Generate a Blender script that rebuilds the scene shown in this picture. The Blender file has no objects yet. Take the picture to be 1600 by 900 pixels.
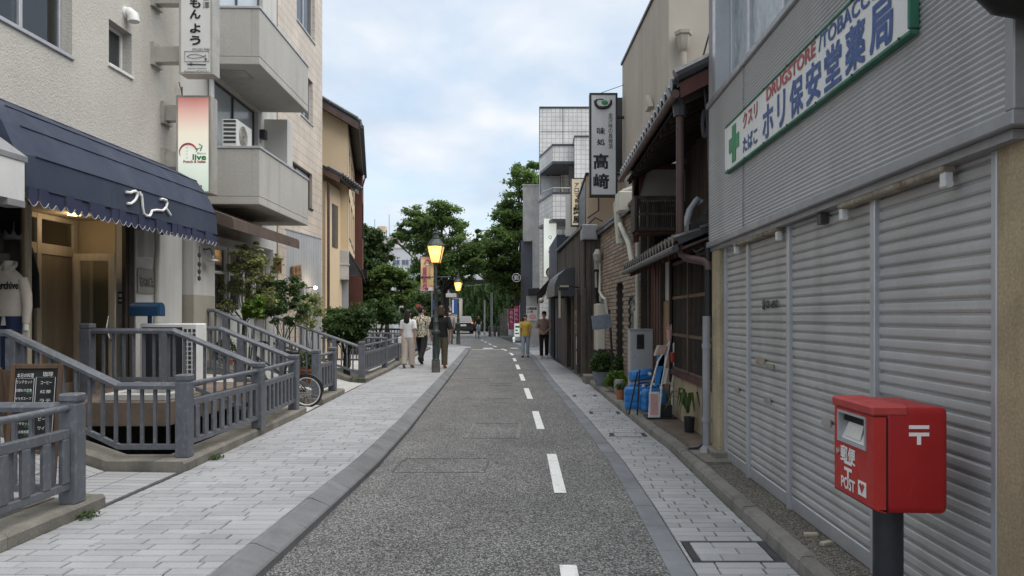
import bpy, math, random
import numpy as np
from mathutils import Vector, Matrix
R = math.radians
rnd = random.Random(11)
S = bpy.context.scene
COL = S.collection

# ------------------------------------------------------------------ camera
F, VX, VY, CH = 1150.0, 841.0, 494.0, 1.6
cam = bpy.data.objects.new('camera', bpy.data.cameras.new('camera'))
COL.objects.link(cam)
cam.location = (0, 0, CH)
cam.rotation_euler = (R(90), 0, 0)
cam.data.sensor_width = 36
cam.data.lens = F / 1600 * 36
cam.data.shift_x = (800 - VX) / 1600
cam.data.shift_y = (VY - 450) / 1600
cam.data.clip_start = 0.05
cam.data.clip_end = 3000
S.camera = cam

# ------------------------------------------------------------------ light
SUN_EL, SUN_AZ = 64, 110          # azimuth measured from +Y towards +X
sd = bpy.data.lights.new('sun', 'SUN')
sd.energy = 1.5
sd.angle = R(75)
sd.color = (1.0, 0.96, 0.9)
sun = bpy.data.objects.new('sun', sd)
COL.objects.link(sun)
sv = Vector((math.sin(R(SUN_AZ)) * math.cos(R(SUN_EL)), math.cos(R(SUN_AZ)) * math.cos(R(SUN_EL)), math.sin(R(SUN_EL))))
sun.rotation_euler = sv.to_track_quat('Z', 'Y').to_euler()
sun.location = sv * 60

W = bpy.data.worlds.new('World')
S.world = W
W.use_nodes = True
nt = W.node_tree
nt.nodes.clear()
N = nt.nodes.new
L = nt.links.new
out = N('ShaderNodeOutputWorld')
bg = N('ShaderNodeBackground')
bg.inputs['Strength'].default_value = 0.05
sky = N('ShaderNodeTexSky')
sky.sky_type = 'NISHITA'
sky.sun_disc = False
sky.sun_elevation = R(SUN_EL)
sky.sun_rotation = R(SUN_AZ)
tc = N('ShaderNodeTexCoord')
sep = N('ShaderNodeSeparateXYZ')
L(tc.outputs['Generated'], sep.inputs[0])
zz = N('ShaderNodeMath'); zz.operation = 'ADD'; zz.inputs[1].default_value = 0.28
L(sep.outputs['Z'], zz.inputs[0])
zm = N('ShaderNodeMath'); zm.operation = 'MAXIMUM'; zm.inputs[1].default_value = 0.12
L(zz.outputs[0], zm.inputs[0])
dx = N('ShaderNodeMath'); dx.operation = 'DIVIDE'
dy = N('ShaderNodeMath'); dy.operation = 'DIVIDE'
L(sep.outputs['X'], dx.inputs[0]); L(zm.outputs[0], dx.inputs[1])
L(sep.outputs['Y'], dy.inputs[0]); L(zm.outputs[0], dy.inputs[1])
cmb = N('ShaderNodeCombineXYZ')
L(dx.outputs[0], cmb.inputs[0]); L(dy.outputs[0], cmb.inputs[1])
nz = N('ShaderNodeTexNoise')
nz.inputs['Scale'].default_value = 2.1
nz.inputs['Detail'].default_value = 7
nz.inputs['Roughness'].default_value = 0.52
nz.inputs['Distortion'].default_value = 0.25
L(cmb.outputs[0], nz.inputs['Vector'])
cr = N('ShaderNodeValToRGB')
cr.color_ramp.elements[0].position = 0.38
cr.color_ramp.elements[0].color = (0.35, 0.35, 0.35, 1)
cr.color_ramp.elements[1].position = 0.6
cr.color_ramp.elements[1].color = (1, 1, 1, 1)
L(nz.outputs['Fac'], cr.inputs[0])
nz2 = N('ShaderNodeTexNoise')
nz2.inputs['Scale'].default_value = 2.6
nz2.inputs['Detail'].default_value = 6
L(cmb.outputs[0], nz2.inputs['Vector'])
cc = N('ShaderNodeValToRGB')
cc.color_ramp.elements[0].position = 0.35
cc.color_ramp.elements[0].color = (4.9, 5.65, 6.7, 1)
cc.color_ramp.elements[1].position = 0.65
cc.color_ramp.elements[1].color = (7.2, 7.4, 7.7, 1)
L(nz2.outputs['Fac'], cc.inputs[0])
mixc = N('ShaderNodeMix'); mixc.data_type = 'RGBA'
sk2 = N('ShaderNodeVectorMath'); sk2.operation = 'MULTIPLY_ADD'
sk2.inputs[1].default_value = (0.88, 0.88, 0.88)
sk2.inputs[2].default_value = (2.3, 2.9, 3.25)
L(sky.outputs[0], sk2.inputs[0])
L(cr.outputs[0], mixc.inputs['Factor'])
L(sk2.outputs[0], mixc.inputs['A'])
L(cc.outputs[0], mixc.inputs['B'])
L(mixc.outputs['Result'], bg.inputs['Color'])
L(bg.outputs[0], out.inputs[0])

S.view_settings.view_transform = 'Standard'
S.view_settings.look = 'None'
S.view_settings.exposure = 1.44
S.view_settings.gamma = 1
S.view_settings.use_curve_mapping = False

# ------------------------------------------------------------------ helpers
def PX(px, Y): return (px - VX) * Y / F
def PZ(py, Y): return CH + (VY - py) * Y / F
def YX(px, X): return X * F / (px - VX)          # depth at which plane X is seen at column px
def interp(pts, y):
    if y <= pts[0][0]: return pts[0][1]
    for (a, xa), (b, xb) in zip(pts, pts[1:]):
        if y <= b: return xa + (xb - xa) * (y - a) / (b - a)
    (a, xa), (b, xb) = pts[-2], pts[-1]
    return xb + (xb - xa) / (b - a) * (y - b)

class MB:
    def __init__(s, T=None): s.v = []; s.f = []; s.m = []; s.T = T
    def add(s, vs, fs, mi=0):
        b = len(s.v)
        if s.T is not None: vs = [s.T @ Vector(p) for p in vs]
        s.v += [tuple(p) for p in vs]
        s.f += [tuple(b + i for i in f) for f in fs]
        s.m += [mi] * len(fs)
        return s
    def box(s, x0, x1, y0, y1, z0, z1, mi=0):
        v = [(x0,y0,z0),(x1,y0,z0),(x1,y1,z0),(x0,y1,z0),(x0,y0,z1),(x1,y0,z1),(x1,y1,z1),(x0,y1,z1)]
        return s.add(v, [(3,2,1,0),(4,5,6,7),(0,1,5,4),(1,2,6,5),(2,3,7,6),(3,0,4,7)], mi)
    def cbox(s, x0, x1, y0, y1, z0, z1, c=0.006, mi=0):
        c = min(c, (x1-x0)*.45, (y1-y0)*.45, (z1-z0)*.45)
        X = (x0,x1); Y = (y0,y1); Z = (z0,z1)
        v = []
        idx = {}
        for i in (0,1):
            for j in (0,1):
                for k in (0,1):
                    sx, sy, sz = (1,-1)[i], (1,-1)[j], (1,-1)[k]
                    x, y, z = X[i], Y[j], Z[k]
                    idx[i,j,k] = len(v)
                    v += [(x, y+sy*c, z+sz*c), (x+sx*c, y, z+sz*c), (x+sx*c, y+sy*c, z)]
        f = []
        g = lambda i,j,k,a: idx[i,j,k] + a
        f.append((g(0,0,0,0),g(0,0,1,0),g(0,1,1,0),g(0,1,0,0)))
        f.append((g(1,0,0,0),g(1,1,0,0),g(1,1,1,0),g(1,0,1,0)))
        f.append((g(0,0,0,1),g(1,0,0,1),g(1,0,1,1),g(0,0,1,1)))
        f.append((g(0,1,0,1),g(0,1,1,1),g(1,1,1,1),g(1,1,0,1)))
        f.append((g(0,0,0,2),g(0,1,0,2),g(1,1,0,2),g(1,0,0,2)))
        f.append((g(0,0,1,2),g(1,0,1,2),g(1,1,1,2),g(0,1,1,2)))
        for j in (0,1):
            for k in (0,1):
                q = (g(0,j,k,1),g(0,j,k,2),g(1,j,k,2),g(1,j,k,1)); f.append(q if j == k else q[::-1])
        for i in (0,1):
            for k in (0,1):
                q = (g(i,0,k,0),g(i,1,k,0),g(i,1,k,2),g(i,0,k,2)); f.append(q if i == k else q[::-1])
        for i in (0,1):
            for j in (0,1):
                q = (g(i,j,0,1),g(i,j,1,1),g(i,j,1,0),g(i,j,0,0)); f.append(q if i == j else q[::-1])
        for i in (0,1):
            for j in (0,1):
                for k in (0,1):
                    q = (g(i,j,k,0),g(i,j,k,1),g(i,j,k,2)); f.append(q if (i+j+k) % 2 else q[::-1])
        return s.add(v, f, mi)
    def quad(s, a, b, c, d, mi=0): return s.add([a,b,c,d], [(0,1,2,3)], mi)
    def slab(s, pts, up, mi=0):
        """a thick plate: polygon pts extruded by vector up"""
        n = len(pts); u = Vector(up)
        v = [tuple(p) for p in pts] + [tuple(Vector(p)+u) for p in pts]
        f = [tuple(range(n))[::-1], tuple(range(n, 2*n))] + [(i,(i+1)%n,(i+1)%n+n,i+n) for i in range(n)]
        return s.add(v, f, mi)
    def tube(s, pts, r, n=8, mi=0, caps=True, closed=False):
        pts = [Vector(p) for p in pts]
        m = len(pts)
        rs = r if isinstance(r, (list, tuple)) else [r]*m
        v = []; prev = None
        for i, p in enumerate(pts):
            if closed: d = pts[(i+1) % m] - pts[i-1]
            else: d = pts[min(i+1, m-1)] - pts[max(i-1, 0)]
            if d.length < 1e-9: d = Vector((0,0,1))
            d.normalize()
            if prev is None:
                a = Vector((0,0,1)) if abs(d.z) < .9 else Vector((1,0,0))
                u = d.cross(a).normalized()
            else:
                u = (prev - d*prev.dot(d))
                u = u.normalized() if u.length > 1e-6 else d.orthogonal().normalized()
            prev = u
            w = d.cross(u)
            for k in range(n):
                a = 2*math.pi*(k+.5)/n
                v.append(p + (u*math.cos(a) + w*math.sin(a))*rs[i])
        f = []
        for i in range(m if closed else m-1):
            j = (i+1) % m
            for k in range(n):
                f.append((i*n+k, i*n+(k+1)%n, j*n+(k+1)%n, j*n+k))
        if caps and not closed:
            f.append(tuple(range(n))[::-1]); f.append(tuple((m-1)*n+k for k in range(n)))
        return s.add(v, f, mi)
    def lathe(s, prof, c=(0,0,0), n=16, mi=0, a0=0.0):
        v = []; f = []; m = len(prof)
        for r, z in prof:
            for k in range(n):
                a = a0 + 2*math.pi*k/n
                v.append((c[0]+r*math.cos(a), c[1]+r*math.sin(a), c[2]+z))
        for i in range(m-1):
            for k in range(n):
                f.append((i*n+k, i*n+(k+1)%n, (i+1)*n+(k+1)%n, (i+1)*n+k))
        f.append(tuple(range(n))[::-1]); f.append(tuple((m-1)*n+k for k in range(n)))
        return s.add(v, f, mi)
    def loft(s, rings, n=14, mi=0, caps=True):
        """rings: (centre, rx, ry) horizontal ellipses"""
        v = []; f = []
        for c, rx, ry in rings:
            for k in range(n):
                a = 2*math.pi*k/n
                v.append((c[0]+rx*math.cos(a), c[1]+ry*math.sin(a), c[2]))
        m = len(rings)
        for i in range(m-1):
            for k in range(n): f.append((i*n+k, i*n+(k+1)%n, (i+1)*n+(k+1)%n, (i+1)*n+k))
        if caps: f.append(tuple(range(n))[::-1]); f.append(tuple((m-1)*n+k for k in range(n)))
        return s.add(v, f, mi)
    def ball(s, c, r, n=12, m=8, mi=0):
        rx, ry, rz = r if isinstance(r, (tuple, list)) else (r, r, r)
        rings = []
        for i in range(m+1):
            a = math.pi*i/m - math.pi/2
            k = max(math.cos(a), .02)
            rings.append(((c[0],c[1],c[2]+rz*math.sin(a)), rx*k, ry*k))
        return s.loft(rings, n, mi)
    def leaves(s, lobes, n, size, seed, droop=0.3, shell=0.55, aspect=0.55, cl=0):
        g = np.random.default_rng(seed)
        vol = np.array([l[3]*l[4]*l[5] for l in lobes]) ** .7
        pick = g.choice(len(lobes), n, p=vol/vol.sum())
        lb = np.array(lobes, float)[pick]
        d = g.normal(size=(n,3)); d /= np.linalg.norm(d, axis=1)[:,None]
        rad = shell + (1-shell)*g.random(n) ** .6
        inner = g.random(n) < .25
        rad[inner] = g.random(inner.sum()) ** .5
        wob = 1 + .16*np.sin(d[:,0]*7+lb[:,0]*3) + .14*np.sin(d[:,2]*9+lb[:,1]*5)*np.cos(d[:,1]*6)
        p = lb[:,:3] + d*lb[:,3:6]*(rad*wob)[:,None]
        if cl:
            nc = cl*len(lobes); pc = g.choice(len(lobes), nc, p=vol/vol.sum()); lc = np.array(lobes, float)[pc]
            dc = g.normal(size=(nc,3)); dc /= np.linalg.norm(dc, axis=1)[:,None]
            cc_ = lc[:,:3] + dc*lc[:,3:6]*(.45+.6*g.random(nc))[:,None]
            wk_ = .4+g.random(nc); which = g.choice(nc, n, p=wk_/wk_.sum())
            p = cc_[which] + g.normal(size=(n,3))*np.array([.2,.2,.11])*lc[which][:,3:4]
            d = dc[which]*.5 + np.array([0,0,.6])
        nr = d*.5 + g.normal(size=(n,3))*.8 + np.array([0,0,.6]); nr /= np.linalg.norm(nr, axis=1)[:,None]
        t = g.normal(size=(n,3)); t[:,2] -= droop
        t -= nr*(t*nr).sum(1)[:,None]; t /= np.linalg.norm(t, axis=1)[:,None]
        b = np.cross(nr, t)
        sz = size*(.6+.8*g.random(n))[:,None]
        v = np.empty((n,4,3))
        v[:,0] = p - t*sz; v[:,1] = p + b*sz*aspect + nr*sz*.12; v[:,2] = p + t*sz; v[:,3] = p - b*sz*aspect + nr*sz*.12
        b0 = len(s.v)
        s.v += [tuple(x) for x in v.reshape(-1,3).tolist()]
        s.f += [(b0+4*i, b0+4*i+1, b0+4*i+2, b0+4*i+3) for i in range(n)]
        s.m += [0]*n
        return s
    def mesh(s, name, mats, off=Vector((0,0,0)), smooth=None):
        me = bpy.data.meshes.new(name)
        o = Vector(off)
        me.from_pydata([(x-o.x, y-o.y, z-o.z) for x,y,z in s.v], [], s.f)
        for m in (mats if isinstance(mats, (list, tuple)) else [mats]): me.materials.append(m)
        if any(s.m): me.polygons.foreach_set('material_index', s.m)
        if smooth:
            me.polygons.foreach_set('use_smooth', [True]*len(me.polygons))
            me.set_sharp_from_angle(angle=R(smooth))
        me.update()
        return me

OFF = {}
def link(name, data): 
    o = bpy.data.objects.new(name, data); COL.objects.link(o); return o
def thing(name, label, cat, loc=(0,0,0), group=None):
    o = link(name, None)
    o.empty_display_size = .2
    o.location = loc; o['label'] = label; o['category'] = cat
    if group: o['group'] = group
    OFF[o.name] = Vector(loc)
    return o
def part(mb, name, mats, parent, smooth=None, label=None):
    off = OFF[parent.name]
    o = link(name, mb.mesh(name, mats, off, smooth))
    o.parent = parent
    OFF[o.name] = off
    if label: o['label'] = label
    return o
def solo(mb, name, mats, label, cat, group=None, smooth=None):
    a = np.array(mb.v); lo, hi = a.min(0), a.max(0)
    loc = Vector(((lo[0]+hi[0])/2, (lo[1]+hi[1])/2, lo[2]))
    o = link(name, mb.mesh(name, mats, loc, smooth))
    o.location = loc; o['label'] = label; o['category'] = cat
    if group: o['group'] = group
    OFF[o.name] = loc
    return o
def struct(mb, name, mats, smooth=None, kind='structure', parent=None):
    o = link(name, mb.mesh(name, mats, OFF[parent.name] if parent else (0,0,0), smooth))
    o['kind'] = kind
    if parent: o.parent = parent
    OFF[o.name] = OFF[parent.name] if parent else Vector((0,0,0))
    return o
def dup(o, loc, rotz=0.0, label=None):
    r = o.copy(); COL.objects.link(r); r.location = loc; r.rotation_euler = (0,0,rotz)
    OFF[r.name] = Vector(loc)
    if label: r['label'] = label
    for ch in o.children:
        c = ch.copy(); COL.objects.link(c); c.parent = r
        for g in ch.children:
            d = g.copy(); COL.objects.link(d); d.parent = c
    return r

# ------------------------------------------------------------------ text
_tc = {}
def glyphs(s):
    if s not in _tc:
        c = bpy.data.curves.new('text', 'FONT'); c.body = s; c.size = 1; c.resolution_u = 3
        o = bpy.data.objects.new('text', c); COL.objects.link(o)
        bpy.context.view_layer.update()
        me = bpy.data.meshes.new_from_object(o.evaluated_get(bpy.context.evaluated_depsgraph_get()))
        v = [tuple(p.co) for p in me.vertices]; f = [tuple(p.vertices) for p in me.polygons]
        bpy.data.objects.remove(o); bpy.data.meshes.remove(me); bpy.data.curves.remove(c)
        _tc[s] = (v, f)
    return _tc[s]
def text(mb, s, c, right, up, w, h, mi=0, bold=0.0):
    """lay text s, fitted to w x h, centred on c in the plane right/up"""
    v, f = glyphs(s)
    if not v: return mb
    a = np.array(v); lo, hi = a.min(0), a.max(0)
    sz = hi - lo
    right = Vector(right); up = Vector(up); c = Vector(c)
    kx = w/max(sz[0], 1e-4) if w else h/max(sz[1], 1e-4)
    ky = h/max(sz[1], 1e-4) if h else kx
    nrm = right.cross(up)
    shifts = [(0,0)] if not bold else [(-bold,-bold),(bold,bold),(bold,-bold),(-bold,bold)]
    for q, (sx, sy) in enumerate(shifts):
        mb.add([c + right*((p[0]-lo[0]-sz[0]/2)*kx+sx) + up*((p[1]-lo[1]-sz[1]/2)*ky+sy) + nrm*q*.0004 for p in v], f, mi)
    return mb
def vtext(mb, s, c, right, up, w, h, pitch, mi=0, bold=0.0):
    """vertical text, first character centred on c"""
    for i, ch in enumerate(s):
        if ch == ' ': continue
        k = 1.0
        p = Vector(c) - Vector(up)*pitch*i
        if ch == 'ー': mb.slab([p+Vector(right)*a*w*.06+Vector(up)*b*h*.4 for a,b in ((-1,-1),(1,-1),(1,1),(-1,1))], Vector(right).cross(Vector(up))*.001, mi)
        else: text(mb, ch, p, right, up, w*k, h*k, mi, bold)
    return mb

# ------------------------------------------------------------------ materials
def newmat(name):
    m = bpy.data.materials.new(name); m.use_nodes = True
    t = m.node_tree
    return m, t, t.nodes['Principled BSDF']
def nd(t, kind, **kw):
    n = t.nodes.new(kind)
    for k, v in kw.items(): setattr(n, k, v)
    return n
def noise(t, vec, scale, detail=5, rough=.55):
    n = nd(t, 'ShaderNodeTexNoise'); n.inputs['Scale'].default_value = scale
    n.inputs['Detail'].default_value = detail; n.inputs['Roughness'].default_value = rough
    t.links.new(vec, n.inputs['Vector']); return n.outputs['Fac']
def mrange(t, val, a, b, c, d):
    n = nd(t, 'ShaderNodeMapRange'); t.links.new(val, n.inputs[0])
    for i, x in enumerate((a,b,c,d)): n.inputs[i+1].default_value = x
    return n.outputs[0]
def mth(t, op, a, b=None):
    n = nd(t, 'ShaderNodeMath', operation=op)
    for i, x in enumerate((a, b)):
        if x is None: continue
        if isinstance(x, (int, float)): n.inputs[i].default_value = x
        else: t.links.new(x, n.inputs[i])
    return n.outputs[0]
def mixcol(t, fac, a, b):
    n = nd(t, 'ShaderNodeMix', data_type='RGBA')
    if isinstance(fac, (int, float)): n.inputs['Factor'].default_value = fac
    else: t.links.new(fac, n.inputs['Factor'])
    for k, x in (('A', a), ('B', b)):
        if isinstance(x, tuple): n.inputs[k].default_value = (*x[:3], 1)
        else: t.links.new(x, n.inputs[k])
    return n.outputs['Result']
def scalecol(t, col, f):
    n = nd(t, 'ShaderNodeVectorMath', operation='SCALE')
    if isinstance(col, tuple): n.inputs[0].default_value = col[:3]
    else: t.links.new(col, n.inputs[0])
    if isinstance(f, (int, float)): n.inputs['Scale'].default_value = f
    else: t.links.new(f, n.inputs['Scale'])
    return n.outputs[0]
def wpos(t, sc=(1,1,1)):
    g = nd(t, 'ShaderNodeNewGeometry')
    if sc == (1,1,1): return g.outputs['Position']
    m = nd(t, 'ShaderNodeVectorMath', operation='MULTIPLY'); m.inputs[1].default_value = sc
    t.links.new(g.outputs['Position'], m.inputs[0]); return m.outputs[0]
def bump(t, p, h, strength, dist=.01):
    b = nd(t, 'ShaderNodeBump'); b.inputs['Strength'].default_value = strength; b.inputs['Distance'].default_value = dist
    t.links.new(h, b.inputs['Height']); t.links.new(b.outputs[0], p.inputs['Normal'])

def mat(name, col, rough=.65, var=.15, vs=2.5, fine=.08, fs=60, bmp=.15, metal=0., isl=0., stain=None, ss=1.5, sz=.25, sa=.5, sc=(1,1,1), spec=.4, bd=.004, coat=0):
    """painted / mineral surface: large mottling, fine grain, optional piece-to-piece tint and weather stains"""
    m, t, p = newmat(name)
    pos = wpos(t, sc)
    f = mrange(t, noise(t, pos, vs, 6), .3, .7, 1-var, 1+var)
    fn = noise(t, pos, fs, 3, .6)
    f = mth(t, 'MULTIPLY', f, mrange(t, fn, .3, .7, 1-fine, 1+fine))
    if isl:
        g = nd(t, 'ShaderNodeNewGeometry'); oi = nd(t, 'ShaderNodeObjectInfo')
        r = mth(t, 'FRACT', mth(t, 'ADD', g.outputs['Random Per Island'], oi.outputs['Random']))
        f = mth(t, 'MULTIPLY', f, mrange(t, r, 0, 1, 1-isl, 1+isl))
    c = scalecol(t, col, f)
    if stain:
        sp = wpos(t, (1, 1, sz))
        k = mrange(t, noise(t, sp, ss, 7, .62), .52, .72, 0, sa)
        c = mixcol(t, k, c, stain)
    t.links.new(c, p.inputs['Base Color'])
    p.inputs['Metallic'].default_value = metal
    p.inputs['Specular IOR Level'].default_value = spec
    p.inputs['Coat Weight'].default_value = coat
    t.links.new(mrange(t, noise(t, pos, vs*3, 4), .3, .7, max(.02, rough-.1), min(1, rough+.1)), p.inputs['Roughness'])
    if bmp: bump(t, p, fn, bmp, bd)
    return m
def emat(name, col, strength):
    m, t, p = newmat(name)
    p.inputs['Base Color'].default_value = (*col, 1)
    p.inputs['Emission Color'].default_value = (*col, 1)
    p.inputs['Emission Strength'].default_value = strength
    p.inputs['Roughness'].default_value = .35
    return m
def glassmat(name, tint=(.9,.93,.92), clear=.75, rough=.03):
    m, t, p = newmat(name)
    t.nodes.remove(p)
    o = t.nodes['Material Output']
    tr = nd(t, 'ShaderNodeBsdfTransparent'); tr.inputs[0].default_value = (*tint, 1)
    gl = nd(t, 'ShaderNodeBsdfGlossy'); gl.inputs['Roughness'].default_value = rough
    lw = nd(t, 'ShaderNodeLayerWeight'); lw.inputs[0].default_value = .35
    fac = mrange(t, lw.outputs['Fresnel'], 0, 1, 1-clear, 1)
    mx = nd(t, 'ShaderNodeMixShader')
    t.links.new(fac, mx.inputs[0]); t.links.new(tr.outputs[0], mx.inputs[1]); t.links.new(gl.outputs[0], mx.inputs[2])
    t.links.new(mx.outputs[0], o.inputs[0])
    return m
def leafmat(name, col, col2, trans=.35):
    m, t, p = newmat(name)
    g = nd(t, 'ShaderNodeNewGeometry')
    c = mixcol(t, g.outputs['Random Per Island'], col, col2)
    k = mrange(t, noise(t, wpos(t), 1.1, 3), .35, .65, .75, 1.25)
    c = scalecol(t, c, k)
    t.links.new(c, p.inputs['Base Color']); p.inputs['Roughness'].default_value = .5
    p.inputs['Specular IOR Level'].default_value = .35
    tl = nd(t, 'ShaderNodeBsdfTranslucent'); t.links.new(scalecol(t, c, 1.3), tl.inputs[0])
    mx = nd(t, 'ShaderNodeMixShader'); mx.inputs[0].default_value = trans
    o = t.nodes['Material Output']
    t.links.new(p.outputs[0], mx.inputs[1]); t.links.new(tl.outputs[0], mx.inputs[2]); t.links.new(mx.outputs[0], o.inputs[0])
    return m
def tilemat(name, col, joint, bw, bh, mortar=.008, axis='y', var=.08, offset=0., rough=.5, stain=None):
    """wall covering in courses for surfaces too far off to tell the pieces apart"""
    m, t, p = newmat(name)
    g = nd(t, 'ShaderNodeNewGeometry'); s = nd(t, 'ShaderNodeSeparateXYZ'); t.links.new(g.outputs['Position'], s.inputs[0])
    cx = nd(t, 'ShaderNodeCombineXYZ')
    if axis == 'xy': hor = mth(t, 'ADD', s.outputs[0], s.outputs[1])
    else: hor = s.outputs[{'x':0,'y':1}[axis]]
    t.links.new(hor, cx.inputs[0]); t.links.new(s.outputs[2], cx.inputs[1])
    b = nd(t, 'ShaderNodeTexBrick', offset=offset, squash=1)
    t.links.new(cx.outputs[0], b.inputs['Vector'])
    b.inputs['Scale'].default_value = 1
    b.inputs['Brick Width'].default_value = bw; b.inputs['Row Height'].default_value = bh
    b.inputs['Mortar Size'].default_value = mortar; b.inputs['Mortar Smooth'].default_value = .1
    b.inputs['Color1'].default_value = (*[c*(1-var) for c in col], 1); b.inputs['Color2'].default_value = (*[c*(1+var) for c in col], 1)
    b.inputs['Mortar'].default_value = (*joint, 1)
    c = scalecol(t, b.outputs['Color'], mrange(t, noise(t, g.outputs['Position'], 1.2, 6), .3, .7, .85, 1.15))
    if stain: c = mixcol(t, mrange(t, noise(t, wpos(t, (1,1,.2)), 1.6, 6), .55, .75, 0, .5), c, stain)
    t.links.new(c, p.inputs['Base Color']); p.inputs['Roughness'].default_value = rough
    bump(t, p, mth(t, 'SUBTRACT', 1.0, b.outputs['Fac']), .6, .006)
    return m
# ------------------------------------------------------------------ material library
MT = {}
def asphalt(name, dark, mid, light, sc, lo=.35, hi=.8):
    m, t, p = newmat(name)
    pos = wpos(t)
    v = nd(t, 'ShaderNodeTexVoronoi'); v.inputs['Scale'].default_value = sc; v.inputs['Randomness'].default_value = 1
    t.links.new(pos, v.inputs['Vector'])
    s = nd(t, 'ShaderNodeSeparateColor'); t.links.new(v.outputs['Color'], s.inputs[0])
    r = nd(t, 'ShaderNodeValToRGB'); e = r.color_ramp.elements
    e[0].position = lo; e[0].color = (*dark, 1); e[1].position = hi; e[1].color = (*light, 1)
    k = e.new((lo+hi)/2); k.color = (*mid, 1)
    t.links.new(s.outputs[0], r.inputs[0])
    edge = mrange(t, v.outputs['Distance'], 0, .75, 1.12, .55)
    big = mrange(t, noise(t, pos, .9, 6), .3, .7, .84, 1.14)
    c = scalecol(t, r.outputs[0], mth(t, 'MULTIPLY', edge, big))
    trk = mrange(t, noise(t, wpos(t, (1.3,.12,1)), 1.2, 4), .35, .7, 1.06, .86)
    c = scalecol(t, c, trk)
    st = mrange(t, noise(t, pos, 1.7, 7, .65), .6, .74, 0, .38); c = mixcol(t, st, c, tuple(x*.9 for x in dark))
    wv = nd(t, 'ShaderNodeTexVoronoi', feature='DISTANCE_TO_EDGE'); wv.inputs['Scale'].default_value = .33; dn = nd(t, 'ShaderNodeVectorMath', operation='MULTIPLY_ADD'); nn = nd(t, 'ShaderNodeTexNoise'); nn.inputs['Scale'].default_value = 2.5; nn.inputs['Detail'].default_value = 6; t.links.new(pos, nn.inputs['Vector']); t.links.new(nn.outputs['Color'], dn.inputs[0]); dn.inputs[1].default_value = (.5,.5,.5); t.links.new(pos, dn.inputs[2]); t.links.new(dn.outputs[0], wv.inputs['Vector'])
    ck = mth(t, 'MULTIPLY', mrange(t, wv.outputs['Distance'], .0, .006, .75, 0), mrange(t, noise(t, pos, .5, 2), .5, .62, 0, 1)); c = mixcol(t, ck, c, (.03,.028,.025))
    t.links.new(c, p.inputs['Base Color']); p.inputs['Roughness'].default_value = .8
    p.inputs['Specular IOR Level'].default_value = .3
    bump(t, p, v.outputs['Distance'], .5, .006)
    return m
def pavermat(name, col, isl=.13):
    m, t, p = newmat(name)
    pos = wpos(t)
    g = nd(t, 'ShaderNodeNewGeometry'); oi = nd(t, 'ShaderNodeObjectInfo')
    r = mth(t, 'FRACT', mth(t, 'ADD', g.outputs['Random Per Island'], oi.outputs['Random']))
    f = mrange(t, r, 0, 1, 1-isl, 1+isl)
    f = mth(t, 'MULTIPLY', f, mrange(t, noise(t, pos, 230, 2), .3, .7, .8, 1.2))
    f = mth(t, 'MULTIPLY', f, mrange(t, noise(t, pos, 1.1, 7, .6), .3, .7, .86, 1.1))
    c = scalecol(t, col, f)
    st = mrange(t, noise(t, pos, 2.6, 8, .66), .58, .8, 0, .4)
    c = mixcol(t, st, c, (.2,.185,.16))
    vg = nd(t, 'ShaderNodeTexVoronoi'); vg.inputs['Scale'].default_value = 3.2; t.links.new(pos, vg.inputs['Vector']); c = mixcol(t, mrange(t, vg.outputs['Distance'], .05, .075, .55, 0), c, (.13,.125,.12))
    t.links.new(c, p.inputs['Base Color']); p.inputs['Roughness'].default_value = .75
    p.inputs['Specular IOR Level'].default_value = .35
    bump(t, p, noise(t, pos, 150, 3), .25, .003)
    return m
MT['road'] = asphalt('exposed_aggregate_asphalt', (.074,.072,.069), (.195,.191,.185), (.47,.462,.45), 105, .2, .9)
MT['strip'] = asphalt('brown_aggregate', (.07,.062,.05), (.15,.135,.11), (.36,.33,.28), 120, .2, .9)
MT['brownroad'] = asphalt('reddish_road_patch', (.13,.1,.075), (.25,.2,.15), (.42,.36,.3), 95)
MT['paver'] = pavermat('light_granite_paver', (.35,.352,.36), .1)
MT['joint'] = mat('paver_joint', (.05,.047,.042), .9, .3, 6)
MT['kerb'] = mat('kerb_granite', (.18,.183,.188), .8, .2, 3, .2, 190, .3, isl=.14, stain=(.1,.095,.085), ss=3, sa=.5)
MT['band'] = mat('grey_slab', (.185,.195,.21), .8, .15, 3, .15, 200, .25, isl=.1, stain=(.3,.3,.3), ss=2.2, sz=1, sa=.3)
MT['curb2'] = mat('weathered_kerb', (.2,.19,.17), .85, .3, 4, .25, 110, .4, isl=.12, stain=(.07,.065,.055), ss=4, sz=1, sa=.6)
MT['white'] = mat('road_paint', (.78,.78,.76), .7, .06, 5, .12, 120, .3, stain=(.36,.355,.34), ss=14, sz=1, sa=.75)
MT['conc'] = mat('concrete_plinth', (.2,.185,.16), .9, .3, 3, .2, 70, .4, stain=(.07,.07,.055), ss=3.5, sz=.5, sa=.65)
MT['conc2'] = mat('pale_concrete', (.45,.44,.42), .85, .15, 2, .12, 60, .3, stain=(.16,.15,.13), ss=2, sa=.5)
MT['earth'] = mat('ground_soil', (.17,.16,.145), .9, .25, .5)
MT['canalwall'] = mat('canal_stone', (.13,.12,.1), .9, .35, 3, .2, 40, .5, stain=(.04,.045,.03), ss=2, sa=.6)
MT['browncon'] = mat('brown_concrete', (.17,.13,.1), .9, .25, 2, .15, 60, .4, stain=(.06,.05,.04), ss=2.5, sa=.6)
MT['fence'] = mat('blue_grey_fence_paint', (.115,.124,.14), .45, .14, 5, .05, 90, .1, isl=.05, stain=(.27,.28,.3), ss=26, sz=.6, sa=.5, spec=.5)
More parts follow.
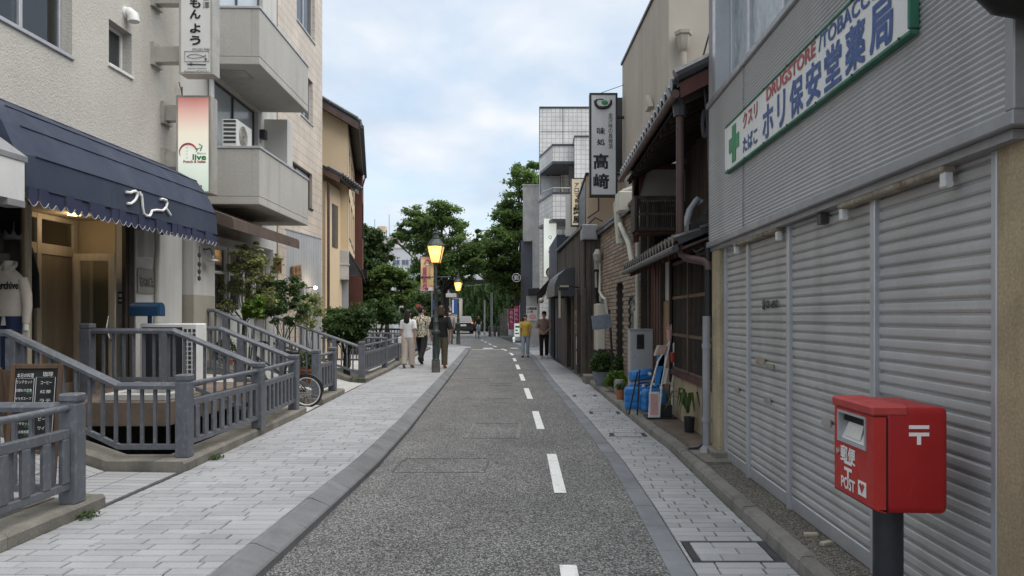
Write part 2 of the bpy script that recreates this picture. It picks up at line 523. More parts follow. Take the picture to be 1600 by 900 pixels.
MT['stucco'] = mat('beige_stucco', (.5,.475,.43), .9, .06, .9, .07, 38, 1.0, stain=(.4,.37,.32), ss=1.6, sz=.12, sa=.5, bd=.012)
MT['plaster'] = mat('white_grey_plaster', (.57,.56,.53), .9, .06, 1, .05, 45, .5, stain=(.4,.38,.34), ss=2.4, sz=.08, sa=.6, bd=.006)
MT['greigeplaster'] = mat('greige_plaster', (.43,.417,.385), .9, .06, 1.2, .07, 30, .5, stain=(.3,.285,.25), ss=3, sz=.09, sa=.6, bd=.008)
MT['dado'] = mat('beige_dado', (.36,.33,.27), .9, .1, 2, .06, 40, .3)
MT['greysiding'] = mat('grey_painted_boards', (.36,.37,.385), .7, .08, 2, .05, 60, .15, stain=(.2,.2,.2), ss=1.5, sz=.15, sa=.4)
MT['beigehouse'] = mat('ochre_siding', (.68,.53,.35), .8, .06, 1, .05, 50, .15, stain=(.58,.45,.3), ss=1.2, sz=.15, sa=.35)
MT['taupebld'] = mat('taupe_render', (.44,.395,.335), .9, .07, .8, .05, 40, .3, stain=(.24,.21,.175), ss=1.1, sz=.12, sa=.5)
MT['tan'] = mat('tan_wall', (.55,.42,.31), .85, .05, 1, .04, 50, .1, stain=(.36,.27,.19), ss=1.5, sz=.15, sa=.3)
MT['tile'] = tilemat('beige_wall_tile', (.6,.52,.43), (.36,.3,.24), .1, .215, .008, 'y', .07)
MT['whitetile'] = tilemat('white_wall_tile', (.74,.73,.7), (.5,.49,.47), .2, .2, .016, 'xy', .04, stain=(.3,.29,.27))
MT['brick'] = mat('tan_wall_brick', (.28,.225,.175), .85, .2, 6, .15, 90, .3, isl=.18)
MT['brickjoint'] = mat('dark_brick_joint', (.06,.05,.042), .9, .2, 6)
MT['black'] = mat('black_paint', (.018,.018,.02), .45, .2, 3, .05, 60, .05)
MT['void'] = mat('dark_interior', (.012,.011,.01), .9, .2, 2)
MT['dkmetal'] = mat('dark_metal', (.05,.05,.055), .45, .2, 5, .1, 80, .1, spec=.5)
MT['grey'] = mat('grey_metal', (.3,.3,.31), .45, .12, 4, .05, 80, .05, metal=.3, stain=(.2,.19,.17), ss=3, sa=.4)
MT['alum'] = mat('aluminium_frame', (.5,.51,.53), .4, .08, 4, .03, 80, .03, metal=.5)
MT['stain'] = mat('stained_steel', (.42,.4,.36), .4, .15, 4, .06, 80, .05, metal=.3, stain=(.2,.15,.1), ss=2.5, sz=.12, sa=.6)
MT['whitem'] = mat('white_metal', (.68,.68,.66), .5, .06, 3, .03, 80, .03, stain=(.45,.43,.39), ss=3, sz=.2, sa=.35)
MT['cream'] = mat('cream_plastic', (.55,.53,.46), .5, .08, 4, .03, 80, .03, stain=(.35,.32,.26), ss=3, sz=.2, sa=.45)
MT['greybox'] = mat('grey_cabinet', (.42,.42,.41), .5, .06, 3, .03, 80, .03, stain=(.28,.27,.25), ss=2.5, sz=.15, sa=.4)
MT['shutter'] = mat('shutter_steel', (.45,.443,.432), .55, .1, 2, .05, 70, .04, metal=.1, isl=.05, stain=(.3,.275,.25), ss=2.6, sz=.16, sa=.5)
MT['clad'] = mat('corrugated_steel', (.5,.502,.508), .55, .06, 1, .03, 60, .02, metal=.1, stain=(.26,.25,.25), ss=.9, sz=.15, sa=.4)
MT['rust'] = mat('rusty_fixture', (.32,.28,.22), .8, .3, 6, .2, 60, .2, stain=(.13,.06,.025), ss=9, sz=1, sa=.95)
MT['tanpillar'] = mat('rough_tan_render', (.38,.3,.19), .95, .12, 4, .18, 70, .35, stain=(.17,.12,.07), ss=5, sz=.4, sa=.5, bd=.014)
MT['beigepillar'] = mat('stained_pillar', (.4,.33,.22), .9, .15, 3, .15, 50, .4, stain=(.14,.11,.08), ss=2.5, sz=.3, sa=.8)
MT['red'] = mat('post_red', (.34,.012,.014), .42, .1, 3, .04, 120, .03, stain=(.42,.04,.035), ss=9, sz=.35, sa=.45, spec=.45)
MT['redlid'] = mat('post_red_faded', (.44,.03,.025), .5, .1, 5, .05, 120, .03, stain=(.3,.015,.014), ss=4, sz=.4, sa=.4)
MT['redtop'] = mat('post_red_dull', (.4,.05,.045), .6, .12, 5, .05, 120, .05)
MT['pole'] = mat('charcoal_pole', (.028,.03,.036), .5, .2, 5, .05, 90, .05, stain=(.07,.07,.075), ss=5, sa=.4)
MT['pwhite'] = mat('printed_white', (.78,.77,.74), .5, .04, 4, .02, 60, 0)
MT['navy'] = mat('navy_canvas', (.037,.046,.075), .85, .12, 1.4, .08, 400, .25, stain=(.066,.077,.112), ss=1.3, sz=.5, sa=.6)
MT['valance'] = mat('navy_valance', (.03,.036,.075), .9, .12, 3, .08, 400, .2)
MT['edging'] = mat('white_edging', (.42,.42,.43), .8, .1, 9)
MT['brownawn'] = mat('brown_awning_canvas', (.105,.075,.06), .8, .15, 2, .06, 200, .1, stain=(.2,.16,.13), ss=2, sa=.4)
MT['wood'] = mat('oiled_wood', (.25,.145,.07), .55, .3, 5, .15, 50, .2, sc=(1,1,.12))
MT['mutewood'] = mat('muted_wood_panel', (.21,.165,.11), .55, .25, 5, .12, 50, .15, sc=(1,1,.12))
MT['palewood'] = mat('pale_wood_frame', (.43,.37,.28), .55, .15, 5, .1, 50, .1, sc=(1,1,.15))
MT['dkwood'] = mat('dark_weathered_wood', (.075,.062,.052), .85, .45, 7, .25, 60, .4, sc=(1,1,.1), isl=.3, stain=(.1,.085,.07), ss=5, sz=.1, sa=.5)
MT['redwood'] = mat('red_brown_wood', (.085,.032,.024), .7, .3, 5, .15, 50, .2, sc=(1,1,.15))
MT['house_dk'] = mat('dark_timber', (.055,.043,.035), .8, .4, 5, .2, 50, .3, sc=(1,1,.15), isl=.2)
MT['rtile'] = mat('dark_glazed_roof_tile', (.035,.034,.035), .35, .25, 6, .1, 60, .1, isl=.25, spec=.6, stain=(.09,.085,.08), ss=6, sz=1, sa=.4)
MT['copper'] = mat('brown_drainpipe', (.085,.05,.042), .5, .2, 4, .06, 70, .05, stain=(.16,.12,.1), ss=4, sa=.4)
MT['greypipe'] = mat('grey_pvc_pipe', (.3,.31,.33), .5, .12, 4, .05, 70, .05, stain=(.17,.165,.16), ss=4, sa=.5)
MT['paper'] = mat('paper', (.7,.66,.62), .8, .08, 7)
MT['pink'] = mat('pink_print', (.62,.36,.34), .8, .1, 9)
MT['oldwood'] = mat('aged_wood', (.11,.068,.042), .6, .3, 5, .15, 50, .2, sc=(1,1,.12))
MT['bluecan'] = mat('blue_polyethylene', (.03,.21,.56), .4, .1, 6, .04, 50, .05, spec=.5)
MT['wht'] = mat('white_plastic', (.7,.7,.68), .5, .06, 5)
MT['orange'] = mat('orange_plastic', (.6,.17,.05), .5, .1, 5)
MT['redpl'] = mat('red_plastic', (.5,.05,.035), .5, .1, 5)
MT['terra'] = mat('terracotta', (.36,.14,.075), .85, .2, 7)
MT['greypot'] = mat('grey_pot', (.2,.21,.23), .7, .15, 6)
MT['slate'] = mat('slate_board', (.17,.19,.23), .7, .25, 8)
MT['mailblue'] = mat('blue_mailbox_paint', (.015,.055,.12), .45, .15, 4)
MT['lampgreen'] = mat('green_bronze_cast_iron', (.035,.05,.045), .45, .25, 8, .1, 60, .1, stain=(.1,.14,.12), ss=8, sz=.5, sa=.6)
MT['lampbase'] = mat('weathered_lamp_base', (.12,.115,.1), .8, .3, 8, .15, 60, .2)
MT['lampglass'] = emat('lit_lamp_glass', (.9, .5, .17), .36)
MT['bulb'] = emat('lit_bulb', (1.0, .82, .5), 2.2)
MT['rubber'] = mat('black_rubber', (.02,.02,.02), .75, .1, 8)
MT['chrome'] = mat('polished_metal', (.6,.6,.6), .25, .05, 8, metal=.9)
MT['skin'] = mat('skin', (.5,.3,.21), .55, .06, 9)
MT['hair'] = mat('dark_hair', (.014,.011,.01), .55, .3, 30, .3, 200, .2)
MT['hair2'] = mat('brown_hair', (.06,.032,.02), .55, .3, 30, .3, 200, .2)
MT['cwhite'] = mat('white_cotton', (.74,.74,.75), .85, .05, 8)
MT['cbeige'] = mat('beige_cotton', (.48,.42,.36), .85, .07, 8)
MT['cblack'] = mat('black_cotton', (.014,.014,.016), .9, .2, 8)
MT['colive'] = mat('olive_cotton', (.12,.105,.07), .9, .1, 8)
MT['cyellow'] = mat('mustard_cotton', (.5,.34,.06), .85, .12, 10)
MT['ctaupe'] = mat('taupe_cotton', (.27,.2,.17), .9, .06, 8)
MT['cdenim'] = mat('pale_denim', (.32,.37,.43), .9, .1, 10)
MT['cgrey'] = mat('grey_cotton', (.23,.215,.2), .9, .1, 10)
MT['cnavy'] = mat('navy_cotton', (.02,.03,.075), .9, .15, 10)
MT['glass'] = glassmat('window_glass', clear=.82)
MT['clearglass'] = glassmat('clear_window_glass', clear=.94)
MT['dkglass'] = mat('dark_window_glass', (.03,.033,.036), .12, .1, 1, spec=.7, bmp=0)
MT['frost'] = mat('ribbed_frosted_glass', (.27,.31,.33), .2, .3, 9, .35, 30, .6, sc=(1,1,.25), spec=.7, bd=.01)
MT['curtain'] = mat('pale_curtain', (.8,.8,.8), .85, .06, 3, .15, 14, .3, sc=(2,2,.02))
MT['interior'] = mat('warm_interior_wall', (.5,.4,.26), .85, .08, 1.5)
MT['floor'] = mat('shop_floor', (.25,.19,.13), .6, .15, 3)
MT['water'] = mat('canal_water', (.012,.014,.011), .06, .2, 2, .1, 8, .1, spec=.6)
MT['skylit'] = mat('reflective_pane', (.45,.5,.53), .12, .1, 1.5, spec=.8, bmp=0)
MT['ink'] = mat('sign_ink', (.012,.012,.014), .6, .05, 5)
MT['iblue'] = mat('sign_blue', (.04,.09,.26), .55, .12, 5)
MT['ired'] = mat('sign_red', (.42,.07,.065), .55, .15, 5)
MT['igreen'] = mat('sign_green', (.012,.2,.055), .5, .1, 4)
MT['gframe'] = mat('green_sign_frame', (.02,.13,.075), .5, .2, 5, stain=(.1,.14,.12), ss=4, sa=.4)
MT['signpale'] = mat('sign_board_white', (.68,.68,.65), .45, .05, 2, .03, 60, 0, stain=(.52,.51,.46), ss=2, sz=.3, sa=.35)
MT['signgrey'] = mat('sign_board_grey', (.5,.51,.51), .4, .08, 1.2, .03, 60, 0, stain=(.38,.37,.34), ss=2, sz=.12, sa=.5)
MT['chalk'] = mat('blackboard', (.015,.017,.018), .8, .4, 5)
MT['leaf1'] = leafmat('zelkova_leaf', (.06,.11,.03), (.16,.235,.065), .5)
MT['leaf2'] = leafmat('dark_evergreen_leaf', (.035,.065,.022), (.085,.13,.04))
MT['leaf3'] = leafmat('shrub_leaf', (.035,.07,.02), (.09,.15,.04))
MT['leaf4'] = leafmat('olive_leaf', (.16,.18,.06), (.33,.34,.14))
MT['leaf5'] = leafmat('bright_leaf', (.1,.19,.02), (.2,.3,.05))
MT['leaf6'] = leafmat('bamboo_leaf', (.04,.068,.022), (.1,.155,.05))
MT['leaf7'] = leafmat('ivy_leaf', (.05,.095,.028), (.12,.19,.06))
MT['bark'] = mat('bark', (.05,.042,.035), .9, .3, 8, .3, 40, .5)
MT['farwhite'] = mat('far_white_wall', (.55,.56,.57), .8, .06, .3, stain=(.4,.42,.45), ss=.5, sz=.2, sa=.4)
MT['farbeige'] = mat('far_beige_wall', (.47,.45,.41), .85, .06, .4, stain=(.33,.31,.28), ss=.5, sz=.2, sa=.4)
MT['farglass'] = mat('far_window', (.13,.16,.2), .2, .2, .5, bmp=0)
MT['darkgreywall'] = mat('dark_grey_wall', (.1,.105,.125), .7, .1, 1)
MT['navywall'] = mat('navy_metal_wall', (.035,.045,.075), .6, .12, 1.5)
MT['redbrown'] = mat('red_brown_cladding', (.12,.045,.032), .7, .12, 2)
def shirtpattern():
    m, t, p = newmat('floral_shirt')
    n = noise(t, wpos(t), 24, 3, .6)
    k = mrange(t, n, .5, .53, 0, 1)
    t.links.new(mixcol(t, k, (.6,.55,.42), (.03,.028,.025)), p.inputs['Base Color']); p.inputs['Roughness'].default_value = .85
    return m
MT['floral'] = shirtpattern()
def barcode_gradient():
    m, t, p = newmat('lit_sign_face')
    s = nd(t, 'ShaderNodeSeparateXYZ'); t.links.new(wpos(t), s.inputs[0])
    r = nd(t, 'ShaderNodeValToRGB'); e = r.color_ramp.elements
    t.links.new(mrange(t, s.outputs[2], 3.5, 5.0, 0, 1), r.inputs[0])
    e[0].position = .0; e[0].color = (.62,.75,.62,1); e[1].position = 1; e[1].color = (.62,.2,.19,1)
    for q, c in ((.35,(.8,.84,.74)), (.62,(.86,.78,.63)), (.85,(.78,.45,.38))):
        k = e.new(q); k.color = (*c, 1)
    t.links.new(r.outputs[0], p.inputs['Base Color']); t.links.new(r.outputs[0], p.inputs['Emission Color'])
    p.inputs['Emission Strength'].default_value = .13
    return m
MT['bistro'] = barcode_gradient()
def banner_print():
    m, t, p = newmat('festival_banner_print')
    s = nd(t, 'ShaderNodeSeparateXYZ'); t.links.new(wpos(t), s.inputs[0])
    r = nd(t, 'ShaderNodeValToRGB'); e = r.color_ramp.elements
    t.links.new(mrange(t, s.outputs[2], 2.2, 3.15, 0, 1), r.inputs[0])
    e[0].position = 0; e[0].color = (.62,.45,.14,1); e[1].position = 1; e[1].color = (.66,.6,.44,1)
    t.links.new(r.outputs[0], p.inputs['Base Color']); p.inputs['Roughness'].default_value = .8
    return m
MT['banner'] = banner_print()
MT['litcream'] = emat('lit_cream_face', (.72,.62,.45), .12)
MT['litwhite'] = emat('lit_white_face', (.68,.72,.66), .22)

# ------------------------------------------------------------------ street lines (x as a function of depth y)
KL = [(-6,-1.72),(4.5,-1.69),(7.7,-1.69),(10.3,-1.79),(13.5,-1.97),(17.4,-2.18),(25,-2.62),(33,-3.1),(36,-3.32)]          # road side of left kerb
BL = [(-6,.8),(4,.81),(6,.81),(8,.775),(11.7,.6),(18.2,.22),(27.9,-.22),(36,-.75),(44,-1.55),(56,-3.0)]              # road side of grey band
BW = .165
CR = [(-6,1.62),(4.6,1.62),(6.2,1.59),(8.9,1.57),(10,1.5),(13.2,1.37),(18.6,1.14),(23.6,.84),(32.9,.42),(36,.2),(44,-.75),(56,-2.0)]  # foot of right kerb
PL = [(-6,-3.37),(7,-3.36),(10.9,-3.52),(14,-3.7),(16.6,-3.84),(20,-4.0),(26,-4.45),(33,-4.85),(37,-5.1)]                # front of canal plinth
DL = [(2,.24),(4.74,.19),(6.64,.2),(8.5,.155),(10.4,.036),(12.35,-.05),(15,-.2),(19.2,-.42),(23.1,-.64),(27,-.87),(30.9,-1.1),(35,-1.6),(38.7,-2.27),(45,-3.2),(50,-3.9)]
kl = lambda y: interp(KL, y)
bl = lambda y: interp(BL, y)
crb = lambda y: interp(CR, y)
pl = lambda y: interp(PL, y)
dl = lambda y: interp(DL, y)
SW = .12       # left footway height
ST = .1        # right strip height
YS = lambda a, b, n: [a + (b-a)*i/n for i in range(n+1)]

# ground: one sheet with the canal trench let into it
def canal_l(y): return pl(y) - 2.05
g = MB()
def gstrip(f0, f1, ys, z, mb=g, mi=0):
    for a, b in zip(ys, ys[1:]):
        mb.quad((f0(a),a,z),(f1(a),a,z),(f1(b),b,z),(f0(b),b,z), mi)
gys = YS(-6, 37, 43)
gstrip(lambda y: pl(y)-.32, lambda y: 900, gys, -.02)
gstrip(lambda y: -900, canal_l, gys, -.02)
g.quad((-900,-400,-.02),(900,-400,-.02),(900,-6,-.02),(-900,-6,-.02))
g.quad((-900,37,-.02),(900,37,-.02),(900,1500,-.02),(-900,1500,-.02))
struct(g, 'ground', MT['earth'])
cw = MB()
for a, b in zip(gys, gys[1:]):
    cw.quad((pl(a)-.32,a,-1.1),(pl(a)-.32,a,-.02),(pl(b)-.32,b,-.02),(pl(b)-.32,b,-1.1))
    cw.quad((canal_l(a),a,-.02),(canal_l(a),a,-1.1),(canal_l(b),b,-1.1),(canal_l(b),b,-.02))
cw.quad((pl(37)-.32,37,-1.1),(pl(37)-.32,37,-.02),(canal_l(37),37,-.02),(canal_l(37),37,-1.1))
cw.quad((canal_l(-6),-6,-1.1),(canal_l(-6),-6,-.02),(pl(-6)-.32,-6,-.02),(pl(-6)-.32,-6,-1.1))
struct(cw, 'canal_wall', MT['canalwall'])
wt = MB(); gstrip(canal_l, lambda y: pl(y)-.32, gys, -.85, wt)
struct(wt, 'canal_water', MT['water'])

# carriageway
rd = MB()
ys = YS(-6, 36, 60)
for a, b in zip(ys, ys[1:]):
    rd.quad((kl(a)-.02,a,0),(bl(a)+.01,a,0),(bl(b)+.01,b,0),(kl(b)-.02,b,0))
far = [(-3.34,36),(bl(36)+.01,36),(bl(44)+.01,44),(bl(56)+.01,56),(-3.3,64),(-2.4,76),(-2,90),(-30,90),(-30,62),(-16,56),(-12,48),(-8,41),(-5.2,37.2)]
rd.add([(x,y,0) for x,y in far], [tuple(range(len(far)))])
struct(rd, 'road', MT['road'])
bp = MB(); bp.quad((-3.3,35.2,.004),(-.85,35.2,.004),(-1.1,37.6,.004),(-3.5,37.8,.004)); struct(bp, 'road_patch', MT['brownroad'])
def dash(y0, y1, w=.055):
    d = MB(); k = YS(y0, y1, 4)
    for a, b in zip(k, k[1:]):
        d.quad((dl(a)-w,a,.006),(dl(a)+w,a,.006),(dl(b)+w,b,.006),(dl(b)-w,b,.006))
    o = struct(d, 'road_marking', MT['white'])
for a, b in ((2.8,4.72),(6.64,8.52),(10.4,12.35),(14.2,16.3),(18.2,20.3),(22.1,24.2),(26,28),(30,32),(34,36),(38,39.6),(41.2,42.6),(44.6,46),(48,49.3)): dash(a, b)
sl = MB(); sl.quad((-3.2,34.9,.008),(-1.5,34.9,.008),(-1.5,35.15,.008),(-3.2,35.15,.008)); sl.quad((-2.75,36,.008),(-2.2,36,.008),(-2.3,36.9,.008),(-2.7,36.9,.008)); sl.quad((-1.3,36.2,.008),(-.95,36.2,.008),(-1.05,37.0,.008),(-1.45,37.0,.008))
struct(sl, 'road_marking', MT['white'])

# left kerb, stone by stone
kb = MB(); kys = YS(-1, 34, 35)
for a, b in zip(kys, kys[1:]): kb.quad((kl(a)-.2,a,-.02),(kl(a)-.02,a,.02),(kl(b)-.02,b,.02),(kl(b)-.2,b,-.02))
kerb = struct(kb, 'kerb', MT['joint'])
y = 1.2
while y < 33.5:
    ln = .6*(1+.04*rnd.uniform(-1,1))
    a, b = y+.004, y+ln-.004
    m = MB(); dz = rnd.uniform(-.003,.003)
    prof = [(0,-.03),(0,.05),(-.012,.062),(-.135,.115+dz),(-.15,.122+dz),(-.185,.122+dz),(-.185,-.03)]
    v = [(kl(yy)+px, yy, pz) for yy in (a,b) for px, pz in prof]
    n = len(prof)
    m.add(v, [(i,(i+1)%n,(i+1)%n+n,i+n) for i in range(n)] + [tuple(range(n))[::-1], tuple(range(n,2*n))])
    part(m, 'kerb_stone', MT['kerb'], kerb)
    y += ln

# left footway: joint bed, then pavers laid in courses across it
sw = MB()
swl = lambda y: pl(y)-.05
swr = lambda y: kl(y)-.18
gstrip(swl, swr, YS(-6, 34, 50), SW-.008, sw)
endp = [(swr(34),34),(-3.15,34.6),(-3.3,35.6),(-4.1,37),(-6,39.5),(-9,42),(-9,44),(-14,44),(-14,40),(swl(37)+0.05,37),(swl(34),34)]
sw.add([(x,y,SW-.008) for x,y in endp], [tuple(range(len(endp)))])
side = struct(sw, 'sidewalk', [MT['joint']])
tip = MB(); tip.slab([(x,y,-.02) for x,y in endp[:7]]+[(swl(34),34,-.02)], (0,0,SW+.018)); struct(tip, 'sidewalk_end', MT['paver'])
def paver_unit():
    m = MB(); c = .035; h = .02
    m.add([(0,0,0),(1,0,0),(1,1,0),(0,1,0),(0,0,h*.7),(1,0,h*.7),(1,1,h*.7),(0,1,h*.7),(c*.4,c,h),(1-c*.4,c,h),(1-c*.4,1-c,h),(c*.4,1-c,h)],
          [(0,1,5,4),(1,2,6,5),(2,3,7,6),(3,0,4,7),(4,5,9,8),(5,6,10,9),(6,7,11,10),(7,4,8,11),(8,9,10,11)])
    return m
UNIT = paver_unit()
unit_me = UNIT.mesh('paver', MT['paver'])
def pave(parent, y0, y1, xl, xr, ztop, rowh=.113, ln=.3, limit=300, gap=.010, name='paver', skip=None):
    bulk = MB(); cnt = 0; y = y0
    while y < y1:
        ym = y + rowh/2
        x = xl(ym); xe = xr(ym); first = True
        while x < xe - .01:
            l = ln*rnd.uniform(.85,1.12)
            if first: l *= rnd.uniform(.3,1); first = False
            e = min(x+l, xe)
            if xe - e < .06: e = xe
            nx_ = e
            for ca, cb in (skip(ym) if skip else ()):
                if x < cb and e > ca:
                    if x < ca: e = nx_ = ca
                    else: e = x; nx_ = cb
            if e-x > .03:
                z = ztop-.02+rnd.uniform(-.0018,.0018)
                if cnt < limit:
                    o = bpy.data.objects.new(name, unit_me); COL.objects.link(o); o.parent = parent
                    o.location = Vector((x+gap/2, y+gap/2, z)) - OFF[parent.name]; o.scale = (e-x-gap, rowh-gap, 1)
                    cnt += 1
                else:
                    b = len(bulk.v); w = e-x-gap; d = rowh-gap
                    bulk.v += [(x+gap/2+p[0]*w, y+gap/2+p[1]*d, z+p[2]) for p in UNIT.v]
                    bulk.f += [tuple(b+i for i in f) for f in UNIT.f]; bulk.m += [0]*len(UNIT.f)
            x = nx_
        y += rowh
    if bulk.v: struct(bulk, 'paver_field', MT['paver'], kind='stuff', parent=parent)
pave(side, 4.1, 34, lambda y: pl(y)+.0, lambda y: kl(y)-.19, SW)

# right footway, flush with the road
band = MB(); bb = YS(-6, 56, 60)
gstrip(lambda y: bl(y)-.0, lambda y: bl(y)+BW, bb, -.006, band)
bandS = struct(band, 'gutter_band', MT['joint'])
y = 2.0
while y < 44:
    ln = .6; a, b = y+.003, y+ln-.003; m = MB()
    m.slab([(bl(a)+.004,a,-.012),(bl(a)+BW-.004,a,-.012),(bl(b)+BW-.004,b,-.012),(bl(b)+.004,b,-.012)], (0,0,.018+rnd.uniform(-.0015,.0015)))
    part(m, 'gutter_slab', MT['band'], bandS)
    y += ln
rw = MB(); gstrip(lambda y: bl(y)+BW, lambda y: crb(y)+.01, bb, -.007, rw)
walk = struct(rw, 'footway', MT['joint'])
HATCH = [(1.06,1.55,4.1+.113*6,4.1+.113*10),(1.02,1.4,4.1+.113*50,4.1+.113*53),(.9,1.3,4.1+.113*70,4.1+.113*73),(.75,1.12,4.1+.113*93,4.1+.113*96)]
def cuts(y): return [(a-.05,b+.05) for a,b,c,d in HATCH if c-.01 < y < d+.01]
pave(walk, 4.1, 44, lambda y: bl(y)+BW+.004, lambda y: crb(y)-.004, .004, skip=cuts)
for i, (a,b,c,d) in enumerate(HATCH):
    h = thing('access_hatch', ['paver filled access hatch in the footway beside the red post box','narrow paver filled hatch in the footway beside the downpipe','paver filled footway hatch beside the blue jerry cans','small paver filled footway hatch beside the potted plants'][i], 'hatch', ((a+b)/2,(c+d)/2,-.01), 'access hatches in the footway')
    fr = MB()
    for x0,x1,y0,y1 in ((a-.045,b+.045,c,c+.03),(a-.045,b+.045,d-.03,d),(a-.045,a,c+.03,d-.03),(b,b+.045,c+.03,d-.03)): fr.box(x0,x1,y0,y1,-.012,.0015)
    part(fr, 'hatch_frame', MT['dkmetal'], h)
    c += .034; d -= .034; yy = c; k = 0; rh = (d-c)/max(1, round((d-c)/.113))
    while yy < d-.03:
        x = a+.004; k += 1
        while x < b-.02:
            e = min(b-.004, x + (.15 if (x < a+.01 and k % 2) else .29))
            if b-e < .06: e = b-.004
            p = MB(); p.add([(x+.003+q[0]*(e-x-.006), yy+.003+q[1]*(rh-.006), -.016+q[2]) for q in UNIT.v], UNIT.f); part(p, 'paver', MT['paver'], h)
            x = e
        yy += rh
# hatches in the carriageway
for i, (a,b,c,d) in enumerate([(-.95,-.27,9.65,10.95),(-1.5,-.55,7.55,8.25),(-2.0,-1.2,18.2,18.9),(-.9,-.5,13.6,14.3),(-1.15,-.6,17.0,17.5)]):
    h = thing('road_hatch', ['asphalt filled road hatch with two bare steel edge bars','asphalt filled road hatch nearest the camera, hairline edges','steel road hatch with pale end bars beside the lamp post','small asphalt filled road hatch beside the third dash','small dark edged road hatch beside the fourth dash'][i], 'hatch', ((a+b)/2,(c+d)/2,0), 'utility hatches in the road')
    fr = MB(); w = .02
    fr.box(a,b,c-w,c,-.01,.003); part(fr, 'hatch_edge', MT['dkmetal'], h); fr = MB(); fr.box(a,b,d,d+w,-.01,.003)
    part(fr, 'hatch_edge', MT['dkmetal'], h)
    for x in (a, b):
        e = MB(); ww = .02 if i in (0,2) else .008
        e.box(x-ww,x+ww,c,d,-.01,.004); part(e, 'edge_bar', MT['curb2'] if i in (0,2) else MT['dkmetal'], h)
# right kerb stones and strip behind it
k2 = MB(); gstrip(lambda y: crb(y)+.02, lambda y: crb(y)+.1, YS(-3, 34, 37), .02, k2)
kerb2 = struct(k2, 'kerb', MT['joint'])
y = 1.0
while y < 33:
    ln = .6; a, b = y+.004, y+ln-.004; m = MB(); dz = rnd.uniform(-.004,.004)
    prof = [(0,-.03),(.012,.07),(.03,.1+dz),(.12,.104+dz),(.125,-.03)]
    n = len(prof); v = [(crb(yy)+px,yy,pz) for yy in (a,b) for px,pz in prof]
    m.add(v, [(i,(i+1)%n,(i+1)%n+n,i+n)[::-1] for i in range(n)] + [tuple(range(n)), tuple(range(n,2*n))[::-1]])
    part(m, 'kerb_stone', MT['curb2'], kerb2); y += ln
sp = MB(); gstrip(lambda y: crb(y)+.1, lambda y: crb(y)+1.2, YS(-3, 34, 37), ST, sp)
struct(sp, 'shop_apron', MT['strip'])
rs = MB(); gstrip(lambda y: crb(y)+.2, lambda y: crb(y)+.62, YS(8.2, 13.6, 6), ST+.004, rs)
struct(rs, 'apron_patch', MT['browncon'])
rr = MB(); rr.slab([(crb(34),34,-.01),(6,34,-.01),(6,60,-.01),(-1.5,60,-.01),(-1.5,56,-.01),(crb(44),44,-.01)], (0,0,.07)); struct(rr, 'side_pavement', MT['paver'])
# ------------------------------------------------------------------ fences along the canal
def wall_cells(mb, x0, x1, y0, y1, z0, z1, holes, mi=0, axis='y'):
    """a wall slab with rectangular openings (a0,a1,z0,z1) along axis"""
    A = sorted({y0, y1, *[h[0] for h in holes], *[h[1] for h in holes]}); A = [a for a in A if y0 <= a <= y1]
    Z = sorted({z0, z1, *[h[2] for h in holes], *[h[3] for h in holes]}); Z = [a for a in Z if z0 <= a <= z1]
    for a, b in zip(A, A[1:]):
        run = None
        for c, d in zip(Z, Z[1:]):
            hole = any(h[0] <= (a+b)/2 <= h[1] and h[2] <= (c+d)/2 <= h[3] for h in holes)
            if not hole: run = (run[0], d) if run else (c, d)
            if hole and run:
                mb.box(*((x0,x1,a,b) if axis == 'y' else (a,b,x0,x1)), *run, mi); run = None
        if run: mb.box(*((x0,x1,a,b) if axis == 'y' else (a,b,x0,x1)), *run, mi)
    return mb
FM = MT['fence']
PT = SW + .1          # plinth top
def post(root, x, y, zb=PT, zt=1.03, w=.065, rot=None):
    p = MB()
    p.cbox(x-w, x+w, y-w, y+w, zb, zt-.075, .008)
    p.box(x-w+.008, x+w-.008, y-w+.008, y+w-.008, zt-.08, zt-.06)
    p.cbox(x-w-.004, x+w+.004, y-w-.004, y+w+.004, zt-.062, zt, .012)
    part(p, 'post', FM, root)
def front_fence(label, pts, extra_plinth=None):
    r = thing('canal_fence', label, 'fence', (pts[0][0], pts[0][1], PT), 'fences along the canal')
    for x, y in pts: post(r, x, y)
    for (xa,ya),(xb,yb) in zip(pts, pts[1:]):
        d = Vector((xb-xa, yb-ya, 0)); Ln = d.length; d.normalize(); nrm = Vector((d.y, -d.x, 0))
        P = lambda s, o, z: Vector((xa,ya,0)) + d*s + nrm*o + Vector((0,0,z))
        h = MB(); h.tube([P(.06,0,.925), P(Ln-.06,0,.925)], .026, 10); part(h, 'handrail', FM, r, 40)
        T = Matrix.Translation((xa,ya,0)) @ Matrix(((d.x,nrm.x,0,0),(d.y,nrm.y,0,0),(0,0,1,0),(0,0,0,1)))
        b = MB(T); b.cbox(.065, Ln-.065, -.03, .03, .705, .775, .006); part(b, 'top_rail', FM, r)
        b = MB(T); b.cbox(.065, Ln-.065, -.03, .03, .33, .385, .006); part(b, 'bottom_rail', FM, r)
        n = max(2, round((Ln-.13)/.098)); 
        for i in range(n):
            s = .065 + (Ln-.13)*(i+.5)/n; o = .02 if i % 2 else -.02
            q = MB(T); q.cbox(s-.04, s+.04, o-.014, o+.014, .384, .706, .003); part(q, 'slat', FM, r)
    return r
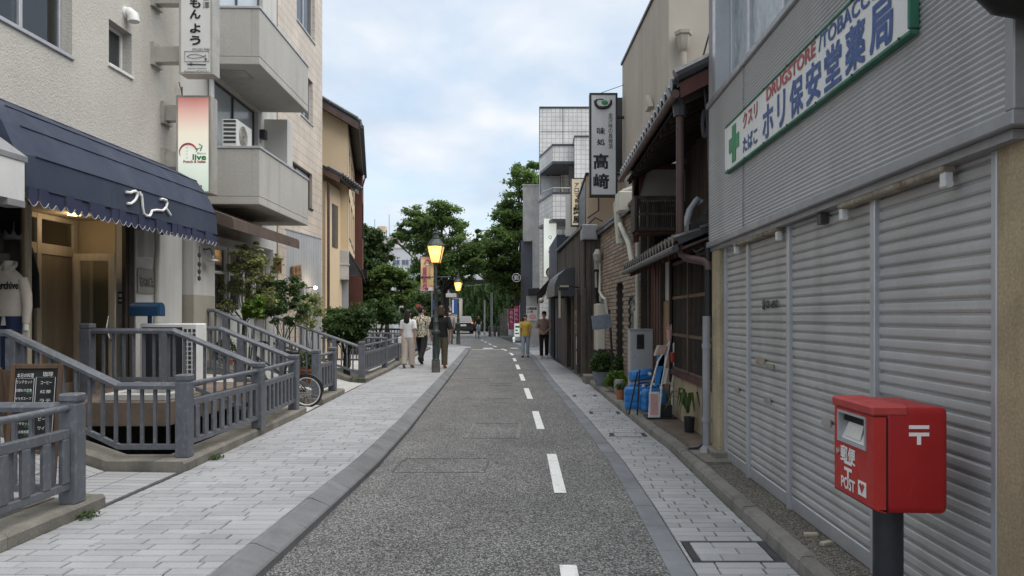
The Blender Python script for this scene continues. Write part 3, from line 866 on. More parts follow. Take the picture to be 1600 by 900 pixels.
def ramp_fence(label, y, path, backpost=None, midposts=(), low=.6):
    """fence on a footbridge edge: path of (x, z of the rail), from the canal post to the building"""
    r = thing('bridge_railing', label, 'railing', (path[0][0], y, PT), 'railings of the small footbridges')
    x0 = path[0][0]
    h = MB(); 
    for (xa,za),(xb,zb) in zip(path, path[1:]):
        e = .02
        prof = [(-.05,-.035),(.05,-.035),(.055,.0),(.035,.03),(-.035,.03),(-.055,.0)]
        v = [(xx, y+a, zz+b) for xx, zz in ((xa,za),(xb,zb)) for a,b in prof]
        h.add(v, [(i,(i+1)%6,(i+1)%6+6,i+6) for i in range(6)] + [tuple(range(6))[::-1], tuple(range(6,12))])
    part(h, 'handrail', FM, r)
    zr = lambda x: interp(sorted([(px, pz) for px, pz in path]), x)
    b = MB()
    for (xa,za),(xb,zb) in zip(path, path[1:]):
        b.slab([(xa,y-.025,za-low-.025),(xb,y-.025,zb-low-.025),(xb,y-.025,zb-low+.025),(xa,y-.025,za-low+.025)], (0,.05,0))
    part(b, 'bottom_rail', FM, r)
    xs = path[-1][0]; Ln = abs(xs-x0); n = int(Ln/.125)
    for i in range(1, n):
        x = x0 - Ln*i/n; z = zr(x)
        if any(abs(x-m) < .09 for m in midposts): continue
        q = MB(); q.box(x-.014, x+.014, y-.014, y+.014, z-low+.02, z-.03); part(q, 'baluster', FM, r)
    for m in midposts:
        q = MB(); z = zr(m); q.cbox(m-.05, m+.05, y-.05, y+.05, z-low-.2, z-.03, .006); part(q, 'post', FM, r)
    if backpost: post(r, backpost[0], y, backpost[1]-1.0, backpost[1])
    return r
front_fence('grey fence of wide slats closest to the camera, on a mossy plinth', [(-3.45,5.45),(-3.47,4.1),(-3.5,2.6)])
front_fence('two bay grey fence between the first and second footbridges', [(-3.47,7.22),(-3.46,9.1),(-3.62,10.9)])
front_fence('short single bay grey fence just past the parked bicycle', [(-3.77,12.5),(-3.8,13.6)])
front_fence('long grey fence running past the walking group', [(-3.98,16.6),(-4.12,19.75),(-4.38,22.9),(-4.62,26.1),(-4.82,29.3),(-4.95,32.4)])
ramp_fence('low level grey railing beside the chalkboard sign', 5.45, [(-3.5,.93),(-4.3,.93),(-5.3,1.3),(-5.9,1.3)])
ramp_fence('stepped grey railing sloping up behind the chalkboard sign', 7.22, [(-3.5,.92),(-4.11,.92),(-5.2,1.44),(-6.2,1.44)], midposts=(-5.15,))
ramp_fence('grey railing sloping up in front of the white condenser unit', 9.1, [(-3.5,1.0),(-4.5,1.42),(-5.5,1.42)], (-5.57,1.51), midposts=(-4.62,))
ramp_fence('grey railing sloping up beside the leaning bicycle', 10.9, [(-3.68,1.0),(-4.71,1.42),(-5.5,1.42)], (-5.58,1.5), midposts=(-4.4,))
ramp_fence('high grey railing sloping up below the olive tree', 12.5, [(-3.8,.98),(-5.49,1.7),(-6.0,1.7)], (-6.08,1.82), midposts=(-4.35,-5.3))
ramp_fence('grey railing sloping up in front of the round shrub', 16.6, [(-4.05,.92),(-5.33,1.37),(-6.0,1.6)], midposts=(-4.6,))
ramp_fence('level grey railing across the canal, first beyond the round shrub', 20.2, [(-4.2,1.0),(-6.3,1.02)], midposts=(-5.2,))
ramp_fence('level grey railing across the canal, second beyond the round shrub', 25.8, [(-4.65,1.0),(-7.0,1.02)], midposts=(-5.8,))
ramp_fence('level grey railing across the canal, farthest beyond the shrub', 30.5, [(-4.95,1.05),(-7.6,1.08)], midposts=(-6.2,))
# plinths
def plinth(label, y0, y1, wing0=None, wing1=None):
    r = thing('fence_plinth', label, 'plinth', (pl(y0)-.16, y0, SW-.01), 'concrete plinths under the canal fences')
    ys = YS(y0, y1, max(2, int((y1-y0)/.9)))
    for a, b in zip(ys, ys[1:]):
        m = MB(); a2, b2 = a+.003, b-.003
        prof = [(0,-.15),(0,.195),(-.02,PT),(-.3,PT),(-.32,.2),(-.32,-.15)]
        n = len(prof); v = [(pl(yy)+px,yy,pz) for yy in (a2,b2) for px,pz in prof]
        m.add(v, [(i,(i+1)%n,(i+1)%n+n,i+n) for i in range(n)] + [tuple(range(n))[::-1], tuple(range(n,2*n))])
        part(m, 'plinth_block', MT['conc'], r)
    return r
def wing(root, y0, y1, path):
    m = MB()
    top = [(x, y0, z) for x, z in path] ; bot = [(x, y0, -.3) for x, z in path[::-1]]
    m.slab(top+bot, (0, y1-y0, 0))
    part(m, 'plinth_wing', MT['conc'], root)
r = plinth('mossy concrete plinth under the closest fence', 1.5, 5.72)
wing(r, 5.33, 5.62, [(-3.69,PT-.002),(-4.3,PT-.002),(-5.3,.52),(-5.78,.52)])
r = plinth('concrete plinth under the two bay fence', 6.98, 11.25)
wing(r, 7.0, 7.36, [(-3.68,PT-.002),(-4.11,PT-.002),(-5.2,.6),(-5.78,.6)])
wing(r, 10.75, 11.05, [(-3.84,PT-.002),(-4.71,.55),(-5.5,.55)])
r = plinth('short concrete plinth behind the bicycle wheel', 12.32, 14.1)
wing(r, 12.35, 12.65, [(-3.96,PT-.002),(-5.49,.85),(-5.75,.85)])
r = plinth('long concrete plinth under the fence beside the walkers', 16.35, 33.2)
wing(r, 16.4, 16.75, [(-4.2,PT-.002),(-5.33,.6),(-5.8,.6)])

# footbridges
def bridge(name, label, y0, y1, path, mats, pav=None):
    r = thing(name, label, 'footbridge', ((path[0][0]+path[-1][0])/2, (y0+y1)/2, -.1), 'small footbridges over the canal')
    m = MB(); m.slab([(x,y0,z) for x,z in path]+[(x,y0,z-.3) for x,z in path[::-1]], (0,y1-y0,0)); part(m, 'deck', mats, r)
    if pav:
        for (xa,za),(xb,zb) in zip(path, path[1:]):
            Ln = math.hypot(xb-xa, zb-za); nx = max(1, round(Ln/.3)); ny = round((y1-y0)/.115)
            for j in range(ny):
                for i in range(nx):
                    u0, u1 = i/nx+.008, (i+1)/nx-.008
                    a, b = y0+(y1-y0)*j/ny+.004, y0+(y1-y0)*(j+1)/ny-.004
                    q = MB(); X = lambda u: xa+(xb-xa)*u; Z = lambda u: za+(zb-za)*u+.001
                    q.slab([(X(u0),a,Z(u0)),(X(u1),a,Z(u1)),(X(u1),b,Z(u1)),(X(u0),b,Z(u0))][::-1], (0,0,.013))
                    part(q, 'paver', MT['paver'], r)
    return r
bridge('footbridge', 'paved footbridge beside the chalkboard sign, leading to the boutique', 5.63, 6.97, [(-3.42,.105),(-4.1,.115),(-5.2,.48),(-5.79,.5)], MT['joint'], True)
bridge('footbridge', 'footbridge with the bicycle parked on it', 11.26, 12.31, [(-3.55,.105),(-3.9,.13),(-5.3,.62),(-5.62,.64)], MT['conc2'])
bridge('footbridge', 'footbridge below the bamboo leading to the grey restaurant', 14.11, 16.34, [(-3.75,.105),(-4.2,.14),(-5.6,.5),(-6.1,.5)], MT['conc2'])
bridge('footbridge', 'footbridge in front of the ochre house', 20.4, 25.6, [(-4.36,.05),(-6.8,.3)], MT['conc2'])
# raised terrace over the canal
r = thing('concrete_terrace', 'brown concrete terrace over the canal carrying the white condenser', 'terrace', (-5.0, 9.6, -.9))
m = MB(); m.cbox(-5.79,-4.15,8.25,10.74,.36,.64,.01); part(m, 'slab', MT['browncon'], r)
m = MB(); m.box(-5.79,-5.2,8.5,10.7,-.9,.36); part(m, 'support_wall', MT['canalwall'], r)
for bx in ((-4.95,-4.2,8.3,8.4),(-4.95,-4.2,8.95,9.03),(-4.95,-4.87,8.4,8.95),(-4.28,-4.2,8.4,8.95)):
    m = MB(); m.cbox(*bx,.64,.72,.01); part(m, 'coping', MT['conc2'], r)
m = MB(); m.lathe([(0.0,.0),(.16,.0),(.17,.012),(.15,.02),(0,.018)], (-4.75,9.55,.641), 20)
solo(m, 'dish', MT['mailblue'], 'flat dark dish lying on the brown terrace', 'dish')

# ------------------------------------------------------------------ boutique building, left
FX = -5.8
b1 = thing('boutique_building', 'beige stucco building with a boutique under the navy awning', 'building', (-6.5, 7, 0))
holes = [(4.2,10.5,.55,2.95),(7.7,9.16,4.83,6.3),(9.94,10.5,5.02,5.62)]
m = MB(); wall_cells(m, FX-.22, FX, 3.0, 11.95, -1.1, 9.5, holes); part(m, 'wall', MT['stucco'], b1)
m = MB(); m.box(-9.2,FX-.22,11.7,11.95,-1,9.5); m.box(-9.4,-9.2,3,11.95,-1,9.5); m.box(-9.4,FX,3,11.95,9.5,9.7); part(m, 'rear_wall', MT['stucco'], b1)
m = MB(); m.box(FX,FX+.025,10.56,11.93,.3,2.9); part(m, 'white_pier', MT['plaster'], b1)
m = MB(); m.box(FX-.02,FX+.012,10.42,10.55,.3,2.95); m.box(FX-.06,FX-.01,10.36,10.42,.5,2.9); part(m, 'dark_pillar', MT['house_dk'], b1)
# interior of the boutique
it = MB(); it.box(-9.15,FX-.01,3.2,10.7,.35,.55, 1); it.box(-9.15,-9.05,3.2,10.6,.55,2.98); it.box(-9.1,FX-.23,10.5,10.6,.55,2.98); it.box(-9.1,FX-.23,3.1,3.2,.55,2.98); it.box(-9.1,FX-.225,3.2,10.6,2.96,3.05)
part(it, 'shop_interior', [MT['interior'], MT['floor']], b1)
sh = MB(); 
for z in (.9,1.35,1.8,2.25): sh.box(-9.0,-8.6,4.5,9.9,z,z+.03)
part(sh, 'shelving', MT['wood'], b1)
# display window: frames, glass
fw = MB()
for y in (4.2,6.3,8.45): fw.cbox(FX-.14,FX-.06,y,y+.07,.55,2.95,.004)
fw.cbox(FX-.14,FX-.06,4.2,8.52,.55,.62,.004); fw.cbox(FX-.14,FX-.06,4.2,8.52,2.88,2.95,.004)
w = part(fw, 'display_window', MT['palewood'], b1)
gl = MB(); gl.box(FX-.105,FX-.095,4.27,6.3,.62,2.88); gl.box(FX-.105,FX-.095,6.37,8.45,.62,2.88); gl.box(-6.5,FX-.15,8.47,8.48,.6,2.9)
part(gl, 'pane', MT['glass'], w)
# recessed timber screen with a door leaf standing open
fs = MB()
for a, b in ((8.5,8.6),(9.55,9.64),(10.3,10.4)): fs.cbox(-6.58,-6.5,a,b,.55,2.95,.004)
for z0, z1 in ((2.42,2.56),(2.88,2.95),(.55,.68)): fs.cbox(-6.575,-6.505,8.6,10.3,z0,z1,.004)
fs.cbox(-6.57,-6.51,9.08,9.12,2.56,2.88,.003)
w = part(fs, 'entrance_screen', MT['palewood'], b1)
gl = MB(); gl.box(-6.545,-6.535,8.6,9.55,.68,2.42); gl.box(-6.545,-6.535,8.6,10.3,2.56,2.88); part(gl, 'pane', MT['glass'], w)
dw = MB(); dw.cbox(-6.56,-6.52,9.64,10.3,.68,2.42,.004); part(dw, 'panel', MT['mutewood'], w)
dr = MB()
for a, b in ((-6.4,-6.31),(-5.92,-5.83)): dr.cbox(a,b,10.13,10.17,.58,2.46,.004)
dr.cbox(-6.31,-5.92,10.13,10.17,2.36,2.46,.004); dr.cbox(-6.31,-5.92,10.13,10.17,.58,.75,.004)
w = part(dr, 'door', MT['palewood'], b1)
gl = MB(); gl.box(-6.31,-5.92,10.147,10.153,.75,2.36); part(gl, 'pane', MT['glass'], w)
hd = MB(); hd.tube([(-5.87,10.12,1.62),(-5.88,10.07,1.6),(-5.9,10.06,1.45),(-5.86,10.06,1.3),(-5.87,10.12,1.26)], .012, 8); part(hd, 'handle', MT['chrome'], w, 40)
ic = MB(); ic.cbox(-5.98,-5.88,10.46,10.495,1.78,1.95,.006); part(ic, 'intercom', MT['dkmetal'], b1)
ic = MB(); ic.box(-5.96,-5.9,10.452,10.459,1.87,1.92); ic.box(-5.96,-5.9,10.452,10.459,1.81,1.84); part(ic, 'intercom_label', MT['paper'], b1)
dl_ = MB(); dl_.lathe([(.075,0),(.075,.02),(.06,.02)], (-6.15,9.75,2.936), 20); part(dl_, 'downlight', MT['bulb'], b1)
def lamp(name, loc, power, size, col, kind='POINT'):
    l = bpy.data.lights.new(name, kind); l.energy = power; l.color = col; l.shadow_soft_size = size
    o = bpy.data.objects.new(name, l); COL.objects.link(o); o.location = loc
    return o
lamp('shop_downlight', (-6.15,9.75,2.85), 1.1, .06, (1,.78,.5))
lamp('shop_ceiling_light', (-7.2,7.9,2.7), 2.2, .15, (1,.8,.55))
# upper windows
def slide_window(root, X, y0, y1, z0, z1, depth=.13, pane='curtain', fr='alum', n=2, T=None, axis='y'):
    f = MB(T); x0, x1 = X-depth-.05, X-depth
    t = .045
    bx = (lambda a,b,c,d,e,g: f.cbox(a,b,c,d,e,g,.004))
    bx(x0,x1,y0,y0+t,z0,z1); bx(x0,x1,y1-t,y1,z0,z1); bx(x0,x1,y0+t,y1-t,z0,z0+t); bx(x0,x1,y0+t,y1-t,z1-t,z1)
    for i in range(1, n):
        yy = y0+(y1-y0)*i/n; bx(x0-.01,x1+.006,yy-t*.6,yy+t*.6,z0+t,z1-t)
    f.cbox(X-depth-.01, X+.03, y0-.02, y1+.02, z0-.045, z0, .004)
    w = part(f, 'window', MT[fr], root)
    g_ = MB(T); g_.box(x0+.01,x0+.025,y0+t,y1-t,z0+t,z1-t); part(g_, 'pane', MT['clearglass'] if pane in ('curtain',) else MT[pane], w)
    if pane == 'curtain':
        c = MB(T); k = YS(y0, y1, 60); xs = [x0-.05+.02*math.sin(i*1.7)+.012*math.sin(i*.6) for i in range(61)]
        for i in range(60): c.quad((xs[i],k[i],z0),(xs[i+1],k[i+1],z0),(xs[i+1],k[i+1],z1),(xs[i],k[i],z1))
        c.box(x0-.2,x0-.17,y0-.1,y1+.1,z0-.1,z1+.1)
        part(c, 'curtain', MT['curtain'], w)
    return w
slide_window(b1, FX, 7.7, 9.16, 4.83, 6.3)
slide_window(b1, FX, 9.94, 10.5, 5.02, 5.62, n=1, pane='dkglass', fr='whitem')
# vent hood
m = MB(); m.tube([(FX-.02,10.35,5.86),(FX+.05,10.35,5.87),(FX+.1,10.35,5.83),(FX+.11,10.35,5.74)], [.07,.075,.078,.08], 14)
m.tube([(FX-.01,10.35,5.86),(FX+.02,10.35,5.86)], .09, 16)
part(m, 'vent_hood', MT['whitem'], b1, 40)
# conduits
m = MB(); m.tube([(FX+.05,11.1,2.9),(FX+.05,11.12,2.6),(FX+.07,11.05,2.2),(FX+.05,11.1,1.7),(FX+.06,11.0,1.3),(FX+.05,11.0,.65)], .035, 8); part(m, 'conduit', MT['cream'], b1, 40)
m = MB(); m.tube([(FX+.05,11.88,5.3),(FX+.06,11.86,4.6),(FX+.04,11.9,4.2)], .012, 6); m.tube([(FX+.04,11.8,5.35),(FX+.1,11.75,5.2),(FX+.12,11.82,5.0)], .008, 6); part(m, 'cable', MT['dkmetal'], b1)
m = MB(); m.cbox(FX,FX+.12,10.62,10.9,2.45,2.85,.01); part(m, 'meter_box', MT['plaster'], b1)

# navy awning
A0, A1 = 7.0, 11.2
aprof = [(-5.79,3.9),(-5.52,3.83),(-5.2,3.66),(-5.05,3.46),(-4.9,3.16),(-4.88,2.84)]
aw = thing('navy_awning', 'navy canvas awning with white script over the boutique', 'awning', (-5.3, 9, 2.7))
m = MB(); ny = 24; k = YS(A0, A1, ny); n = len(aprof)
def apt(i, j):
    x, z = aprof[j]; y = k[i]
    if i == 0: x = -5.79+(x+5.79)*.93
    sag = .012*math.sin(i*2.1+j)*(.3 if j in (0,n-1) else 1)
    return (x, y, z-abs(sag)*.8)
vs = [apt(i,j) for i in range(ny+1) for j in range(n)]
fs_ = [(i*n+j, i*n+j+1, (i+1)*n+j+1, (i+1)*n+j) for i in range(ny) for j in range(n-1)]
m.add(vs, fs_)
m.add([(apt(0,j)) for j in range(n)]+[(-5.79,A0,2.84)], [tuple(range(n+1))])
m.add([(apt(ny,j)) for j in range(n)]+[(-5.79,A1,2.84)], [tuple(range(n+1))[::-1]])
part(m, 'canopy', MT['navy'], aw)
m = MB()
for j in (1,2,3,4): m.tube([(aprof[j][0]+.004, y, aprof[j][1]-.004) for y in k[1:]], .008, 6)
part(m, 'seam', MT['navy'], aw)
va = MB(); ed = MB(); ns = 30; X = -4.885
for i in range(ns):
    y0 = A0+.05+(A1-A0-.05)*i/ns; y1 = A0+.05+(A1-A0-.05)*(i+1)/ns
    pts = [(y0+(y1-y0)*q/8, 2.72-.055*math.sin(math.pi*q/8)) for q in range(9)]
    w = .012*math.sin(i*1.9)
    va.slab([(X+w,y0,2.85)]+[(X+w,a,z) for a,z in pts]+[(X+w,y1,2.85)], (-.006,0,0))
    ed.tube([(X+w+.002,a,z) for a,z in pts], .0038, 5)
part(va, 'valance', MT['valance'], aw); part(ed, 'valance_edging', MT['edging'], aw)
zf = lambda px, py: (-4.868, YX(px,-4.868), CH+(VY-py)*YX(px,-4.868)/F)
tx = MB()
st = [[(790,600),(815,604),(830,597),(848,594),(858,604),(858,622),(848,645),(835,660),(818,672),(797,672)],[(874,598),(878,622)],
      [(884,612),(888,640),(892,690),(900,735),(915,748),(935,750),(944,735),(950,716),(980,712),(1018,716),(1038,695),(1046,668),(1040,652),(1018,643),(1004,645)],[(1040,705),(1052,722),(1065,744)]]
for s in st:
    q = [zf(a/4, 150+b/4) for a,b in s]
    tx.tube(q, .016, 6)
part(tx, 'lettering', MT['pwhite'], aw)
# white ribbed canopy of the next shop
nc = thing('ribbed_white_canopy', 'white ribbed metal canopy end cut by the frame beside the navy awning', 'canopy', (-5.3, 6.2, 2.6))
m = MB(); m.slab([(-4.83,4.5,2.68),(-4.83,4.5,3.05),(-5.79,4.5,3.75),(-5.79,4.5,2.68)], (0,2.42,0)); part(m, 'canopy_body', MT['whitem'], nc)
m = MB()
for i in range(12):
    x = -4.87-.075*i; m.box(x-.006,x+.006,6.92,6.93,2.7,3.05+.73*(i*.075+.04)-.03)
m.slab([(-4.82,4.5,3.05),(-4.82,4.5,3.1),(-5.79,4.5,3.82),(-5.79,4.5,3.76)], (0,2.45,0)); m.box(-5.0,-4.83,6.7,6.93,2.62,2.68)
part(m, 'rib', MT['grey'], nc)

# box signs on brackets
def box_sign(name, label, x0, x1, y0, y1, z0, z1, face, case, brackets):
    r = thing(name, label, 'sign', ((x0+x1)/2, y0, z0), 'box signs on the left buildings')
    c = MB(); t = .03
    c.cbox(x0,x1,y0+.012,y1,z0,z1,.01)
    for a in ((x0,x0+t,z0,z1),(x1-t,x1,z0,z1),(x0+t,x1-t,z0,z0+t),(x0+t,x1-t,z1-t,z1)): c.box(a[0],a[1],y0,y0+.011,a[2],a[3])
    part(c, 'case', case, r)
    f = MB(); f.box(x0+t,x1-t,y0+.004,y0+.0115,z0+t,z1-t); part(f, 'sign_face', face, r)
    for z in brackets:
        b = MB(); b.cbox(FX-.01,x0,y0+.06,y1-.04,z,z+.24,.006); part(b, 'bracket', MT['stain'], r)
        b = MB(); b.box(FX,FX+.05,y0+.0,y1+.03,z-.05,z+.29); part(b, 'bracket_plate', MT['stain'], r)
    return r
mo = box_sign('restaurant_sign', 'white box sign with vertical brush characters and a fish drawing', -5.37,-4.87,11.0,11.26,5.22,8.4, MT['signpale'], MT['stain'], (5.42,6.3,7.4))
RX, UP = (1,0,0), (0,0,1)
ink = MB(); Y = 10.998
def at(px, py, y=Y): return (PX(px,y), y, PZ(py,y))
for ch, py in (('も',5),('ん',22),('よ',44),('う',63)): text(ink, ch, at(305,py), RX, UP, .15, .13, 0, .005)
text(ink, '澤', at(322,8), RX, UP, .1, .1); text(ink, '金', at(322,-5), RX, UP, .1, .1)
text(ink, '076-263-7566', at(314,77), RX, UP, .26, .035)
text(ink, 'japanese restaurant', at(308,107), RX, UP, .28, .028); text(ink, 'Kanazawa MONYOU', at(307,111.5), RX, UP, .36, .032)
def poly(mb, pts, r=.004, y=Y): mb.tube([at(a,b,y) for a,b in pts], r, 5)
poly(ink, [(288.5,80),(326.5,80),(326.5,96),(288.5,96),(288.5,80)], .003)
poly(ink, [(292,88),(298,85),(306,84.5),(314,86.5),(318,88),(321,85.5),(321,90.5),(318,88.2),(312,90),(302,91),(296,90),(292,88)], .003)
ink.lathe([(0,0),(.02,0)], (PX(321.5,Y),Y-.001,PZ(92,Y)), 8); poly(ink, [(321.5,92),(321.5,96)], .003)
poly(ink, [(292.5,100),(322,101)], .007); poly(ink, [(297,98),(300,98),(300,102),(297,102),(297,98)], .003)
part(ink, 'lettering', MT['ink'], mo)
bi = box_sign('bistro_sign', 'lit box sign fading from pink to pale green, bistro logo', PX(275,11.3),PX(329,11.3),11.3,11.55,PZ(302,11.3),PZ(149,11.3), MT['bistro'], MT['stain'], (3.9,4.62))
Y = 11.302
lr, lg = MB(), MB()
def arc(cx, cy, r, a0, a1, n=14): return [(cx+r*math.cos(R(a0+(a1-a0)*i/n)), cy+r*math.sin(R(a0+(a1-a0)*i/n))) for i in range(n+1)]
q = arc(294,238,13.5,-15,-205); lr.tube([at(a,b,Y) for a,b in q], [.004+.012*math.sin(math.pi*min(1,(i+2)/16)) for i in range(len(q))], 6)
text(lr, 'French & Italian', at(304,252.5,Y), RX, UP, .34, .04, 0, .002); l9 = MB(); text(l9, '19', at(313,292,Y), RX, UP, .05, .05, 0, .003); part(l9, 'red_number', MT['ired'], bi)
for i, ch in enumerate('オリーヴ'): text(lg, ch, at(292,231+i*5.2,Y), RX, UP, .026, .026) if ch != 'ー' else poly(lg, [(292,239),(292,243)], .002, Y)
text(lg, 'live', at(311.5,245.5,Y), RX, UP, .2, .085, 0, .004); text(lg, 'Bistro', at(315,239.5,Y), RX, UP, .13, .035)
poly(lg, [(306,238),(310,232),(316,230)], .005, Y); poly(lg, [(311,225),(316,228),(313,236)], .008, Y); poly(lg, [(310,233),(305,231)], .006, Y)
part(lr, 'red_print', MT['ired'], bi); part(lg, 'green_print', MT['igreen'], bi)

# boutique name plate and blue mailbox
gp = thing('name_plate', 'grey metal plate with wire letters beside the blue mailbox', 'sign', (FX+.04, 10.85, 1.92))
m = MB(); m.cbox(FX+.026,FX+.06,10.58,11.0,1.93,2.29,.014); part(m, 'plate', MT['stain'], gp)
m = MB(); text(m, 'GRACE', (FX+.067,10.79,2.1), (0,1,0), UP, .36, .13, 0, .004); part(m, 'lettering', MT['chrome'], gp)
mb_ = thing('letterbox', 'dark blue arched mailbox on a slim post', 'mailbox', (-5.35, 10.1, .64))
m = MB(); pr = [(-.1,1.6),(.1,1.6)] + [(.1*math.cos(R(a)),1.7+.09*math.sin(R(a))) for a in range(0,181,20)]
m.add([(xx,10.1+a,z) for xx in (-5.56,-5.17) for a,z in pr], [tuple(range(len(pr)))[::-1], tuple(range(len(pr),2*len(pr)))] + [(i,(i+1)%len(pr),(i+1)%len(pr)+len(pr),i+len(pr)) for i in range(len(pr))])
part(m, 'box', MT['mailblue'], mb_, 30)
m = MB(); m.tube([(-5.33,10.1,.64),(-5.33,10.1,1.6)], .028, 10); part(m, 'post', MT['mailblue'], mb_)
m = MB(); m.box(-5.171,-5.162,10.03,10.17,1.62,1.76); part(m, 'door', MT['mailblue'], mb_)
# mannequin and hanging coat in the window
mn = thing('mannequin', 'headless mannequin in a white lettered sweatshirt and blue trousers', 'mannequin', (-6.15, 8.0, .62))
mx, my = PX(14,8.0), 8.0
TM = Matrix.Translation((mx,my,0)) @ Matrix.Diagonal((.78,.8,1,1)) @ Matrix.Translation((-mx,-my,0))
m = MB(TM); m.loft([((mx,my,1.5),.17,.11),((mx,my,1.62),.15,.1),((mx,my,1.85),.17,.12),((mx,my,2.0),.19,.11),((mx,my,2.07),.12,.09),((mx,my,2.12),.06,.06),((mx,my,2.2),.055,.055)], 16); part(m, 'torso', MT['cream'], mn, 60)
m = MB(TM); m.loft([((mx,my,1.6),.21,.14),((mx,my,1.64),.215,.145),((mx,my,1.85),.205,.14),((mx,my,2.0),.2,.13),((mx,my,2.06),.14,.11),((mx,my,2.1),.085,.08)], 16); 
for s in (-1,1): m.tube([(mx+s*.18,my,2.0),(mx+s*.24,my,1.84),(mx+s*.27,my-.02,1.7),(mx+s*.27,my-.05,1.52)], [.07,.07,.06,.045], 10)
m.tube([(mx-.06,my-.09,2.08),(mx,my-.11,2.05),(mx+.06,my-.09,2.08),(mx+.09,my,2.15),(mx+.04,my+.08,2.18),(mx-.05,my+.08,2.18),(mx-.09,my,2.15)], .025, 6, closed=True)
part(m, 'sweatshirt', MT['cbeige'], mn, 60)  # white cloth drawn beige, the dimness behind the glass put into its colour
m = MB(TM)
for s in (-1,1):
    m = MB(TM); m.tube([(mx+s*.27,my-.05,1.52),(mx+s*.28,my-.06,1.44)], [.035,.04], 8)
    for j in range(5): m.tube([(mx+s*.28+.018*(j-2),my-.06,1.44),(mx+s*.285+.02*(j-2),my-.07-.01*(j%2),1.37-.012*(j in (1,2,3)))], [.012,.008], 6)
    part(m, 'hand', MT['cream'], mn, 60)

m = MB(TM)
for s in (-1,1): m.loft([((mx+s*.1,my,.66),.09,.1),((mx+s*.1,my,1.1),.1,.11),((mx+s*.09,my,1.45),.105,.12),((mx+s*.08,my,1.6),.11,.12)], 12)
part(m, 'trousers', MT['cnavy'], mn, 60)
m = MB(TM); m.lathe([(.2,0),(.2,.05),(.05,.06)], (mx,my,.56), 18); part(m, 'base', MT['dkmetal'], mn)
m = MB(TM); text(m, 'archive', (mx+.1,my-.155,1.93), RX, UP, .28, .075, 0, .004); part(m, 'lettering', MT['ink'], mn)
m = MB(); cx, cy = PX(24,8.9), 8.9
m.loft([((cx,cy,1.45),.2,.06),((cx,cy,1.9),.19,.07),((cx,cy,2.35),.17,.07),((cx,cy,2.48),.12,.06),((cx,cy,2.53),.05,.04)], 14)
for s in (-1,1): m.tube([(cx+s*.14,cy,2.42),(cx+s*.22,cy,2.1),(cx+s*.24,cy,1.7)], [.06,.06,.05], 8)
ct = thing('black_coat', 'black garment hanging behind the headless mannequin', 'coat', (cx,cy,1.45))
part(m, 'garment', MT['cblack'], ct, 60)
m = MB(); m.tube([(cx,cy,2.5),(cx,cy,2.6),(cx,cy,2.97)], .006, 6); part(m, 'hanger_wire', MT['dkmetal'], ct)
# chalkboard
cb = thing('chalkboard', 'wooden framed chalkboard menu standing behind the closest fence', 'sign board', (-4.1, 6.0, .2))
T = Matrix.Translation((PX(45,6.0),6.0,.17)) @ Matrix.Rotation(R(6),4,'Z') @ Matrix.Rotation(R(-7),4,'X')
m = MB(T)
for a in ((-.2,-.165,0,1.04),(.165,.2,0,1.04),(-.165,.165,1.0,1.04),(-.165,.165,.3,.335)): m.cbox(a[0],a[1],-.015,.015,a[2],a[3],.004)
part(m, 'frame', MT['oldwood'], cb)
m = MB(T); m.box(-.165,.165,-.004,.008,.335,1.0); part(m, 'board', MT['chalk'], cb)
m = MB(Matrix.Translation((PX(30,6.25),6.4,.22)) @ Matrix.Rotation(R(8),4,'X')); m.cbox(-.2,-.165,-.01,.01,0,.95,.003); m.cbox(.165,.2,-.01,.01,0,.95,.003); m.box(-.16,.16,-.004,.004,.3,.93); part(m, 'back_frame', MT['oldwood'], cb)
ch = MB(T); cg = MB(T); 
text(ch, '本日の料理', (-.085,-.007,.945), RX, UP, .13, .035); text(ch, '珈琲', (.09,-.007,.955), RX, UP, .08, .04)
rows = ['ランチセット','日替わり定食','サラダスープ','カレーライス','パスタ各種','ケーキセット','本日の魚料理','季節の野菜']
for i, s in enumerate(rows): text(ch, s, (-.09,-.007,.89-.068*i), RX, UP, .125, .026)
for i, s in enumerate(['コーヒー','紅茶','ラテ','ジュース','ビール','ワイン']): text(ch, s, (.08,-.007,.885-.075*i), RX, UP, .085, .028)
for i in (1,3,5,6): text(cg, '850', (-.04,-.0075,.868-.068*i), RX, UP, .05, .02)
for a, b, c, d in ((-.155,-.015,.66,.92),(-.155,-.015,.37,.63),(.0,.15,.4,.93)):
    ch.tube([(a,-.006,c),(b,-.006,c),(b,-.006,d),(a,-.006,d)], .002, 4, closed=True)
part(ch, 'chalk_writing', MT['pwhite'], cb); part(cg, 'price_writing', MT['igreen'], cb)
# ------------------------------------------------------------------ balcony building, left
T2 = Matrix.Translation((-5.9, 11.96, 0)) @ Matrix.Rotation(R(2), 4, 'Z')
b2 = thing('balcony_building', 'pale building with two plaster balconies and a tiled end', 'building', (-6.5, 16, 0))
m = MB(T2); wall_cells(m, -.2, 0, 0, 5.0, 2.95, 14, [(1.5,3.9,4.0,6.0),(1.6,4.2,7.3,8.9)]); m.box(-7,0,5.0,5.15,0,14); m.box(-7,-.2,0,.2,2.95,14)
part(m, 'plaster_wall', MT['plaster'], b2)
m = MB(T2); wall_cells(m, -.2, .04, 5.15, 9.1, 0, 14, [(5.5,8.05,4.5,5.45),(6.95,8.1,6.8,7.95),(6.6,8.3,9.1,10.5)]); m.box(-7,-.2,8.9,9.1,0,14)
part(m, 'tiled_wall', MT['tile'], b2)
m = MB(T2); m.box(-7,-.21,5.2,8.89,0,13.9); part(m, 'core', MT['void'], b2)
def win2(y0,y1,z0,z1,fr,pane,n=2,x=.04): return slide_window(b2, x, y0, y1, z0, z1, .08, pane, fr, n, T2)
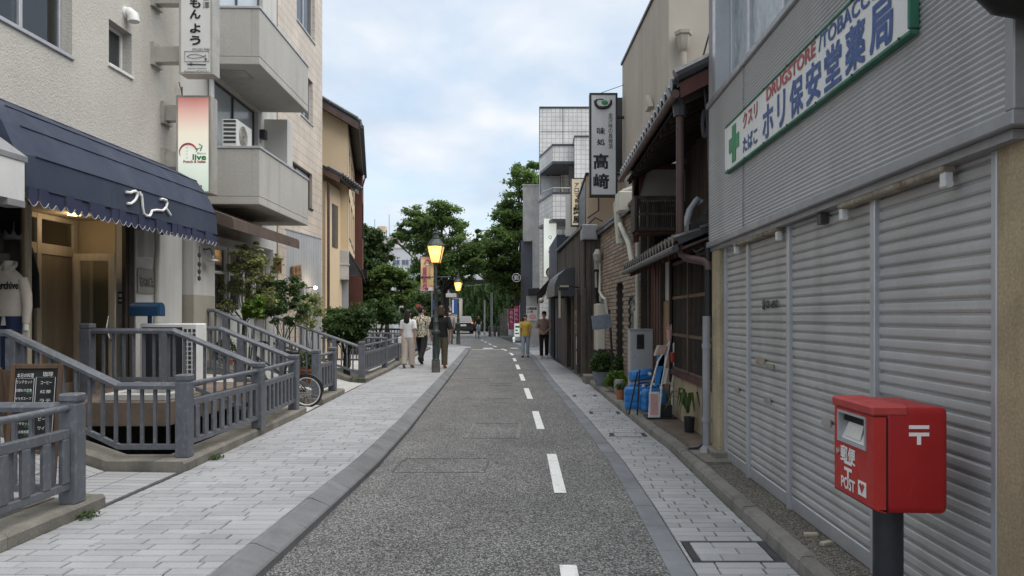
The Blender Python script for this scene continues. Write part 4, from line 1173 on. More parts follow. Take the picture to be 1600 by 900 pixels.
win2(5.5,8.05,4.5,5.45,'black','skylit',2); win2(6.95,8.1,6.8,7.95,'alum','dkglass'); win2(6.6,8.3,9.1,10.5,'alum','dkglass')
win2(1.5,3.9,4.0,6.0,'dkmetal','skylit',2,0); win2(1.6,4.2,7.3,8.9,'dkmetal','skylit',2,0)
for z0, z1 in ((3.58,4.57),(6.06,7.05)):
    c = MB(T2); c.cbox(-.01,1.0,1.05,4.15,z0,z0+.14,.01)
    c.cbox(.86,1.0,1.05,4.15,z0+.14,z1,.008); c.cbox(-.01,.86,1.05,1.19,z0+.14,z1,.008); c.cbox(-.01,.86,4.01,4.15,z0+.14,z1,.008)
    bal = part(c, 'balcony', MT['greigeplaster'], b2)
    c = MB(T2); c.cbox(.84,1.02,1.03,4.17,z1,z1+.045,.006); c.cbox(-.01,.84,1.03,1.21,z1,z1+.045,.006); part(c, 'coping_rail', MT['alum'], bal)
    c = MB(T2); c.box(.15,.62,1.35,1.85,z0-.012,z0-.002); part(c, 'soffit_hatch', MT['stain'], bal)
# condenser on the lower balcony
def condenser(label, T, w=.78, h=.6, d=.3, rear=False):  # rear swaps the fan for a flat dark panel and slots
    r = thing('air_conditioner', label, 'air conditioner', T.to_translation(), 'air conditioner condensers')
    m = MB(T); m.cbox(-w/2,w/2,-d/2,d/2,.06,h,.015); part(m, 'casing', MT['whitem'], r)
    if rear:
        g = MB(T); g.box(-w/2+.03,w/2-.2,-d/2-.004,-d/2+.001,.1,h-.05); part(g, 'dark_panel', MT['pole'], r)  # even dark panel over most of the front face
        g = MB(T)
        for j in range(11):
            for i in range(3): g.box(w/2-.18+i*.06,w/2-.14+i*.06,-d/2-.003,-d/2+.001,.12+j*.062,.165+j*.062)
        o_ = part(g, 'side_slots', MT['dkmetal'], r); o_['kind'] = 'stuff'
        m = MB(T); m.box(-w/2+.06,-w/2+.12,-d/2-.02,d/2+.02,0,.06); m.box(w/2-.12,w/2-.06,-d/2-.02,d/2+.02,0,.06); part(m, 'foot', MT['dkmetal'], r)
        return r
    g = MB(T); 
    for q in (.05,.09,.13,.17,.2): g.tube([(w*-.12+q*math.cos(a*math.pi/12), -d/2-.012, h*.52+q*math.sin(a*math.pi/12)) for a in range(24)], .005, 4, closed=True)
    for a in range(12): g.tube([(w*-.12+.03*math.cos(a*math.pi/6),-d/2-.012,h*.52+.03*math.sin(a*math.pi/6)),(w*-.12+.205*math.cos(a*math.pi/6),-d/2-.012,h*.52+.205*math.sin(a*math.pi/6))], .003, 4)
    part(g, 'fan_guard', MT['cream'], r)
    g = MB(T); g.lathe([(.2,0),(.2,.004)], (0,0,0), 24)
    g.v = [tuple(T @ Vector((w*-.12+p[0], -d/2-.004+p[2]*.5, h*.52+p[1]))) for p in [tuple(T.inverted() @ Vector(x)) for x in g.v]]
    part(g, 'fan_opening', MT['dkmetal'], r)
    g = MB(T)
    for i in range(7): g.box(w/2-.005,w/2+.004,-d/2+.03,d/2-.03,.12+i*.065,.15+i*.065)
    for i in range(6): g.box(-w/2-.004,-w/2+.005,-d/2+.03,d/2-.03,.12+i*.075,.165+i*.075)
    o_ = part(g, 'side_grille', MT['dkmetal'], r); o_['kind'] = 'stuff'
    m = MB(T); m.box(-w/2+.06,-w/2+.12,-d/2-.02,d/2+.02,0,.06); m.box(w/2-.12,w/2-.06,-d/2-.02,d/2+.02,0,.06); part(m, 'foot', MT['dkmetal'], r)
    return r
condenser('white condenser on the lower balcony above the navy awning', T2 @ Matrix.Translation((.35,1.75,4.62)) @ Matrix.Rotation(R(90),4,'Z') , .74, .56, .28)
m = MB(T2); m.cbox(.05,.6,1.22,2.2,4.2,4.62,.01); m.box(.05,.6,1.22,2.2,3.72,4.2); solo(m, 'condenser_stand', MT['dkmetal'], 'dark stand carrying the condenser on the lower balcony', 'stand')
m = MB(T2); m.tube([(.06,1.3,4.9),(.06,1.3,5.8),(.03,1.3,6.05)], .05, 10); part(m, 'drain_pipe', MT['whitem'], b2, 40)
m = MB(T2); m.box(.0,.5,4.3,4.7,4.7,5.95); part(m, 'side_wall', MT['plaster'], b2)
m = MB(T2); m.cbox(0,.12,3.98,4.15,5.45,5.65,.01); part(m, 'wall_lamp', MT['dkmetal'], b2)
# ground floor front
gf = MB(); wall_cells(gf, -5.85, -5.62, 12.0, 15.6, .3, 3.0, [(12.75,15.2,1.0,2.85)]); gf.box(-6.3,-5.85,12.0,12.2,1.95,3.0); part(gf, 'ground_floor_wall', MT['plaster'], b2)
gf = MB(); gf.box(-6.3,-5.61,11.985,12.0,.3,1.95); gf.box(-5.62,-5.61,12.0,12.75,.3,1.95); part(gf, 'dado', MT['dado'], b2)
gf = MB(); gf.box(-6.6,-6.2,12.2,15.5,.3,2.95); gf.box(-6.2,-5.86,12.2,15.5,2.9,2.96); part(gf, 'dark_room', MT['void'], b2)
for a, b in ((12.78,13.35),(13.42,14.0),(14.07,14.6),(14.65,15.18)):
    f = MB(); t = .06
    for bx in ((a,a+t,1.0,2.85),(b-t,b,1.0,2.85),(a+t,b-t,2.78,2.85),(a+t,b-t,1.62,1.72),(a+t,b-t,2.35,2.4),(a+t,b-t,1.0,1.08)): f.cbox(-5.72,-5.64,bx[0],bx[1],bx[2],bx[3],.004)
    f.box(-5.7,-5.66,a+t,b-t,1.08,1.62)
    w = part(f, 'window', MT['whitem'], b2); g_ = MB(); g_.box(-5.69,-5.68,a+t,b-t,1.72,2.35); g_.box(-5.69,-5.68,a+t,b-t,2.4,2.78); part(g_, 'pane', MT['dkglass'], w)
gb = MB()
for i in range(4): gb.box(PX(265,11.98),PX(273,11.98),11.96,11.99,2.18+i*.16,2.3+i*.16)
w = part(gb, 'slot_window', MT['void'], b2); gb = MB(); x0, x1 = PX(263,11.98), PX(275,11.98)
for i in range(5): gb.box(x0,x1,11.95,11.985,2.13+i*.16,2.18+i*.16)
part(gb, 'window_bar', MT['whitem'], w)
# wall lamp with hanging tag
wl = thing('wall_lamp', 'small bell shaped lamp with a hanging tag on the white corner', 'lamp', (-5.5,12.2,2.5))
m = MB(); m.lathe([(.11,0),(.1,.03),(.03,.07),(.02,.1)], (-5.46,12.35,2.52), 14); part(m, 'shade', MT['stain'], wl, 40)
m = MB(); m.tube([(-5.62,12.35,2.72),(-5.5,12.35,2.73),(-5.46,12.35,2.62)], .012, 6); part(m, 'arm', MT['dkmetal'], wl)
m = MB(); m.tube([(-5.55,12.05,2.75),(-5.55,12.05,2.2)], .006, 5); 
for z in (2.6,2.45,2.33,2.22): m.ball((-5.55,12.05,z),(.03,.02,.045),6,4)
part(m, 'hanging_charm', MT['dkmetal'], wl)
# brown restaurant awning
ba = thing('brown_awning', 'brown fabric awning under the lower balcony', 'awning', (-5.5,13.6,3.0))
m = MB(); v0 = [(-5.9,11.98,3.5),(-4.98,11.98,3.17),(-4.98,11.98,3.04),(-5.9,11.98,3.36)]
m.slab([(-5.9,11.98,3.52),(-4.98,11.98,3.18),(-5.05,15.5,3.18),(-6.02,15.5,3.52)], (0,0,.03)); m.slab([(-4.98,11.98,3.02),(-5.05,15.5,3.02),(-5.05,15.5,3.18),(-4.98,11.98,3.18)], (.02,0,0)); m.slab([(-5.9,11.975,3.36),(-4.98,11.975,3.02),(-4.98,11.975,3.18),(-5.9,11.975,3.52)], (0,.02,0))
part(m, 'canopy', MT['brownawn'], ba)
m = MB()
for y in (12.4,13.6,14.8): m.tube([(-5.9,y,3.4),(-5.0,y,3.08)], .015, 6)
m.tube([(-5.02,12,3.05),(-5.08,15.4,3.05)], .015, 6); part(m, 'frame', MT['dkmetal'], ba)
# grey boarded restaurant front
gr = thing('grey_restaurant_front', 'grey vertical boarded restaurant front below the tiled wall', 'building', (-6.2,18.4,0))
P0, P1 = Vector((-6.12,17,0)), Vector((-5.87,19.9,0)); dv = (P1-P0); Ln = dv.length; dv.normalize(); nv = Vector((dv.y,-dv.x,0))
TG = Matrix.Translation(P0) @ Matrix(((nv.x,dv.x,0,0),(nv.y,dv.y,0,0),(0,0,1,0),(0,0,0,1)))
core = MB(TG); wall_cells(core, -.35, -.02, .0, Ln, .1, 3.66, [(.85,1.75,.1,2.4)]); core.box(-1.5,-.35,0,.03,.1,3.66); core.box(-1.2,-.4,.03,Ln,.1,3.6, 1); core.box(-.35,-.05,Ln-.03,Ln,.1,3.66)
part(core, 'wall', [MT['greysiding'], MT['void']], gr)
y = 0
while y < Ln-.02:
    e = min(y+.16, Ln)
    zs = [(.1,3.68)] if not (y+.08 > .85 and y+.08 < 1.75) else [(2.4,3.68)]
    for z0, z1 in zs:
        q = MB(TG); q.cbox(-.02,0,y+.004,e-.004,z0,z1,.003); part(q, 'board', MT['greysiding'], gr)
    y = e
q = MB(TG); q.cbox(-.36,.015,-.02,Ln+.02,3.68,3.72,.004); part(q, 'coping', MT['alum'], gr)
q = MB(); q.box(PX(420,16.95),PX(440,16.95),16.93,16.97,PZ(427,16.95),PZ(403,16.95)); q2 = solo(q, 'board_panel', MT['wood'], 'plain brown board on the end of the grey boarded front', 'board')
sg = thing('wooden_sign', 'tilted wooden sign with carved characters above the grey doorway', 'sign', tuple(TG @ Vector((.05,1.25,2.45))))
T = TG @ Matrix.Translation((.06,1.2,2.66)) @ Matrix.Rotation(R(9),4,'X')
q = MB(T); q.cbox(-.035,.035,-.28,.2,-.2,.2,.01); part(q, 'board', MT['wood'], sg)
q = MB(T)
for i, s in enumerate(('小','路')): text(q, s, (.04,.05,.09-.18*i), (0,1,0), UP, .13, .13)
for i, s in enumerate(('料','理')): text(q, s, (.04,-.14,.09-.18*i), (0,1,0), UP, .13, .13)
T_ = q; part(q, 'lettering', MT['ink'], sg)
sl_ = thing('spot_lamp', 'small lit spot lamp on the grey boards beside the doorway', 'lamp', tuple(TG @ Vector((.1,1.95,2.3))))
q = MB(TG); q.tube([(0,1.85,2.32),(.14,1.87,2.34),(.2,1.92,2.33)], .015, 6); part(q, 'arm', MT['dkmetal'], sl_)
q = MB(TG); q.ball((.22,1.95,2.33),(.05,.05,.045),10,6); part(q, 'lit_bulb', MT['bulb'], sl_)
lamp('spot_lamp_light', tuple(TG @ Vector((.32,1.95,2.36))), 2.0, .04, (1,.75,.45))
m = MB(TG); m.tube([(.05,-.9,.8),(.05,-.9,.81)], .01, 4)
# large condenser on the terrace
condenser('white condenser standing on the brown terrace behind the railing', Matrix.Translation((PX(280,10.35),10.2,.64)), .78, .86, .3, rear=True)

# ------------------------------------------------------------------ ochre house
T3 = Matrix.Translation((-6.0, 23.2, 0)) @ Matrix.Rotation(R(12.5), 4, 'Z')
oh = thing('ochre_house', 'ochre sided house with tiled eaves and a concrete base', 'house', (-9, 26, 0))
def zr3(x): return 7.75 - .55*x
m = MB(T3); m.slab([(-6,0,3.68),(0,0,3.68),(0,0,zr3(0)-.1),(-3,0,zr3(-3)-.1),(-6,0,zr3(-3)-1.7)], (0,.2,0)); wall_cells(m, -.2, 0, .2, 8, 3.68, 7.65, [(1.0,2.6,4.2,5.6),(3.2,5.0,4.2,5.6),(5.6,7.2,4.2,5.6),(1.0,2.6,6.2,7.2),(3.2,5.0,6.2,7.2),(5.6,7.2,6.2,7.2)]); m.box(-6,0,7.8,8,3.68,7.65)
part(m, 'siding_wall', MT['beigehouse'], oh)
m = MB(T3); m.box(-5.8,-.21,.21,7.8,3.7,7.4); part(m, 'core', MT['void'], oh)
for a, b, c, d in ((1.0,2.6,4.2,5.6),(3.2,5.0,4.2,5.6),(5.6,7.2,4.2,5.6),(1.0,2.6,6.2,7.2),(3.2,5.0,6.2,7.2),(5.6,7.2,6.2,7.2)): slide_window(oh, 0, a, b, c, d, .06, 'dkglass', 'stain', 2, T3)
m = MB(T3); m.box(-.006,.008,.0,.05,3.68,7.6); m.box(-1.63,-1.61,-.008,0,3.7,8.4); part(m, 'trim', MT['palewood'], oh)
rf = MB(T3)
rf.slab([(.35,-.35,zr3(.35)),(-3,-.35,zr3(-3)),(-3,8.3,zr3(-3)),(.35,8.3,zr3(.35))], (0,0,.14)); rf.slab([(-3,-.35,zr3(-3)),(-6.6,-.35,zr3(-3)-2),(-6.6,8.3,zr3(-3)-2),(-3,8.3,zr3(-3))], (0,0,.14))
roof = part(rf, 'roof', MT['rtile'], oh)
vb = MB(T3); vb.slab([(.33,-.38,zr3(.33)-.16),(-3,-.38,zr3(-3)-.16),(-3,-.38,zr3(-3)+.02),(.33,-.38,zr3(.33)+.02)], (0,.03,0)); part(vb, 'bargeboard', MT['pink'] if False else MT['copper'], oh)
for i in range(30):
    y = -.3+i*.295; q = MB(T3); q.tube([(-.2,y,zr3(-.2)+.15),(.4,y,zr3(.4)+.14)], .075, 8); part(q, 'roof_tile', MT['rtile'], roof)
for i in range(9):
    x = .3-.42*i; q = MB(T3); q.tube([(x,-.33,zr3(x)+.17),(x-.4,-.33,zr3(x-.4)+.17)], .07, 8); part(q, 'roof_tile', MT['rtile'], roof)
gt = MB(T3); gt.tube([(.44,-.3,zr3(.44)+.02),(.44,8.3,zr3(.44)+.02)], .06, 8); gt.tube([(.44,8.0,zr3(.44)),(.3,8.0,7.0),(.05,8.0,6.9)], .03, 6); part(gt, 'gutter', MT['dkmetal'], oh)
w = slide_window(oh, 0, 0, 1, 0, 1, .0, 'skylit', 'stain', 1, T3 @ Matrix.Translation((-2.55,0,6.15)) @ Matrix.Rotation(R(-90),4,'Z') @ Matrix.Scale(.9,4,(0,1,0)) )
m = MB(T3); m.cbox(-2.7,-1.5,-.35,0,7.2,7.28,.01); part(m, 'window_hood', MT['dkmetal'], oh)
# lower bay
m = MB(); m.box(-9.5,-6.22,21.5,23.3,.2,5.55); part(m, 'bay_wall', MT['beigehouse'], oh)
rb = MB(); rb.slab([(-5.72,21.3,5.6),(-8.0,21.3,6.75),(-8.0,24.2,6.75),(-5.9,24.2,5.6)], (0,0,.12)); br = part(rb, 'bay_roof', MT['rtile'], oh)
rb = MB(); rb.slab([(-5.74,21.27,5.46),(-8.0,21.27,6.6),(-8.0,21.27,6.76),(-5.74,21.27,5.62)], (0,.03,0)); part(rb, 'bargeboard', MT['copper'], oh)
for i in range(9): q = MB(); q.tube([(-6.1,21.35+i*.3,5.92),(-5.68,21.35+i*.3,5.69)], .075, 8); part(q, 'roof_tile', MT['rtile'], br)
m = MB(); m.tube([(-6.1,21.4,5.5),(-6.1,21.4,.6)], .04, 8); part(m, 'downpipe', MT['copper'], oh)
m = MB(); m.box(-6.225,-6.2,22.2,22.8,3.7,5.0); part(m, 'bay_window', MT['dkglass'], oh)
# concrete base and canopy
m = MB(T3); m.cbox(-6,.02,-.08,.3,2.75,3.67,.01); m.box(-6,-1.2,.3,7.9,.1,3.67); m.box(-6,-.05,.31,7.9,3.4,3.67); part(m, 'concrete_base', MT['conc2'], oh)
m = MB(T3); m.cbox(-6,.05,-.1,.32,3.2,3.24,.004); part(m, 'base_moulding', MT['conc2'], oh)
m = MB(T3); m.slab([(.03,.3,3.6),(.45,.5,2.95),(.45,7.5,2.95),(.03,7.5,3.6)], (0,0,.09)); m.slab([(.03,.32,2.9),(.42,.5,2.9),(.03,.32,3.6)], (0,.06,0)); part(m, 'canopy', MT['rtile'], oh)
m = MB(T3); m.box(-1.19,-1.1,1,1.9,.2,2.6); m.box(-1.19,-1.1,2.4,3.3,.2,2.6); m.box(-.2,0,.3,.6,.1,2.75); part(m, 'entrance', MT['greysiding'], oh)
rbx = thing('red_brown_block', 'narrow red brown block behind the ochre house', 'building', (-9.5,35,0))
m = MB(T3); m.box(-5,.3,8.35,12,0,9.9); part(m, 'wall', MT['redbrown'], rbx)
m = MB(T3); m.box(.31,.34,8.6,9.6,5,6.5); m.box(.31,.5,8.4,11.8,3.2,3.6); part(m, 'dark_band', MT['void'], rbx)
m = MB(T3); m.box(-5.05,-.3,8.3,8.36,8.9,9.95); part(m, 'parapet_panel', MT['conc2'], rbx)

# ------------------------------------------------------------------ drugstore, right
ds = thing('drugstore_building', 'shuttered drugstore clad in grey corrugated steel', 'building', (3, 5.4, 0))
SX, CX = 1.97, 1.85
Y0, Y1 = 2.9, 8.02
m = MB(); m.box(SX+.1,6,Y0-2,8.0,0,2.3); m.box(2.3,6,Y0-2,8.0,2.3,9); part(m, 'core_wall', MT['grey'], ds)
# corrugated cladding, pitch 38 mm
def corrug(y0, y1, z0, z1, pitch=.029, amp=.006):
    m = MB(); n = int((z1-z0)/pitch*6); zs = [z0+(z1-z0)*i/n for i in range(n+1)]
    for a, b in zip(zs, zs[1:]):
        xa = CX+amp*math.sin(2*math.pi*a/pitch); xb = CX+amp*math.sin(2*math.pi*b/pitch)
        m.quad((xa,y1,a),(xa,y0,a),(xb,y0,b),(xb,y1,b))
    return m
for a, b in ((2.9,6.62),(6.64,7.98)): part(corrug(a, b, 2.4, 3.84), 'corrugated_cladding', MT['clad'], ds, 60)
part(corrug(7.82, 7.98, 3.9, 7.5), 'corrugated_cladding', MT['clad'], ds, 60)
m = MB(); m.box(CX+.012,SX+.35,2.9,8.0,2.42,3.84); part(m, 'fascia_core', MT['grey'], ds)
m = MB(); m.cbox(CX-.02,SX+.14,2.84,8.02,2.34,2.4,.006); m.cbox(CX-.015,SX+.2,2.84,2.9,2.4,7,.006); m.cbox(CX-.012,CX+.012,6.62,6.64,2.4,3.84,.003); m.cbox(CX-.03,SX+.3,2.85,8.0,3.84,3.9,.008)
part(m, 'edge_trim', MT['grey'], ds)
m = MB(); m.box(SX-.1,SX+.1,2.9,8.0,2.30,2.338); part(m, 'soffit', MT['grey'], ds)
# upper windows
m = MB()
for y in (2.92,3.95,4.98,6.0,6.98,7.62): m.cbox(2.0,2.08,y,y+.06,3.9,5.7,.006)
m.cbox(2.0,2.08,2.9,7.7,3.9,3.96,.006); m.cbox(1.99,2.09,2.9,7.7,5.0,5.05,.006)
w = part(m, 'window', MT['alum'], ds)
for a, b in ((2.98,3.95),(4.01,4.98),(5.04,6.0),(6.06,6.98),(7.04,7.62)):
    m = MB(); m.box(2.03,2.05,a,b,3.96,5.0); m.box(2.03,2.05,a,b,5.05,5.7); part(m, 'pane', MT['frost'], w)
m = MB(); m.box(CX,2.3,7.69,7.82,3.9,7.5); m.box(2.0,2.3,2.9,7.7,5.7,7.5); part(m, 'window_jamb', MT['alum'], ds)
# shutters
MY = [7.66, 6.83, 5.72, 4.27, 3.13]
sl_h = .0665
def slat_mesh(w):
    m = MB(); pr = [(.010,.0),(.0115,.002),(.0115,.009),(.001,.013),(-.006,.022),(-.0075,.026),(-.0078,.042),(-.007,.058),(-.003,.0625),(.010,.0665)]
    n = len(pr)
    for (xa,za),(xb,zb) in zip(pr, pr[1:]): m.quad((xa,w,za),(xa,0,za),(xb,0,zb),(xb,w,zb))
    return m
for si, (yb, ya) in enumerate(zip(MY, MY[1:])):
    m = MB(); m.box(SX+.012,SX+.03,ya,yb,ST,2.32); s = part(m, 'shutter', MT['shutter'], ds)
    a, b = ya+.028, yb-.028
    me = slat_mesh(b-a).mesh('slat', MT['shutter'], smooth=50)
    z = ST+.11
    while z < 2.29:
        o = bpy.data.objects.new('slat', me); COL.objects.link(o); o.parent = s; o.location = Vector((SX+rnd.uniform(-.0012,.0012),a,z))-OFF[s.name]; o.rotation_euler = (rnd.uniform(-.0012,.0012), rnd.uniform(-.05,.05), 0); z += sl_h
    m = MB(); m.cbox(SX-.012,SX+.01,a,b,ST+.002,ST+.11,.006); part(m, 'bottom_rail', MT['alum'], s)
    m = MB(); yy = (a+b)/2; m.box(SX-.019,SX-.013,yy-.08,yy+.08,.86,.905); m.lathe([(.02,0),(.02,.006)], (SX-.02,yy+.2,1.1), 10); part(m, 'lock_plate', MT['stain'], s)
for i, y in enumerate(MY):
    m = MB(); w_ = .03 if i < 4 else .02; m.cbox(SX-.035,SX+.02,y-w_,y+w_,ST,2.335,.005); part(m, 'mullion', MT['alum'], ds)
m = MB(); m.cbox(SX-.018,SX-.013,6.1,6.3,1.16,1.2,.002); m.cbox(SX-.02,SX-.013,6.35,6.6,1.18,1.235,.002); part(m, 'mail_slot', MT['rust'], ds)
tx = MB(); text(tx, '☎ 231-6917', (SX-.021,6.2,1.7), (0,-1,0), UP, .42, .085, 0, .004); part(tx, 'phone_number', MT['ink'], ds)
# sign board
sb = thing('drugstore_sign', 'long white drugstore sign with a green cross and blue characters', 'sign', (1.8,5.3,2.96))
yA, yB, z0, z1 = 7.08, 3.56, 2.965, 3.425
m = MB(); m.box(1.805,CX-.008,yB+.02,yA-.02,z0+.02,z1-.02); part(m, 'panel', MT['signpale'], sb)
m = MB()
for q in ((yB,yA,z0,z0+.022),(yB,yA,z1-.022,z1),(yB,yB+.022,z0+.03,z1-.03)): m.cbox(1.795,CX-.006,q[0],q[1],q[2],q[3],.004)
part(m, 'frame', MT['gframe'], sb)
m = MB(); m.cbox(1.795,CX-.006,yA-.03,yA,z0+.03,z1-.03,.004); part(m, 'pale_frame_end', MT['signpale'], sb)
SR = (0,-1,0); zt = lambda px, py: (1.802, YX(px,1.802), CH+(VY-py)*YX(px,1.802)/F)
cy = 6.78; cz = 3.195; m = MB(); m.box(1.800,1.804,cy-.065,cy+.065,cz-.17,cz+.17); m.box(1.800,1.804,cy-.17,cy-.066,cz-.065,cz+.065); m.box(1.800,1.804,cy+.066,cy+.17,cz-.065,cz+.065); part(m, 'green_cross', MT['igreen'], sb)
rd_, bl_ = MB(), MB()
text(rd_, 'クスリ', (1.802,6.27,3.31), SR, UP, .42, .13, 0, .004); text(bl_, 'たばこ', (1.802,6.27,3.1), SR, UP, .42, .13, 0, .004)
part(rd_, 'red_lettering', MT['ired'], sb); part(bl_, 'blue_lettering', MT['iblue'], sb); rd_, bl_ = MB(), MB()
text(rd_, 'DRUGSTORE', (1.802,5.3,3.345), SR, UP, 1.02, .095, 0, .004); text(bl_, '/TOBACCO', (1.802,4.3,3.345), SR, UP, .86, .095, 0, .003); part(bl_, 'blue_lettering', MT['iblue'], sb); bl_ = MB()
for i, c in enumerate('ホリ保安堂薬局'): text(bl_, c, (1.802,5.78-.318*i,3.135), SR, UP, .25 if c != 'リ' else .16, .25, 0, .0075)
part(rd_, 'red_lettering', MT['ired'], sb); part(bl_, 'blue_lettering', MT['iblue'], sb)
m = MB()
for i in range(7):
    for z in (z0+.015,z1-.015): m.ball((1.793,yB+.1+i*.55,z),.008,6,4)
part(m, 'rivets', MT['dkmetal'], sb)
# strip light fixtures under the fascia
for (a, b, lab) in ((3.42,4.62,'rusty fluorescent strip fixture under the fascia nearest the post box'),(5.82,7.1,'rusty fluorescent strip fixture under the far end of the fascia')):
    r = thing('strip_light', lab, 'light fixture', (1.9,(a+b)/2,2.2), 'strip lights under the drugstore fascia')
    m = MB(); m.cbox(1.875,1.945,a,b,2.27,2.338,.008); part(m, 'housing', MT['rust'], r)
    for y in (a+.02,b-.02):
        m = MB(); m.cbox(1.885,1.93,y-.022,y+.022,2.2,2.272,.006); m.tube([(1.907,y-.03,2.215),(1.907,y+.03,2.215)], .018, 10); part(m, 'socket', MT['whitem'], r)
m = MB(); m.tube([(1.92,4.75,2.32),(1.92,5.2,2.3),(1.92,5.75,2.31)], .012, 6); m.box(1.9,1.95,4.95,5.02,2.22,2.338); part(m, 'cable', MT['dkmetal'], ds)
# pillars
m = MB(); m.cbox(SX-.04,2.6,2.2,3.11,0,2.33,.02); m.cbox(SX-.02,2.6,2.2,2.83,2.33,6,.02); part(m, 'near_pillar', MT['tanpillar'], ds)
m = MB(); m.cbox(1.885,2.25,7.7,8.0,.05,2.335,.012); part(m, 'far_pillar', MT['beigepillar'], ds)
m = MB(); m.cbox(1.82,2.2,7.62,8.06,.02,.2,.02); m.slab([(1.7,7.45,.08),(2.1,7.45,.08),(2.0,8.3,.08),(1.66,8.3,.08)], (0,0,.045)); part(m, 'pillar_footing', MT['conc'], ds)
m = MB(); m.tube([(1.62,2.7,2.83),(1.72,2.74,2.77),(1.95,2.76,2.74),(2.3,2.76,2.74)], .05, 12); m.cbox(1.68,2.3,2.5,2.8,2.8,2.95,.02)
ov = solo(m, 'gutter_pipe', MT['black'], 'black gutter pipe end above the tan pillar', 'pipe', smooth=40)
for i, (a, b, c) in enumerate(((1.86,5.02,.0),(1.89,4.83,.5))):
    T = Matrix.Translation((a,b,ST)) @ Matrix.Rotation(c,4,'Z'); m = MB(T); m.cbox(-.045,.045,-.02,.02,0,.022,.003)
    solo(m, 'wood_offcut', MT['palewood'], ('small wood offcut against the shutter base, farther from the post box','small wood offcut against the shutter base, nearer the post box')[i], 'wood block', 'wood offcuts on the apron')

# ------------------------------------------------------------------ red post box
pb = thing('post_box', 'red pillar post box with a grey mail slot on a dark pole', 'post box', (1.62,3.42,0))
x0,x1,y0,y1,zb,zt_ = 1.46,1.79,3.2,3.63,.745,1.205
def rbox(mb, x0,x1,y0,y1,z0,z1,rad,belly,n=6):
    """body with rounded vertical edges at the back and a bowed underside and top"""
    pts = []
    for cx, cy, a0 in ((x1-rad,y0+rad,-90),(x1-rad,y1-rad,0),(x0+.008,y1-.008,90),(x0+.008,y0+.008,180)):
        rr = rad if cx > (x0+x1)/2 else .008
        for i in range(n+1): a = R(a0+90*i/n); pts.append((cx+rr*math.cos(a), cy+rr*math.sin(a)))
    m = len(pts); zs = []
    levels = [(z0, .965, belly),(z0+.01,.99,belly),(z0+.03,1,belly),(z1-.03,1,belly),(z1-.01,.99,belly),(z1,.965,belly)]
    v = []; cx, cy = (x0+x1)/2, (y0+y1)/2
    for li, (z, k, b) in enumerate(levels):
        for px, py in pts:
            u = (px-x0)/(x1-x0); dz = -b*(math.sin(math.pi*u)) if li < 3 else -b*.9*max(0,u-.35)**2*1.6
            v.append((cx+(px-cx)*k, cy+(py-cy)*k, z+dz))
    f = [(i*m+j, i*m+(j+1)%m, (i+1)*m+(j+1)%m, (i+1)*m+j) for i in range(5) for j in range(m)]
    f += [tuple(range(m))[::-1], tuple(5*m+j for j in range(m))]
    mb.add(v, f)
m = MB(); rbox(m, x0+.06,x1,y0,y1,zb,zt_,.035,.014); part(m, 'body', MT['red'], pb, 35)
m = MB(); wall_cells(m, x0, x0+.055, y0+.004, y1-.004, zb+.01, zt_-.045, [(y0+.075,y1-.05,1.0,zt_-.055)]); part(m, 'front_door', MT['redlid'], pb)
m = MB(); m.slab([(x0,y0+.004,zb+.01),(x0,y1-.004,zb+.01),(x0+.055,y1-.004,zb-.004),(x0+.055,y0+.004,zb-.004)][::-1], (0,0,.004)); part(m, 'door_lip', MT['redlid'], pb)
m = MB(); m.cbox(x0-.012,x0+.15,y0-.004,y1+.004,zt_-.042,zt_+.006,.01); part(m, 'lid', MT['redtop'], pb)
# recessed slot bay
a, b, c, d = y0+.075, y1-.05, 1.0, zt_-.055
m = MB(); m.box(x0+.048,x0+.054,a,b,c,d)
for q in ((a,a+.012,c,d),(b-.012,b,c,d),(a+.012,b-.012,c,c+.012),(a+.012,b-.012,d-.012,d)): m.box(x0-.006,x0+.05,q[0],q[1],q[2],q[3])
sb_ = part(m, 'slot_bay', MT['alum'], pb)
m = MB(); m.slab([(x0+.008,a+.014,c+.014),(x0+.008,b-.014,c+.014),(x0+.045,b-.014,d-.055),(x0+.045,a+.014,d-.055)], (.004,0,.002)); part(m, 'slot_flap', MT['whitem'], sb_)
m = MB(); m.slab([(x0+.013,a+.09,c+.03),(x0+.013,b-.06,c+.03),(x0+.036,b-.06,c+.12),(x0+.036,a+.09,c+.12)], (-.003,0,.001)); part(m, 'notice_sticker', MT['paper'], sb_)
m = MB(); m.box(x0+.02,x0+.047,a+.02,b-.02,d-.05,d-.02); part(m, 'slot_mouth', MT['void'], sb_)
FRT = (0,-1,0); wr = MB()
yc = (y0+y1)/2+.05
for i, s in enumerate('郵便'): text(wr, s, (x0-.0015,yc+.045-.085*i,.945), FRT, UP, .075, .075, 0, .002)
def tmark(mb, c, r, u, s):
    r, u, c = Vector(r), Vector(u), Vector(c); n = r.cross(u)*.001
    for w, z0, z1 in ((1.0,.28,.46),(1.0,-.08,.1)):
        mb.slab([c+r*s*a+u*s*b for a,b in ((-w/2,z0),(w/2,z0),(w/2,z1),(-w/2,z1))], n)
    mb.slab([c+r*s*a+u*s*b for a,b in ((-.1,-.5),(.1,-.5),(.1,-.08),(-.1,-.08))], n)
tmark(wr, (x0-.0015,yc,.877), FRT, UP, .085)
text(wr, 'POST', (x0-.0015,yc+.0,.81), FRT, UP, .15, .052, 0, .002)
tmark(wr, (1.655,y0-.001,1.085), (1,0,0), UP, .088)
part(wr, 'lettering', MT['pwhite'], pb)
m = MB(); m.box(x0-.0025,x0-.0005,yc-.19,yc-.11,.79,.855); st_ = part(m, 'sticker', MT['pwhite'], pb)
